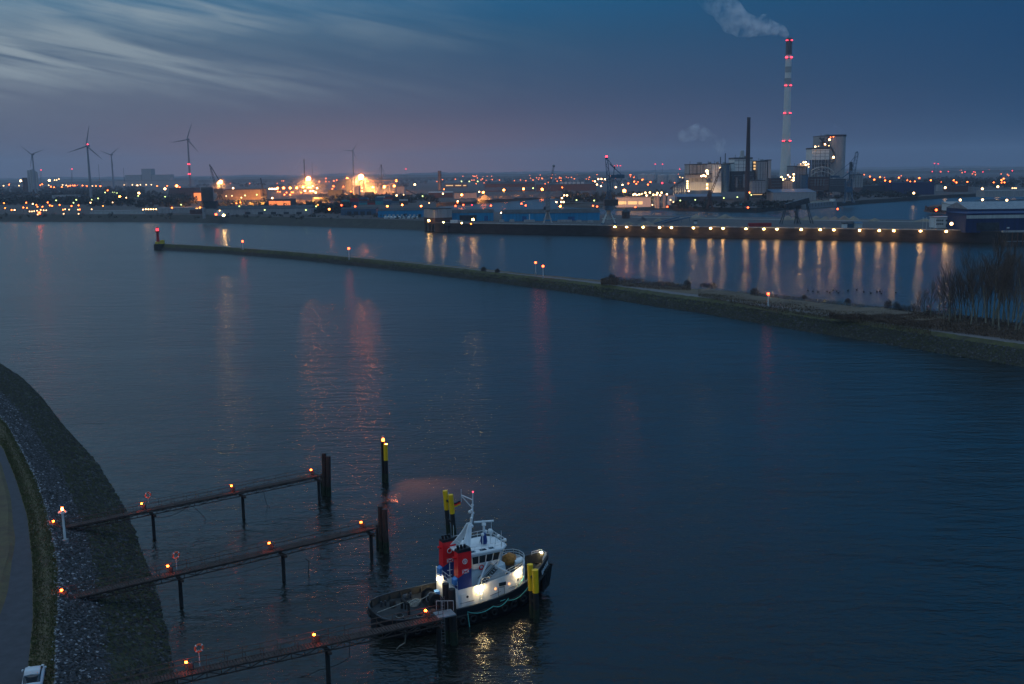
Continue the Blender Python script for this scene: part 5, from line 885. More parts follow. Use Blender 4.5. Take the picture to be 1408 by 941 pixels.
def thicket(name, poly_pts, n_, hm, mt_, label, base, seed):
    rg_ = random.Random(seed); vs = []; fs = []; b = MB()
    for i in range(n_):
        a, c_ = rg_.random(), rg_.random(); k_ = rg_.randrange(len(poly_pts) - 1); (x0, ya0, yb0), (x1, ya1, yb1) = poly_pts[k_], poly_pts[k_ + 1]
        x = x0 + (x1 - x0) * a; y = (ya0 + (ya1 - ya0) * a) * (1 - c_) + (yb0 + (yb1 - yb0) * a) * c_; p = G(x, y, base); cl_ = .55 + .9 * mnoise.noise(Vector((p.x * .12, p.y * .12, seed)))
        z = hm * max(.1, cl_) * rg_.random(); q = p + Vector((0, 0, z)); s_ = rg_.uniform(.14, .34); d1 = Vector((rg_.uniform(-.6, .6), rg_.uniform(-.6, .6), 1)).normalized(); d2 = d1.cross(Vector((rg_.uniform(-1, 1), rg_.uniform(-1, 1), 0))).normalized(); j = len(vs)
        vs += [q - d1 * s_, q + d2 * s_ * .4, q + d1 * s_, q - d2 * s_ * .4]; fs.append((j, j + 1, j + 2, j + 3))
    b.add(vs, fs); o = b.build(name, M[mt_]); o['kind'] = 'stuff'; o['label'] = label; return o
thicket('thicket', [(826, 385, 392), (850, 385, 393), (900, 390, 398), (950, 396.5, 401)], 9000, 2.0, 'shrub_brown', 'brown thicket on the middle of the mole', 4.2, 3)
thicket('thicket', [(1140, 437, 438), (1200, 437, 442), (1240, 434, 448), (1290, 434, 455), (1350, 440, 462), (1420, 450, 472)], 30000, 2.0, 'shrub_brown', 'dark bramble thicket below the bare trees', 4.3, 5)
thicket('dry_grass', [(960, 398, 408), (1060, 405, 427), (1160, 416, 442), (1280, 432, 462)], 14000, .5, 'mole_grass', 'dry grass tufts on the wide mole', 4.3, 6)
def bare_tree(seed, H_):
    rg_ = random.Random(seed); tr = MB(); br = MB()
    def grow(p, d, L_, r, lv, bt):
        n_ = 4 if lv == 0 else 3; 
        for i in range(n_):
            d2 = (d + Vector((rg_.uniform(-.10, .10), rg_.uniform(-.10, .10), .05 if lv else .02))).normalized(); q = p + d2 * L_ / n_; r2 = r * (.84 if lv else .8)
            bt.tube(p, q, r, r2, 5 if lv == 0 else (4 if lv == 1 else 3), cap=False)
            if lv < 3:
                kk = (rg_.choice((2, 3)) if i else 0) if lv == 0 else rg_.choice((1, 2, 2))
                for _ in range(kk):
                    a = rg_.uniform(0, 6.28); sp_ = rg_.uniform(.35, .7); e = (d2 + Vector((math.cos(a) * sp_, math.sin(a) * sp_, .25))).normalized()
                    grow(q, e, L_ * rg_.uniform(.34, .5) if lv == 0 else L_ * rg_.uniform(.45, .65), max(.03, r2 * .5), lv + 1, br)
            p, d, r = q, d2, r2
        if lv < 3: grow(p, d, L_ * .45, r * .8, lv + 1, br)
    lean = Vector((rg_.uniform(-.13, .13), rg_.uniform(-.13, .13), 1)).normalized(); grow(Vector((0, 0, 0)), lean, H_ * .74, .17 + H_ * .005, 0, tr)
    t = thing('bare_tree', 'tall leafless tree in the dense grove on the mole', 'tree', (0, 0, 0), 'bare trees on the mole'); tr.build('trunk', M['bark'], t); br.build('branches', M['twig'], t); return t
protos = [bare_tree(s_, H_) for s_, H_ in ((1, 15), (2, 17), (3, 13), (4, 19), (5, 16))]
pH = (15, 17, 13, 19, 16)
TR = [(1305, 446, 384), (1320, 445, 374), (1334.3, 450.6, 382), (1343.8, 449, 366), (1355.5, 451, 372), (1364.6, 453.5, 352), (1378, 449, 357), (1386.8, 454, 378), (1400, 458, 364), (1312, 441, 392), (1328, 443, 388), (1350, 446, 380), (1370, 446, 362), (1392, 448, 370), (1404, 448, 372), (1298, 443, 394), (1340, 443, 376), (1360, 442, 384), (1383, 443, 380), (1412, 455, 358), (1420, 450, 372), (1396, 462, 384), (1374, 457, 380), (1286, 440, 405), (1271, 438, 404), (1279, 439, 400), (1264, 436, 409), (1430, 458, 360)] + [(1292 + i * 7.3, 439 + (i * 37 % 7), 396 - min(i, 9) * 3.6 + (i * 53 % 17)) for i in range(17)]
used = [False] * 5
for i, (x, y, yt) in enumerate(TR):
    p = G(x, y, 4.1); h = ZP(x, yt, p.y).z - 4.1; k = i % 5; small = x < 1290
    o = protos[k] if not used[k] else copy_tree(protos[k]); used[k] = True; s_ = h / (pH[k] * .98); o.location = p; o.rotation_euler.z = i * 1.7; o.scale = (s_ * (1.35 if small else 1), s_ * (1.35 if small else 1), s_)
    if small: o['label'] = 'small thin leafless tree left of the dense grove'; o['group'] = 'small bare trees left of the grove'
# ------------------------------------------------------------------ near bank rocks
def rocks(name, label, n_, fpos, smin, smax, mats, pick, seed):
    rg_ = random.Random(seed); b = MB(); V = []; Fs = [[] for _ in mats]
    for i in range(n_):
        p = fpos(rg_); s_ = rg_.uniform(smin, smax); k_ = len(V); a0 = rg_.uniform(0, 3.1)
        for j, (ax, ay, az) in enumerate(((1, 0, 0), (0, 1, 0), (-1, 0, 0), (0, -1, 0), (0, 0, 1))):
            q = s_ * rg_.uniform(.6, 1.25); V.append((p[0] + (ax * math.cos(a0) - ay * math.sin(a0)) * q, p[1] + (ax * math.sin(a0) + ay * math.cos(a0)) * q, p[2] + az * q * rg_.uniform(.35, .8) - (.08 if not az else 0) * s_))
        Fs[pick(rg_, p)] += [(k_, k_ + 1, k_ + 4), (k_ + 1, k_ + 2, k_ + 4), (k_ + 2, k_ + 3, k_ + 4), (k_ + 3, k_, k_ + 4)]
    b.v = [Vector(q) for q in V]
    for mi, f_ in enumerate(Fs): b.f += f_; b.mi += [mi] * len(f_); b.sm += [False] * len(f_)
    o = b.build(name, [M[q] for q in mats]); o['kind'] = 'stuff'; o['label'] = label; return o
mat('stone_pale', (.27, .27, .28), scale=3, var=.3); mat('stone_mid', (.07, .07, .075), scale=2, var=.5); mat('stone_moss', (.036, .038, .016), scale=1.5, var=.5); mat('stone_dark', (.028, .028, .026), scale=1.5, var=.5)
def slope_pos(lo, hi):
    def f(rg_):
        i = rg_.random() ** 1.0 * 58.9; k_ = int(i); fr = i - k_; t_ = rg_.uniform(lo, hi); a = Wl[k_].lerp(Wl[k_ + 1], fr); b_ = Sl[k_].lerp(Sl[k_ + 1], fr)
        p = a.lerp(b_, t_); 
        if t_ < 0: p = a + (a - b_).normalized() * (-t_) * 10; p.z = -.1
        return (p.x, p.y, p.z + .05 + mnoise.noise(Vector((p.x * .4, p.y * .4, 1))) * .1)
    return f
rocks('riprap_stones', 'dark mossy riprap on the lower half of the near bank', 26000, slope_pos(-.05, .6), .12, .38, ['stone_moss', 'stone_dark', 'stone_mid'], lambda r_, p: r_.choices((0, 1, 2), (5, 5, 1))[0], 1)
rocks('riprap_stones', 'paving stones on the upper half of the near bank, pale ones painted as glints', 24000, slope_pos(.56, .99), .06, .26, ['stone_pale', 'stone_mid', 'stone_dark'], lambda r_, p: r_.choices((0, 1, 2), (.6 if mnoise.noise(Vector((p[0] * .5, p[1] * .5, 7))) > -.12 else .4, 5, 5))[0], 2)  # pale share of the stones stands in for glints, put into their colour
def edge_pos(rg_):
    i = rg_.random() * 58.9; k_ = int(i); p = Sl[k_].lerp(Sl[k_ + 1], i - k_); return (p.x + rg_.gauss(0, .18), p.y + rg_.gauss(0, .18), BZ + .05)
rocks('edge_stones', 'pale kerb stones along the top of the near bank', 1500, edge_pos, .08, .2, ['stone_pale', 'stone_mid'], lambda r_, p: int(r_.random() > .45), 3)
# stones along the mole's waterline
MW = [(a[0], a[1]) for a in MOLE]
def mole_pos(rg_):
    k_ = int(rg_.triangular(0, len(MOLE) - 2, len(MOLE) - 2)); a = MOLE[k_]; b_ = MOLE[k_ + 1]; fr = rg_.random(); c1 = a[1].lerp(b_[1], fr); t_ = .25 + .8 * rg_.random(); run = 3.2 + 5.8 * min(1, max(0, (a[0] - 420) / 500)); p = c1 - a[5] * run * t_; return (p.x, p.y, c1.z * (1 - t_) + .1)
rocks('riprap_stones', 'riprap covering the river side of the mole', 22000, mole_pos, .2, .5, ['stone_moss', 'stone_dark', 'stone_mid'], lambda r_, p: r_.choices((0, 1, 2), (5, 5, 1.2))[0], 4)
# road and verge details
def tufts(name, label, n_, f, h, mt_, seed):
    rg_ = random.Random(seed); V = []; Fc = []
    for i in range(n_):
        p = f(rg_); a = rg_.uniform(0, 6.28); s_ = rg_.uniform(.04, .1); hh = h * rg_.uniform(.4, 1.2); k_ = len(V)
        V += [(p[0] - s_ * math.cos(a), p[1] - s_ * math.sin(a), p[2]), (p[0] + s_ * math.cos(a), p[1] + s_ * math.sin(a), p[2]), (p[0] + rg_.uniform(-.1, .1), p[1] + rg_.uniform(-.1, .1), p[2] + hh)]; Fc.append((k_, k_ + 1, k_ + 2))
    b = MB(); b.add(V, Fc); o = b.build(name, M[mt_]); o['kind'] = 'stuff'; o['label'] = label
mat('grass_green', (.07, .085, .025), scale=.6, col2=(.09, .07, .03)); 
def verge_pos(rg_):
    i = rg_.random() * 58.9; k_ = int(i); fr = i - k_; p = Sl[k_].lerp(Sl[k_ + 1], fr).lerp(Rd[k_].lerp(Rd[k_ + 1], fr), rg_.uniform(.04, .97)); return (p.x, p.y, BZ + .03)
tufts('verge_grass', 'short grass on the verge between bank and road', 30000, verge_pos, .22, 'grass_green', 5)
# ------------------------------------------------------------------ piles, walkways
mat('pile_brown', (.05, .032, .026), scale=1.5, var=.4, stretch=(1, 1, .25), bump=.05); mat('pile_dark', (.022, .02, .019), scale=1.5, var=.4, stretch=(1, 1, .25)); mat('pile_yellow', (.92, .50, .012), scale=1.2, var=.18, stretch=(1, 1, .4), rough=.5); mat('deck_rust', (.05, .034, .028), scale=1.2, var=.4); mat('rail_rust', (.11, .065, .05), scale=2, var=.3); mat('weed', (.02, .03, .016), scale=3, var=.5)
WLAMP = emat('walk_lamp', (1, .10, .006), 70); TEAL = mat('rope_teal', (.10, .42, .36), scale=4); mat('rope_pale', (.3, .29, .25), scale=4)
def pile_line(b, base_px, top_px, r, y_lean=0, mi=0, ztop=None, bot=-2.5):
    a = G(*base_px, 0); e = ZP(*top_px, a.y + y_lean); d = (e - a) / max(.1, e.z); a2 = a + d * bot; b.tube(a2, e, r * 1.05, r, 10, mi); return a, e
def dolphin(label, piles, extra=None, wood='pile_brown'):
    a0 = G(*piles[0][0], 0); t = thing('mooring_dolphin', label, 'mooring dolphin', tuple(a0)); ends = []
    for base, top, r in piles:
        b = MB(); a, e = pile_line(b, base, top, r); ends.append((a, e)); p_ = b.build('pile', M[wood], t)
        MB().tube(a + Vector((0, 0, -.5)), a + (e - a) / e.z * 1.5, r * 1.12, r * 1.1, 10).build('weed_collar', M['weed'], p_)
    b = MB()
    for f in (.35, .8):
        pts = [a.lerp(e, f) for a, e in ends]
        for q, s_ in zip(pts, pts[1:]): b.tube(q, s_, .16, n=6)
    if len(ends) > 1: b.build('cross_beam', M[wood], t)
    return t, ends
def sleeve(t, a, e, zfrac, r, mt_='pile_yellow'): MB().tube(a.lerp(e, zfrac), a.lerp(e, 1.005), r, r, 12).build('yellow_sleeve', M[mt_], t)
dolphin('cluster of brown timber piles at the head of the upper walkway', [((447, 681), (445.3, 623.6), .36), ((452, 682), (451.4, 627.6), .36), ((449.5, 676), (448.6, 629), .32), ((443, 676), (441.5, 652), .2)])
dolphin('cluster of brown timber piles at the head of the middle walkway', [((525, 758), (522.6, 696), .34), ((531.5, 760), (528.6, 700.4), .36), ((528.5, 754), (526, 704), .3), ((519.5, 753), (518, 722), .18)])
t, en = dolphin('dark paired piles with ladder between lower walkway and tug', [((616, 884), (612.5, 802.5), .36), ((624.5, 886), (621, 810), .40), ((620, 880), (617.6, 815), .32)], wood='pile_dark')
a, e = en[0]; b = MB(); o_ = Vector((-.45, -.35, 0))
for s_ in (-.18, .18): b.tube(a + o_ + Vector((s_, 0, -.5)), Vector((a.x, a.y, 5.4)) + o_ + Vector((s_, 0, 0)), .03, n=4)
for i in range(14): z = .2 + i * .38; b.tube((a.x + o_.x - .18, a.y + o_.y, z), (a.x + o_.x + .18, a.y + o_.y, z), .022, n=4)
b.build('ladder', M['steel_grey'], t)
t, en = dolphin('yellow topped pile pair standing behind the tug funnels', [((617, 735), (612, 675.3), .29), ((625, 738.8), (619.5, 680.6), .30)], wood='pile_dark')
sleeve(t, *en[0], .57, .34); sleeve(t, *en[1], .56, .35); MB().tube(en[0][0].lerp(en[0][1], .52) + Vector((.45, -.1, 0)), en[0][0].lerp(en[0][1], .96) + Vector((.45, -.1, 0)), .07, n=6).build('guide_rail', M['white_paint'], t)
t, en = dolphin('yellow topped pile pair at the starboard bow of the tug', [((732.3, 849), (728.7, 776.5), .29), ((738, 855), (735.6, 784), .31)], wood='pile_dark')
sleeve(t, *en[0], .52, .35); sleeve(t, *en[1], .57, .37); MB().tube(en[0][0].lerp(en[0][1], .5) + Vector((.35, -.25, 0)), en[0][0].lerp(en[0][1], .86) + Vector((.35, -.25, 0)), .08, n=6).build('guide_rail', M['white_paint'], t); BOWD = en
t, en = dolphin('lone pile pair with a lit lamp farthest out in the river', [((527.6, 662.5), (526, 607), .28), ((531.6, 663.6), (530, 611), .30)], wood='pile_dark')
MB().tube(en[1][0].lerp(en[1][1], .58), en[1][0].lerp(en[1][1], 1.004), .34, .34, 12).build('yellow_sleeve', M['pile_yellow'], t); e = en[0][1]
ln = MB().lathe(tuple(e + Vector((.1, 0, .15))), [(.2, -.1), (.22, .15), (.1, .35)], 10).build('lantern', WLAMP, t); MB().tube(e + Vector((.1, 0, .45)), e + Vector((.1, 0, 1.0)), .04, n=5).build('lantern_staff', M['white_paint'], t)
tgt = G(592, 672, 0); spd = bpy.data.lights.new('dolphin_spot', 'SPOT'); spd.energy = 52000; spd.color = (1, .26, .12); spd.spot_size = R(84); spd.spot_blend = 1.0; spd.shadow_soft_size = .5
so2 = bpy.data.objects.new('dolphin_spot', spd); COL.objects.link(so2); so2.location = e + Vector((.5, 0, .3)); so2.rotation_euler = (tgt - so2.location).to_track_quat('-Z', 'Y').to_euler()
DZ = 4.3
def walkway(label, A, Bp, posts, ext=None, z=DZ, wlab=''):
    a = G(*A, z); e = G(*Bp, z); d = e - a; LN = d.length; d.normalize(); n_ = Vector((-d.y, d.x, 0)); w_ = .62; t = thing('walkway', label, 'walkway', tuple(a)); P_ = lambda s_, v_, zz_: a + d * s_ + n_ * v_ + Vector((0, 0, zz_))
    def bar(s0, s1, v0, v1, z0_, z1_): return [P_(s0, v0, z0_), P_(s1, v0, z0_), P_(s1, v1, z0_), P_(s0, v1, z0_), P_(s0, v0, z1_), P_(s1, v0, z1_), P_(s1, v1, z1_), P_(s0, v1, z1_)]
    b = MB()
    k_ = int(LN / .3)
    for i in range(k_): b.hexa(bar(i * LN / k_, (i + .8) * LN / k_, -w_, w_, -.05, 0))
    b.build('deck', M['deck_rust'], t)
    for s_ in (-1, 1):
        b = MB().hexa(bar(0, LN, s_ * w_ - .06, s_ * w_ + .06, -.16, -.02)).hexa(bar(0, LN, s_ * w_ - .05, s_ * w_ + .05, -.72, -.62)); q_ = max(4, int(LN / 1.3))
        for i in range(q_): b.tube(P_(i * LN / q_, s_ * w_, -.62 if i % 2 else -.1), P_((i + 1) * LN / q_, s_ * w_, -.1 if i % 2 else -.62), .05, n=4).tube(P_(i * LN / q_, s_ * w_, -.62), P_(i * LN / q_, s_ * w_, -.1), .05, n=4)
        b.build('girder', M['deck_rust'], t)
        b = MB(); q_ = max(3, int(LN / 1.7))
        for i in range(q_ + 1): b.tube(P_(i * LN / q_, s_ * w_, 0), P_(i * LN / q_, s_ * w_, 1.05), .03, n=4)
        for hh in (.55, 1.05): b.tube(P_(0, s_ * w_, hh), P_(LN, s_ * w_, hh), .028, n=5)
        b.build('railing', M['rail_rust'], t)
    for (px, py) in posts:
        q = G(px, py, 0); s_ = (q - a).dot(d); s_ = min(max(s_, .3), LN - .3); c_ = P_(s_, 0, 0); b = MB().tube((c_.x, c_.y, -2.5), (c_.x, c_.y, z - .75), .24, .22, 10); o = b.build('support_pile', M['pile_dark'], t)
        MB().hexa(bar(s_ - .18, s_ + .18, -w_ - .35, w_ + .35, -1.0, -.76)).build('cap_beam', M['pile_brown'], o)
    return t, P_, LN, a, d, n_
def wlamp(px, py, label, W_):
    t0, P_, LN, a, d, n_ = W_; q = G(px, py, DZ + .6); s_ = (q - a).dot(d); c_ = P_(s_, .45, 0); t = thing('walkway_lamp', label, 'lamp', tuple(c_))
    MB().tube(c_, c_ + Vector((0, 0, 1.1)), .05, n=5).build('post', M['rail_rust'], t); MB().cbox(c_ + d * .45 + Vector((0, 0, .05)), (.45, .32, .6)).build('junction_box', M['steel_dark'], t)
    MB().tube(c_ + Vector((0, 0, 1.1)), c_ + Vector((0, 0, 1.1)) - n_ * .35, .035, n=5).build('bracket', M['rail_rust'], t); MB().lathe(tuple(c_ - n_ * .38 + Vector((0, 0, .98))), [(.05, -.1), (.13, -.05), (.13, .05), (.05, .09)], 8).build('lantern', WLAMP, t)
def buoy_stand(px, py, label, W_):
    t0, P_, LN, a, d, n_ = W_; q = G(px, py, DZ + 1.6); s_ = (q - a).dot(d); c_ = P_(s_, .75, .9); t = thing('lifebuoy_stand', label, 'lifebuoy', tuple(c_)); MB().tube(c_ - Vector((0, 0, .9)), c_ + Vector((0, 0, .7)), .045, n=5).build('post', M['white_paint'], t)
    mat('buoy_orange', (.65, .12, .05), var=.1) if 'buoy_orange' not in M else None
    MB().torus(c_ + Vector((0, 0, .95)) - n_ * .12, .36, .1, d, (0, 0, 1), 20, 6).build('ring', M['buoy_orange'], t); b = MB()
    for k in range(4): an = k * math.pi / 2 + .78; cc = c_ + Vector((0, 0, .95)) - n_ * .12 + (d * math.cos(an) + Vector((0, 0, 1)) * math.sin(an)) * .36; b.ball(cc, .125, n=6, k=4)
    b.build('bands', M['white_paint'], t)
W1 = walkway('upper rusty walkway from bank to the farthest pile cluster', (74, 727), (440, 652.5), [(205.5, 735), (323.5, 706), (428, 682)])
W2 = walkway('middle rusty walkway ending at the second pile cluster', (84, 824), (516, 724), [(241, 826), (382.5, 793), (505, 765)])
W3 = walkway('lower rusty walkway reaching under the stern of the tug', (70, 966), (606, 848), [(443.5, 927), (592, 888)])
for (x, y, lab, W_) in [(198.7, 699, 'lamp beside the lifebuoy on the upper walkway', W1), (320, 672.5, 'lamp at the middle pile of the upper walkway', W1), (427.7, 649.5, 'lamp at the outer end of the upper walkway', W1), (76, 723, 'lamp where the upper walkway meets the bank', W1), (234.4, 786, 'lamp beside the lifebuoy on the middle walkway', W2), (376, 755, 'lamp at the middle pile of the middle walkway', W2), (504.5, 726.5, 'lamp at the outer end of the middle walkway', W2), (88, 820, 'lamp where the middle walkway meets the bank', W2), (260, 924, 'lamp beside the lifebuoy on the lower walkway', W3), (436, 883, 'lamp over the river pile of the lower walkway', W3), (590, 849, 'lamp on the lower walkway under the tug stern', W3)]: wlamp(x, y, lab, W_)
for (x, y, lab, W_) in [(210, 687.5, 'orange lifebuoy on the upper walkway rail', W1), (249, 772, 'lifebuoy on the middle walkway rail', W2), (278.5, 904, 'lifebuoy on the lower walkway rail', W3)]: buoy_stand(x, y, lab, W_)
# platform on the piles beside the tug
q = G(611, 846, DZ); t = thing('landing_platform', 'small pale landing platform between lower walkway and dark piles', 'platform', tuple(q)); MB().cbox(q + Vector((0, .4, -.12)), (2.0, 1.6, .14), R(25)).build('deck', M['steel_grey'], t)
b = MB()
for i in range(4): c_ = q + Vector((-.9 + i * .6, 1.1, 0)); b.tube(c_, c_ + Vector((0, 0, 1.1)), .03, n=4)
b.tube(q + Vector((-.9, 1.1, 1.1)), q + Vector((.9, 1.1, 1.1)), .03, n=4).build('railing', M['white_paint'], t)
# hanging chains and ropes
def rope(name, label, pts, r=.04, mt_='pile_dark', sag=0, cat='rope', group=None):
    P = []
    for a, e in zip(pts, pts[1:]):
        for i in range(9): f = i / 8; q = a.lerp(e, f); q.z -= sag * 4 * f * (1 - f); P.append(q)
    b = MB().path(P, r, 5); return tag(b.build(name, M[mt_], origin=tuple(pts[0])), label, cat, group)
def gz(px, py, z): return G(px, py, z)
rope('mooring_wire', 'slack dark wire hanging under the upper walkway near the bank', [gz(212, 712, 1.2), gz(262, 694, 3.4)], .03, sag=.6); rope('mooring_wire', 'dark wire dropping into the river from the upper walkway', [gz(262, 695, 3.4), gz(283, 714, 0)], .03, sag=-.2)
rope('mooring_wire', 'looped wire hanging between the outer piles of the upper walkway', [gz(362, 674, 3.6), gz(367, 694, .2), gz(371, 697, .1)], .03, sag=.2); rope('mooring_wire', 'knotted dark rope hanging from the middle walkway', [gz(420, 768, 2.4), gz(425, 772, 2), gz(424, 791, 0)], .05, sag=0)
rope('mooring_wire', 'thin wire strung below the middle walkway', [gz(260, 797, 2.8), gz(370, 776, 2.6), gz(500, 755, 2.0)], .02, sag=.4); rope('mooring_wire', 'dark rope trailing in the water below the lower walkway', [gz(395, 934, 0), gz(440, 921, .5), gz(480, 905, 2.2), gz(481, 880, 3.6)], .035, sag=.2)
rope('mooring_rope', 'frayed pale rope end dangling under the tug stern', [gz(558, 868, 3.4), gz(557, 884, 1.2), gz(549, 889, .6), gz(545.5, 893, 0)], .06, 'rope_pale')
# bank lamp post
p = G(90, 747, 4.2); L_ = ZP(85.6, 702, p.y + .3); t = thing('lamp_post', 'white lamp post with ring platform on the near bank', 'lamp post', tuple(p)); MB().tube(p, L_, .17, .14, 10).build('post', M['white_paint'], t); MB().cbox(p, (.6, .6, .5)).build('footing', M['concrete'], t)
b = MB().torus(L_ - Vector((0, 0, .25)), .5, .06, (1, 0, 0), (0, 1, 0), 16, 5)
for k in range(4): a = k * math.pi / 2; b.tube(L_ - Vector((0, 0, .25)), L_ + Vector((.5 * math.cos(a), .5 * math.sin(a), -.25)), .04, n=4)
b.build('ring_platform', M['white_paint'], t); MB().lathe(tuple(L_ + Vector((0, 0, .1))), [(.12, -.1), (.16, .1), (.06, .3)], 10).build('lantern', emat('post_lamp', (1, .12, .02), 90), t)
# parked car
p = G(47, 940, BZ); d = (G(53, 905, BZ) - G(44, 950, BZ)); d.z = 0; d.normalize(); n_ = Vector((-d.y, d.x, 0)); t = thing('parked_car', 'pale silver car parked on the verge at the lower left', 'car', tuple(p)); mat('car_paint', (.5, .53, .56), rough=.25, spec=.6, var=.02); mat('car_glass', (.015, .02, .025), rough=.08, spec=.7, var=.05); mat('tyre', (.02, .02, .02))
Pc = lambda u, v_, z: p + d * u + n_ * v_ + Vector((0, 0, z + .06))
def ring(u, w_, z0_, z1_): return [Pc(u, -w_ * .94, z0_), Pc(u, -w_, (z0_ + z1_) / 2), Pc(u, -w_ * .9, z1_), Pc(u, 0, z1_ + .03), Pc(u, w_ * .9, z1_), Pc(u, w_, (z0_ + z1_) / 2), Pc(u, w_ * .94, z0_)]
def skin(secs): b = MB(); k_ = len(secs[0]); vs = [q for s_ in secs for q in s_]; b.add(vs, [(i * k_ + j, (i + 1) * k_ + j, (i + 1) * k_ + (j + 1) % k_, i * k_ + (j + 1) % k_) for i in range(len(secs) - 1) for j in range(k_)] + [tuple(range(k_))[::-1], tuple(range((len(secs) - 1) * k_, len(secs) * k_))], 0, True); return b
skin([ring(-2.15, .7, .32, .62), ring(-2.0, .84, .25, .86), ring(-1.2, .88, .22, .9), ring(0, .89, .22, .9), ring(1.0, .88, .22, .88), ring(1.8, .82, .24, .76), ring(2.15, .66, .32, .58)]).build('body', M['car_paint'], t)
skin([ring(-1.85, .72, .84, .9), ring(-1.4, .72, .84, 1.34), ring(.35, .70, .84, 1.40), ring(1.25, .74, .84, .9)]).build('windows', M['car_glass'], t); skin([ring(-1.35, .66, 1.34, 1.42), ring(-.5, .68, 1.38, 1.46), ring(.3, .66, 1.36, 1.43)]).build('roof', M['car_paint'], t)
for u in (-1.3, 1.3):
    for s_ in (-1, 1): MB().tube(Pc(u, s_ * .72, .25), Pc(u, s_ * .9, .25), .31, n=14).build('wheel', M['tyre'], t)
for s_ in (-1, 1): MB().cbox(Pc(2.05, s_ * .58, .55), (.2, .3, .12), 0).build('headlight', M['white_paint'], t); MB().cbox(Pc(.8, s_ * .95, .9), (.12, .2, .14)).build('mirror', M['car_paint'], t)
# ducks on the inner river arm
DK = None; rd_ = random.Random(4)
mat('duck', (.02, .02, .02)); 
for i, (x, y) in enumerate([(1111, 400), (1118, 401), (1125, 402), (1137.6, 401.5), (1146, 399.5), (1150.6, 401), (1153, 403), (1166, 400), (1178, 399), (1188, 402), (1197.5, 403.5), (1206, 402), (1210, 401), (1212, 404), (1232, 403), (1141, 403)]):
    if DK is None:
        DK = thing('duck', 'tiny dark duck floating off the wide end of the mole', 'duck', (0, 0, 0), 'ducks beside the mole'); b = MB()
        b.lathe((0, 0, .1), [(.02, -.12), (.26, -.04), (.3, .1), (.16, .24), (.02, .28)], 10).tube((.22, 0, .2), (.34, 0, .5), .08, .06, 6).ball((.38, 0, .54), .11, n=7, k=5).tube((.46, 0, .53), (.6, 0, .5), .04, .02, 5).tube((-.2, 0, .2), (-.5, 0, .34), .12, .03, 5); b.build('body', M['duck'], DK); o = DK
    else: o = copy_tree(DK)
    o.location = G(x, y, 0); o.rotation_euler.z = rd_.uniform(0, 6.28); o.scale = (1.4,) * 3
# ------------------------------------------------------------------ the tug
TH = R(29); TO = Vector((-7.8, 114.7, 0)); tu = Vector((math.cos(TH), math.sin(TH), 0)); tn = Vector((-tu.y, tu.x, 0))
def T(x, y, z): return TO + tu * x + tn * y + Vector((0, 0, z))
tug = thing('tugboat', 'black and white harbour tug with twin red and blue funnels moored at the piles', 'tugboat', tuple(TO))
mat('hull_black', (.012, .013, .016), rough=.45, scale=1.5, var=.3); mat('bulwark_inner', (.05, .052, .048), scale=1.5, var=.3); mat('tug_deck', (.028, .034, .038), scale=1.2, var=.4); mat('tug_white', (.74, .75, .74), rough=.4, scale=1.5, var=.06); mat('tug_red', (.85, .02, .025), rough=.4, scale=1.5, var=.1); mat('tug_blue', (.012, .04, .18), rough=.4, scale=1.5, var=.15)
mat('tug_lightblue', (.08, .25, .55), rough=.5); mat('rubber', (.018, .018, .018), rough=.8, scale=3); mat('cover_orange', (.42, .17, .04), scale=3, var=.4, bump=.08); mat('tug_glass', (.02, .03, .04), rough=.08, spec=.7, var=.05)
FL = emat('tug_flood', (1, .74, .38), 280); WL_ = emat('warm_cabin', (1, .55, .2), 1.2); PO = emat('porthole_lit', (1, .42, .12), 1.8)
HB = [(-9.0, .9), (-8.8, 2.2), (-8.2, 3.2), (-7, 3.85), (-5, 4.15), (-2, 4.25), (2, 4.2), (5, 4.1), (7, 3.85), (9, 3.3), (10.6, 2.55), (12, 1.6), (12.9, .8), (13.4, .12)]
def hb(x): return interp(HB, x)
def dz(x): return 1.35 + (0 if x < 1 else .012 * (x - 1) ** 2 + .02 * (x - 1))
def bz(x): return dz(x) + (.75 if x < 6 else .75 + .07 * (x - 6))
XS = [-9, -8.8, -8.2, -7, -5, -2, 0, 2, 4, 5, 6, 7, 8, 9, 9.8, 10.6, 11.3, 12, 12.5, 12.9, 13.4]
b = MB(); secs = []
for x in XS:
    h = hb(x); k = .97 if x < 6 else max(.25, .97 - (x - 6) * .09); xl = x - (0 if x < 9 else (x - 9) * .22) + (.5 if x < -8 else 0)
    row = [(0, -1.2, xl), (h * k * .8, -1.1, xl), (h * k, 0, xl), (h * (k + 1) / 2, .8, (x + xl) / 2), (h, dz(x) - .05, x), (h * .985, bz(x), x + (.12 if x > 12 else 0)), (max(.02, h * .985 - .14), bz(x), x), (max(.01, h - .18), dz(x), x)]
    secs.append([T(xx, -yy, zz_) for yy, zz_, xx in row] + [T(xx, yy, zz_) for yy, zz_, xx in row[::-1]])
vs = [q for s_ in secs for q in s_]; K = 16
def strip(js, mi, sm=False): b.add(vs, [(i * K + j, (i + 1) * K + j, (i + 1) * K + j + 1, i * K + j + 1) for i in range(len(XS) - 1) for j in js], mi, sm)
strip([0, 1, 2, 3, 4, 10, 11, 12, 13, 14], 0, True); strip([5, 9], 0); strip([6, 8], 1)
b.add(vs, [tuple(range(6)) + tuple(range(10, 16))], 0); b.build('hull', [M['hull_black'], M['bulwark_inner']], tug)
dk = MB(); dk.add([T(x, -max(.01, hb(x) - .17), dz(x) + .004) for x in XS] + [T(x, max(.01, hb(x) - .17), dz(x) + .004) for x in XS], [(i, i + 1, i + 1 + len(XS), i + len(XS)) for i in range(len(XS) - 1)]); dk.build('deck', M['tug_deck'], tug)
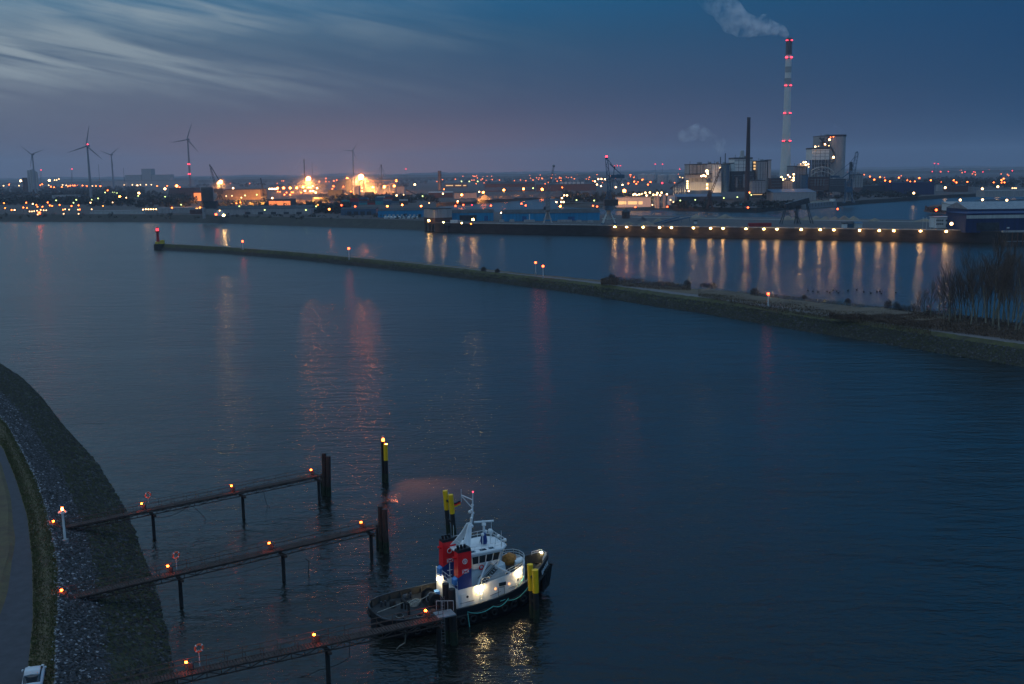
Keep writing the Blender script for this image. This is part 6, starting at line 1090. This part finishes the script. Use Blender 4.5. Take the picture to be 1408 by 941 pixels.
# transom bulwark, rubbing strake, tyres
MB().path([T(-9, -.9, bz(-9)), T(-9.05, 0, bz(-9)), T(-9, .9, bz(-9))], .09, 6).build('stern_rail', M['rubber'], tug); b = MB(); b.add([T(-9, -.92, 0), T(-9.02, 0, 0), T(-9, .92, 0), T(-9, -.92, bz(-9)), T(-9.02, 0, bz(-9)), T(-9, .92, bz(-9))], [(0, 1, 4, 3), (1, 2, 5, 4)], 0); b.build('transom', M['hull_black'], tug)
b = MB()
for s_ in (-1, 1): b.path([T(x, s_ * (hb(x) + .08), dz(x) - .1) for x in XS], .17, 6)
b.build('rubbing_strake', M['rubber'], tug)
b = MB()
for s_ in (-1, 1): b.path([T(x, s_ * (max(.0, hb(x) * .985 - .07)), bz(x) + .03) for x in XS], .1, 6)
b.build('bulwark_cap', M['steel_dark'], tug)
for i in range(13):
    for s_ in (-1, 1):
        x = -7 + i * 1.35; MB().torus(T(x, s_ * (hb(x) + .2), dz(x) - .62), .34, .13, tu, (0, 0, 1), 14, 6).build('tyre_fender', M['rubber'], tug)
b = MB()
for k in range(7): f = (k - 3) / 3; b.tube(T(13.35 - abs(f) * 1.5, f * 1.35, .6), T(13.75 - abs(f) * 1.7, f * 1.5, 3.3), .28, .34, 7)
b.build('bow_fender', M['rubber'], tug)
for i in range(16):
    x = -8 + i * 1.3
    for s_ in (-1, 1):
        if abs(x - 4.5) > 5.2: MB().hexa([T(x - .04, s_ * (hb(x) - .2), dz(x)), T(x + .04, s_ * (hb(x) - .2), dz(x)), T(x + .04, s_ * (hb(x) - .55), dz(x)), T(x - .04, s_ * (hb(x) - .55), dz(x)), T(x - .04, s_ * (hb(x) - .19), bz(x) - .06), T(x + .04, s_ * (hb(x) - .19), bz(x) - .06), T(x + .04, s_ * (hb(x) - .26), bz(x) - .06), T(x - .04, s_ * (hb(x) - .26), bz(x) - .06)]).build('bulwark_stay', M['bulwark_inner'], tug)
# deckhouse
DX = [(0, 2.9), (3, 2.92), (6, 2.85), (7.6, 2.6), (8.8, 2.1), (9.5, 1.4), (9.8, .5)]
def topz(x): return 3.75 + .012 * max(0, x) ** 2
poly = [(x, -y) for x, y in DX] + [(x, y) for x, y in DX[::-1]]; n_ = len(poly); vs = [T(x, y, dz(x)) for x, y in poly] + [T(x, y, topz(x)) for x, y in poly]; vin = [T(x * .985 + .06, y * .955, topz(x)) for x, y in poly]; vlo = [T(x * .985 + .06, y * .955, topz(x) - .55) for x, y in poly]
b = MB(); b.add(vs, [(i, (i + 1) % n_, (i + 1) % n_ + n_, i + n_) for i in range(n_)]); b.add(vs[n_:] + vin, [(i, (i + 1) % n_, (i + 1) % n_ + n_, i + n_) for i in range(n_)]); b.add(vin + vlo, [(i, (i + 1) % n_, (i + 1) % n_ + n_, i + n_) for i in range(n_)]); dh = b.build('deckhouse', M['tug_white'], tug)
b = MB(); m_ = len(DX); b.add([vlo[i] for i in range(m_)] + [vlo[2 * m_ - 1 - i] for i in range(m_)], [(i, i + 1, m_ + i + 1, m_ + i) for i in range(m_ - 1)]); b.build('boat_deck', M['tug_deck'], dh)
for x, lit in ((1.15, 0), (2.35, 1), (4.75, 1), (6.6, 1), (7.9, 0), (8.5, 1)):
    y = -interp(DX, x) - .03; MB().tube(T(x, y + .06, 2.75 + .012 * x * x * .7), T(x, y, 2.75 + .012 * x * x * .7), .15, n=12).build('porthole', PO if lit else M['tug_glass'], dh)
for x0, x1, z0_, z1_, mt_ in ((.35, .95, 1.5, 3.2, 'tug_white'), (5.2, 6.1, 3.15, 3.55, 'tug_glass')):
    b = MB().hexa([T(x0, -2.98, z0_), T(x1, -2.98, z0_), T(x1, -2.88, z0_), T(x0, -2.88, z0_), T(x0, -2.98, z1_), T(x1, -2.98, z1_), T(x1, -2.88, z1_), T(x0, -2.88, z1_)]); b.build('side_hatch', M[mt_], dh)
b = MB()
for a, e in (((5.1, 2.0), (5.1, 3.0)), ((5.1, 3.0), (5.9, 3.0)), ((5.9, 3.0), (5.9, 2.1)), ((5.9, 2.1), (5.1, 2.0))): b.tube(T(a[0], -2.96, a[1]), T(e[0], -2.96, e[1]), .03, n=4)
b.tube(T(.2, -2.97, 2.15), T(2, -2.97, 2.2), .03, n=4).tube(T(4, -2.97, 2.3), T(8, -2.62, 2.75), .03, n=4).build('door_frame', M['steel_dark'], dh)
# funnels
def funnel(yc):
    w_, x0, x1 = .56, .05, 1.75; z0_, z1_ = 3.2, 8.0; t_ = None
    def sec(z, k): return [T(x0 + .10 * k, yc - w_ + .05 * k, z), T(x1 + .05 * k, yc - w_ + .05 * k, z), T(x1 + .05 * k, yc + w_ - .05 * k, z), T(x0 + .10 * k, yc + w_ - .05 * k, z)]
    a, c_ = sec(z0_, 0), sec(z1_, 1)
    mid = [T(x0 + .03, yc - w_ + .02, 5.15), T(x1 + .03, yc - w_ + .02, 6.05), T(x1 + .03, yc + w_ - .02, 6.05), T(x0 + .03, yc + w_ - .02, 5.15)]
    t_ = MB().hexa(a + mid).build('funnel', M['tug_blue'], tug); MB().hexa(mid + c_).build('funnel_casing', M['tug_red'], t_)
    b = MB().hexa([q + Vector((0, 0, .01)) for q in c_] + [q + Vector((0, 0, .28 if i in (0, 3) else .42)) - (q - T(.9, yc, q.z)) * .08 for i, q in enumerate(c_)])
    for i in range(3): b.tube(T(.45 + i * .42, yc, 8.1), T(.35 + i * .42, yc, 8.75), .15, n=8)
    b.build('funnel_cap', M['hull_black'], t_)
    MB().hexa([T(x0 - .35, yc - .4, 4.3), T(x0 + .0, yc - .4, 4.3), T(x0 + .0, yc + .4, 4.3), T(x0 - .35, yc + .4, 4.3), T(x0 - .35, yc - .4, 4.9), T(x0 + .02, yc - .4, 5.1), T(x0 + .02, yc + .4, 5.1), T(x0 - .35, yc + .4, 4.9)]).build('vent_box', M['tug_lightblue'], t_)
    MB().tube(T(x0 + .05, yc, 7.3), T(x0 - .3, yc, 7.45), .13, n=8).build('whistle', M['tug_red'], t_)
    # emblems on the outer side: a ring with a letter and a small crossed flag
    yy = yc - w_ - .0
    MB().torus(T(.95, yy, 6.95), .27, .045, tu, (0, 0, 1), 20, 5).build('ring_emblem', M['tug_white'], t_)
    b = MB().hexa([T(.6, yy - .03, 5.55), T(1.4, yy - .03, 5.55), T(1.4, yy + .04, 5.55), T(.6, yy + .04, 5.55), T(.6, yy - .01, 6.0), T(1.4, yy - .01, 6.0), T(1.4, yy + .06, 6.0), T(.6, yy + .06, 6.0)], 0)
    for (xa, za, xb, zb, mi) in ((.64, 5.59, 1.36, 5.96, 1), (.64, 5.96, 1.36, 5.59, 1)): b.tube(T(xa, yy - .04, za), T(xb, yy - .04, zb), .05, n=4, mi=mi)
    b.tube(T(.82, yy - .05, 5.78), T(1.18, yy - .05, 5.78), .045, n=4, mi=2); b.build('flag_emblem', [M['tug_white'], M['tug_red'], M['tug_blue']], t_)
    return t_
fa = funnel(-2.3); fb = funnel(1.65)
def text(name, s_, p, xdir, updir, size, mt_, parent, ext=.01):
    cu = bpy.data.curves.new(name, 'FONT'); cu.body = s_; cu.size = size; cu.extrude = ext; cu.align_x = 'CENTER'; cu.align_y = 'CENTER'; cu.offset = .012 * size; cu.materials.append(M[mt_])
    o = bpy.data.objects.new(name, cu); COL.objects.link(o); xd = xdir.normalized(); ud = updir.normalized(); zd = xd.cross(ud).normalized(); ud = zd.cross(xd)
    mm = Matrix((xd, ud, zd)).transposed().to_4x4(); mm.translation = p - Vector(parent['_o'])
    me = bpy.data.meshes.new_from_object(o.evaluated_get(bpy.context.evaluated_depsgraph_get())); bpy.data.objects.remove(o); o = bpy.data.objects.new(name, me); COL.objects.link(o); o.parent = parent; o.matrix_local = mm; return o
text('funnel_letter', 'B', T(.95, -2.91, 6.95), tu, Vector((0, 0, 1)), .42, 'tug_white', fa)
xb0, xb1 = 11.1, 13.0; pa = T(xb0, -(hb(xb0) + .02), 0); pb = T(xb1, -(hb(xb1) + .02), 0); c_ = (pa + pb) / 2; out = (pb - pa).cross(Vector((0, 0, 1))).normalized(); zc = (dz(12) + bz(12)) / 2 - .1
text('bow_name', 'BRAKE', Vector((c_.x, c_.y, zc)) + out * .13, pb - pa + Vector((0, 0, bz(xb1) - bz(xb0))), Vector((0, 0, 1)) - out * .05, .74, 'tug_white', tug)
# second house level and wheelhouse
def oct_(x0, x1, hw, c, z): return [T(x0 + c * .5, -hw, z), T(x1 - c, -hw, z), T(x1, -hw + c, z), T(x1, hw - c, z), T(x1 - c, hw, z), T(x0 + c * .5, hw, z), T(x0, hw - c * .5, z), T(x0, -hw + c * .5, z)]
def octp(name, a, c_, mt_, par, mi=None): b = MB(); b.add(a + c_, [(i, (i + 1) % 8, (i + 1) % 8 + 8, i + 8) for i in range(8)] + [tuple(range(8))[::-1], tuple(range(8, 16))]); return b.build(name, M[mt_], par)
octp('upper_house', oct_(1.9, 7.2, 1.75, .5, 3.2), oct_(1.9, 6.9, 1.75, .5, 5.1), 'tug_white', tug)
wh = octp('wheelhouse', oct_(2.1, 6.3, 1.75, .7, 5.1), oct_(1.9, 6.5, 1.98, .8, 6.0), 'tug_white', tug)
octp('window_band', oct_(1.92, 6.48, 1.96, .8, 6.0), oct_(1.75, 6.75, 2.12, .85, 6.95), 'tug_glass', wh)
octp('eave', oct_(1.7, 6.8, 2.17, .85, 6.95), oct_(1.75, 6.7, 2.1, .85, 7.25), 'tug_white', wh); octp('wheelhouse_roof', oct_(1.45, 7.05, 2.4, .9, 7.25), oct_(1.5, 7.0, 2.35, .9, 7.42), 'tug_white', wh)
a, c_ = oct_(1.90, 6.5, 1.98, .8, 6.0), oct_(1.73, 6.77, 2.14, .85, 6.95)
for i in range(8):
    j = (i + 1) % 8; n2 = 4 if i in (0, 4) else 2
    for k in range(n2): f = k / n2; MB().tube(a[i].lerp(a[j], f), c_[i].lerp(c_[j], f), .07 if k else .11, n=4).build('window_post', M['tug_white'], wh)
for x0, x1 in ((2.2, 2.8), (3.4, 4.2), (4.6, 5.2)): MB().hexa([T(x0, -2.0, 7.425), T(x1, -2.0, 7.425), T(x1, -1.5, 7.425), T(x0, -1.5, 7.425), T(x0, -2.0, 7.45), T(x1, -2.0, 7.45), T(x1, -1.5, 7.45), T(x0, -1.5, 7.45)]).build('roof_window', M['tug_glass'], wh)
MB().hexa([T(3, -1.85, 5.3), T(5, -1.85, 5.3), T(5, -1.8, 5.3), T(3, -1.8, 5.3), T(3, -2.0, 5.9), T(5, -2.0, 5.9), T(5, -1.95, 5.9), T(3, -1.95, 5.9)]).build('side_panel', M['tug_white'], wh)
# side struts (white X shapes), stairs, bulkheads
for s_ in (-1, 1): MB().path([T(4.2, s_ * 2.05, 6.0), T(3.6, s_ * 2.3, 5.2), T(2.6, s_ * 2.6, 3.6)], .13, 6).path([T(4.6, s_ * 2.05, 6.0), T(5.4, s_ * 2.3, 5.2), T(7, s_ * 2.5, 4.2)], .13, 6).path([T(2.0, s_ * 2.05, 5.6), T(2, s_ * 2.4, 4)], .1, 6).build('side_strut', M['tug_white'], tug)
b = MB()
for i in range(9): b.hexa([T(3 + i * .24, -2.6, 3.4 + i * .2), T(3.22 + i * .24, -2.6, 3.4 + i * .2), T(3.22 + i * .24, -1.9, 3.4 + i * .2), T(3 + i * .24, -1.9, 3.4 + i * .2), T(3 + i * .24, -2.6, 3.45 + i * .2), T(3.22 + i * .24, -2.6, 3.45 + i * .2), T(3.22 + i * .24, -1.9, 3.45 + i * .2), T(3 + i * .24, -1.9, 3.45 + i * .2)])
for y in (-2.6, -1.9): b.tube(T(3, y, 3.3), T(5.2, y, 5.15), .05, n=4).tube(T(3, y, 4.2), T(5.2, y, 6.0), .03, n=4)
b.build('stairs', M['steel_dark'], tug)
def rails(name, pts, h, mt_, par, n2=2, r=.028):
    b = MB()
    for a_, e_ in zip(pts, pts[1:]):
        k = max(1, int((e_ - a_).length / .8))
        for i in range(k + 1): q = a_.lerp(e_, i / k); b.tube(q, q + Vector((0, 0, h)), r, n=4)
        for j in range(n2): hh = Vector((0, 0, h * (j + 1) / n2)); b.tube(a_ + hh, e_ + hh, r, n=4)
    return b.build(name, M[mt_], par)
rails('roof_railing', [T(1.7, -2.2, 7.42), T(6.0, -2.2, 7.42), T(6.8, -1.4, 7.42), T(6.8, 1.4, 7.42), T(6.0, 2.2, 7.42), T(1.7, 2.2, 7.42), T(1.7, -2.2, 7.42)], .75, 'tug_white', wh)
rails('house_railing', [T(x, -y * .97, topz(x)) for x, y in DX[1:]] + [T(x, y * .97, topz(x)) for x, y in DX[::-1][:-1]], .6, 'tug_white', dh); rails('aft_railing', [T(0, -2.8, 3.75), T(0, 2.8, 3.75)], .95, 'tug_white', dh)
rails('bow_railing', [T(12.0, -1.3, bz(12)), T(12.9, -.6, bz(12.9)), T(12.9, .6, bz(12.9)), T(12.0, 1.3, bz(12))], .45, 'tug_white', tug)
# main mast with curved fin, yards, lamps and flag
ms = MB().tube(T(2.6, 0, 7.4), T(3.45, 0, 11.2), .22, .13, 8).tube(T(3.45, 0, 11.2), T(3.55, 0, 13.75), .10, .05, 6).tube(T(3.5, 0, 12.9), T(2.5, .9, 13.4), .06, n=5).tube(T(3.5, 0, 11.9), T(2.5, .9, 13.3), .05, n=5).tube(T(2.5, .9, 12.6), T(2.5, .9, 14.1), .03, n=4).tube(T(2.9, -.9, 11.9), T(3.9, .9, 11.9), .05, n=5).tube(T(2.9, -.8, 10.9), T(3.9, .8, 10.9), .05, n=5).build('main_mast', M['tug_white'], tug)
b = MB()
for s_ in (-1, 1):
    pts = [T(1.6, s_ * 1.3, 7.45), T(2.1, s_ * 1.0, 8.1), T(2.6, s_ * .55, 9.1), T(3.0, s_ * .2, 10.2)]
    for q, r_, w0, w1 in zip(pts, pts[1:], (.75, .5, .36), (.5, .36, .2)): b.hexa([q - tu * w0 - tn * .08, q + tu * w0 - tn * .08, q + tu * w0 + tn * .08, q - tu * w0 + tn * .08, r_ - tu * w1 - tn * .08, r_ + tu * w1 - tn * .08, r_ + tu * w1 + tn * .08, r_ - tu * w1 + tn * .08])
b.build('mast_fin', M['tug_white'], ms)
octp('aft_canopy', [T(1.0, -1.2, 7.3), T(1.4, -1.8, 7.3), T(1.45, -1.2, 7.3), T(1.45, 1.2, 7.3), T(1.4, 1.8, 7.3), T(1.0, 1.2, 7.3), T(.9, .6, 7.3), T(.9, -.6, 7.3)], [T(1.0, -1.2, 7.42), T(1.4, -1.8, 7.42), T(1.45, -1.2, 7.42), T(1.45, 1.2, 7.42), T(1.4, 1.8, 7.42), T(1.0, 1.2, 7.42), T(.9, .6, 7.42), T(.9, -.6, 7.42)], 'tug_white', wh)
for x, y, z, r in ((3.9, .85, 12.0, .16), (2.9, -.85, 12.0, .15), (3.3, .4, 11.4, .2), (3.9, .8, 11.05, .17), (2.9, -.8, 11.05, .17), (3.2, -.25, 9.9, .22)): MB().ball(T(x, y, z), r, n=8, k=6).build('mast_lamp', M['tug_white'], ms)
MB().ball(T(3.55, 0, 13.85), .09, n=7, k=5).build('top_light', M['lamp_red_b'], ms)
b = MB(); vs = []
for i in range(7):
    f = i / 6; o_ = .07 * math.sin(f * 7)
    for z in (0, -.17, -.34, -.52): vs.append(T(2.5 - .1, .92 + o_, 12.75 + z - f * .15) - tu * f * .8)
for j in range(3): b.add(vs, [(i * 4 + j, (i + 1) * 4 + j, (i + 1) * 4 + j + 1, i * 4 + j + 1) for i in range(6)], j)
mat('flag_gold', (.7, .42, .03)); fo = b.build('flag', [M['hull_black'], M['tug_red'], M['flag_gold']], origin=tuple(T(2.4, .9, 12.6))); tag(fo, 'small black red and gold flag flying from the tug mast', 'flag')
# radar mast, scanners, aerials
rm = MB().tube(T(4.9, 0, 7.4), T(4.9, 0, 9.6), .16, .12, 8).tube(T(4.5, -.5, 7.42), T(4.85, 0, 9), .05, n=4).tube(T(4.5, .5, 7.42), T(4.85, 0, 9), .05, n=4).build('radar_mast', M['tug_white'], tug)
MB().lathe(tuple(T(4.9, 0, 9.6)), [(.25, 0), (.25, .3), (.1, .32)], 10).build('radar_base', M['tug_white'], rm); xd = (tu * .92 - tn * .3).normalized(); q = T(4.9, 0, 10.0); yy = Vector((-xd.y, xd.x, 0)) * .1
MB().hexa([q - xd * 1.15 - yy, q + xd * 1.15 - yy, q + xd * 1.15 + yy, q - xd * 1.15 + yy] + [r_ + Vector((0, 0, .16)) for r_ in (q - xd * 1.15 - yy, q + xd * 1.15 - yy, q + xd * 1.15 + yy, q - xd * 1.15 + yy)]).build('radar_scanner', M['tug_white'], rm)
for x, y, z, r in ((5.5, -.4, 9.0, .3), (5.4, .7, 8.6, .26), (4.3, -.8, 8.9, .2)): MB().lathe(tuple(T(x, y, z)), [(r * .7, -r), (r, -r * .3), (r * .8, r * .5), (.03, r * .8)], 12).tube(T(x, y, 7.4), T(x, y, z - r), .05, n=5).build('antenna_dome', M['tug_white'], rm)
MB().lathe(tuple(T(4.7, -.3, 7.5)), [(.3, 0), (.42, .3), (.34, .9), (.22, 1.3)], 10).build('canvas_cover', M['tug_blue'], rm)
b = MB()
for x, y, z in ((2.0, -1.9, 10.4), (6.3, -1.6, 9.2), (6.5, 1.2, 9.4), (5.7, 1.8, 9.6), (1.9, 1.9, 9.6), (5.9, -.9, 8.8)): b.tube(T(x, y, 7.4), T(x, y, z), .035, .02, 5)
b.build('whip_aerials', M['tug_white'], wh)
for x, y in ((6.7, -1.6), (6.7, 0), (6.7, 1.6)): MB().tube(T(x, y, 7.42), T(x, y, 7.9), .04, n=5).tube(T(x - .1, y, 8.0), T(x + .18, y, 8.0), .16, .2, 10).build('searchlight', M['tug_white'], wh)
# boat deck gear
b = MB(); c_ = T(7.9, -.55, 4.55); b.lathe(tuple(c_), [(.4, -.1), (.72, .1), (.86, .5), (.78, .95), (.45, 1.2), (.05, 1.25)], 16)
for q in b.v: q += (q - c_) * .14 * mnoise.noise(q * 2.2)
b.build('covered_monitor', M['cover_orange'], tug)
for x, y in ((8.6, -1.35), (8.9, -.9)): MB().tube(T(x - .45, y, 4.9), T(x + .45, y, 4.95), .27, n=12).build('liferaft_canister', M['tug_white'], tug)
for x, y in ((6.9, 1.4), (8.4, 1.0)): MB().lathe(tuple(T(x, y, 4.1)), [(.15, 0), (.15, .8), (.26, .85), (.26, 1.05), (.03, 1.15)], 10).build('vent_cowl', M['tug_white'], tug)
MB().torus(T(3.5, -1.92, 5.45), .26, .075, tu, (0, 0, 1), 18, 6).build('lifebuoy', M['tug_red'], tug)
b = MB()
for i in range(4): b.tube(T(.6 + i * .25, 0, 3.3), T(.6 + i * .25, 0, 3.9), .14, n=8)
b.hexa([T(.3, -.9, 3.25), T(1.8, -.9, 3.25), T(1.8, .7, 3.25), T(.3, .7, 3.25), T(.3, -.9, 3.8), T(1.8, -.9, 3.8), T(1.8, .7, 3.8), T(.3, .7, 3.8)]).build('engine_casing', M['tug_white'], tug)
MB().tube(T(-.15, -1.2, 3.7), T(-.15, -1.2, 6.4), .05, n=5).tube(T(-.45, -1.2, 5.6), T(.15, -1.2, 5.6), .04, n=4).tube(T(-.4, -1.2, 5.0), T(.1, -1.2, 5.0), .04, n=4).build('stern_light_mast', M['tug_white'], tug)
# aft deck: towing winch, hook, bitts, hawser
W = MB(); W.tube(T(-1.9, -1.0, 2.2), T(-1.9, 1.1, 2.2), .55, n=16).tube(T(-1.9, -1.08, 2.2), T(-1.9, -.98, 2.2), .85, n=18).tube(T(-1.9, 1.08, 2.2), T(-1.9, 1.18, 2.2), .85, n=18).hexa([T(-2.6, -1.3, 1.35), T(-1.1, -1.3, 1.35), T(-1.1, 1.4, 1.35), T(-2.6, 1.4, 1.35), T(-2.4, -1.3, 1.75), T(-1.3, -1.3, 1.75), T(-1.3, 1.4, 1.75), T(-2.4, 1.4, 1.75)]).tube(T(-1.9, -1.7, 2.2), T(-1.9, -1.1, 2.2), .3, n=12); wn = W.build('towing_winch', M['rubber'], tug)
for k, mt_ in ((-.9, 'steel_grey'), (.2, 'steel_grey')): MB().torus(T(-1.9, k, 2.2), .62, .07, tu, (0, 0, 1), 18, 5).build('drum_rim', M[mt_], wn)
MB().cbox(T(-.7, 1.6, 1.36), (.8, .7, .9), TH).build('deck_locker', M['tug_lightblue'], tug); MB().cbox(T(-.6, -2.2, 1.36), (.5, .5, 1.0), TH).build('deck_locker', M['red_paint'], tug)
b = MB().path([T(-5.2, -1.0, 1.36), T(-5.2, -.9, 2.5), T(-5.2, .9, 2.5), T(-5.2, 1.0, 1.36)], .16, 8).tube(T(-5.2, 0, 2.5), T(-5.2, 0, 1.6), .12, n=6); b.build('towing_bow', M['rubber'], tug)
for x, y in ((-6.8, 2.6), (-6.8, -2.6), (-3.4, 3.2), (-3.4, -3.2), (10.8, 1.1), (10.8, -1.1)):
    z = dz(x); b = MB().tube(T(x - .25, y, z), T(x - .25, y, z + .6), .13, n=8).tube(T(x + .25, y, z), T(x + .25, y, z + .6), .13, n=8).tube(T(x - .4, y, z + .4), T(x + .4, y, z + .4), .07, n=6); b.build('bitt', M['steel_dark'], tug)
b = MB()
for k in range(5):
    for j in range(2): b.torus(T(-3.7 + .12 * k, 1.5 - .5 * j, 1.42 + .08 * k), .5 - .05 * k, .06, tu, tn, 14, 5)
b.build('coiled_hawser', M['rope_pale'], tug); rr = MB().path([T(-8.2, 1.0, 1.5), T(-6.2, .6, 2.0), T(-5.2, .2, 2.4), T(-3.2, .1, 2.3), T(-2.2, .1, 2.6)], .05, 6); rr.build('tow_line', M['rope_pale'], tug)
for x, y, mt_, s_ in ((-3.0, -2.6, 'rust', .3), (-4.0, 2.9, 'steel_dark', .28), (-6.0, 1.8, 'rubber', .36), (-1.2, 3.1, 'rust', .26), (-.6, .9, 'white_paint', .22)): MB().lathe(tuple(T(x, y, 1.37)), [(s_, 0), (s_ * 1.05, s_), (s_, s_ * 2.2), (.02, s_ * 2.25)], 12).build('deck_drum', M[mt_], tug)
for x, y in ((-6.4, -1.2), (-4.4, -2.2), (11.2, 0)):
    for k in range(3): MB().torus(T(x, y, dz(x) + .06 + .1 * k), .42 - .04 * k, .06, tu, tn, 14, 5).build('rope_coil', M['rope_pale' if k % 2 else 'rubber'], tug)
b = MB().tube(T(10.2, -.8, 2.9), T(10.2, .8, 2.9), .38, n=14).hexa([T(9.9, -1, 2.3), T(10.6, -1, 2.3), T(10.6, 1, 2.3), T(9.9, 1, 2.3), T(9.9, -1, 2.6), T(10.6, -1, 2.6), T(10.6, 1, 2.6), T(9.9, 1, 2.6)]); b.build('anchor_winch', M['rubber'], tug)
# floodlights
for (x, y, z, lab) in ((2.75, -3.2, 3.35, 0), (8.05, -2.75, 4.15, 0), (-.25, 1.9, 3.5, 1), (12.9, .5, 4.6, 2)):
    f = MB().tube(T(x, y * .93 if lab == 0 else y, z + .3), T(x, y, z + .1), .05, n=5).build('floodlight_bracket', M['tug_white'], tug); MB().ball(T(x, y, z), .13 if lab < 2 else .09, n=10, k=6).build('floodlight', FL, f)
b = MB()
for i in range(2): b.tube(T(2.7 + i * .3, -3.02, 1.5), T(2.7 + i * .3, -3.02, 3.7), .03, n=4)
for i in range(7): b.tube(T(2.7, -3.02, 1.6 + i * .3), T(3.0, -3.02, 1.6 + i * .3), .025, n=4)
b.build('side_ladder', M['tug_white'], tug)
# mooring ropes
rope('mooring_rope', 'teal rope hanging from the dark ladder piles to the water', [T(.4, -4.4, 1.6), T(.5, -4.7, -.3)], .05, 'rope_teal'); rope('mooring_rope', 'teal rope slung along the starboard side of the tug amidships', [T(.4, -4.4, 1.7), T(3.6, -4.5, 1.7), T(5.6, -4.45, 2.2)], .05, 'rope_teal', sag=.45)
e1 = BOWD[0][0].lerp(BOWD[0][1], .56)
rope('mooring_rope', 'teal rope from the tug side to the yellow bow piles, the upper one', [T(5.6, -4.3, 1.9), e1 + Vector((-.3, -.1, .2))], .045, 'rope_teal', sag=.5); rope('mooring_rope', 'pale teal rope from the deckhouse corner down to the tug bulwark', [T(8.6, -2.8, 3.6), T(4.6, -4.3, 2.0)], .045, 'rope_teal', sag=.6); rope('mooring_rope', 'teal rope from the tug bow area to the yellow bow piles, the lower one', [T(9.6, -3.0, 2.4), e1 + Vector((-.2, 0, -.3))], .045, 'rope_teal', sag=.5)
# ------------------------------------------------------------------ labels of look-alikes, told apart by their order
ORD = 'leftmost second third fourth fifth sixth seventh eighth ninth tenth eleventh twelfth thirteenth fourteenth fifteenth sixteenth seventeenth eighteenth nineteenth twentieth'.split() + ['twenty-' + q for q in 'first second third fourth fifth sixth seventh eighth ninth'.split()]
def sx(o): v_ = o.location - Vector((0, 0, CAM_H)); return v_.dot(rt) / v_.dot(fw)
def nth(i): return ORD[i] if i < len(ORD) else '%dth' % (i + 1)
def order(group, base):
    L_ = sorted([o for o in COL.objects if o.parent is None and o.get('group') == group], key=sx)
    for i, o in enumerate(L_): o['label'] = base + ', ' + ('leftmost' if i == 0 else ('rightmost' if i == len(L_) - 1 else nth(i) + ' from the left'))
for g_, b_ in (('yellow lamps along the quay wall', 'yellow lamp in the row on the quay wall'), ('bare trees on the mole', 'tall leafless tree of the grove'), ('small bare trees left of the grove', 'small thin leafless tree before the grove'), ('sandy heaps on the quay', 'sandy bulk heap on the quay'), ('gravel heaps on the far shore', 'grey gravel heap across the inner basin'),
    ('stacks on the quay before the shed', 'sheeted goods stack before the blue shed'), ('red beacons at the horizon', 'small red beacon near the horizon'), ('row of six pale tanks', 'pale round tank in the row of six'), ('silo cluster on the left horizon', 'faint silo of the tight left cluster'), ('thin masts on the left horizon', 'thin faint mast on the left horizon'), ('flagpoles by the white office', 'bare flagpole beside the white office'),
    ('orange red beacons of the inner basin', 'orange red pole lamp beside the inner basin'), ('pale crates before the blue shed', 'pale covered crate before the low shed'), ('containers on the basin far bank', 'container in the row on the basin bank'), ('red lamps on the flood bank', 'red lamp low on the flood bank'), ('ducks beside the mole', 'tiny dark duck off the mole')): order(g_, b_)
order('red containers on the quay', 'dull red container on the quay behind the lamps')
for g_ in sorted({o.get('group') for o in COL.objects if o.get('group') and o.get('category') == 'lamp' and any(z_ in o['group'] for _, z_ in ZN)}):
    q_ = next(o for o in COL.objects if o.get('group') == g_)['label']; order(g_, q_.replace('lamp on a pole', 'pole lamp'))
L_ = sorted([o for o in COL.objects if o.get('group') == 'containers stacked in the far yard'], key=lambda o: (round(sx(o), 4), o.location.z)); seen = {}
for o in L_: w_ = o['label'].split(' shipping')[0]; seen[w_] = seen.get(w_, 0) + 1; o['label'] = '%s shipping container in the far yard, %s' % (w_, 'leftmost of its colour' if seen[w_] == 1 else nth(seen[w_] - 1) + ' of its colour from the left')
for o in list(bpy.data.objects):
    if '_o' in o: del o['_o']
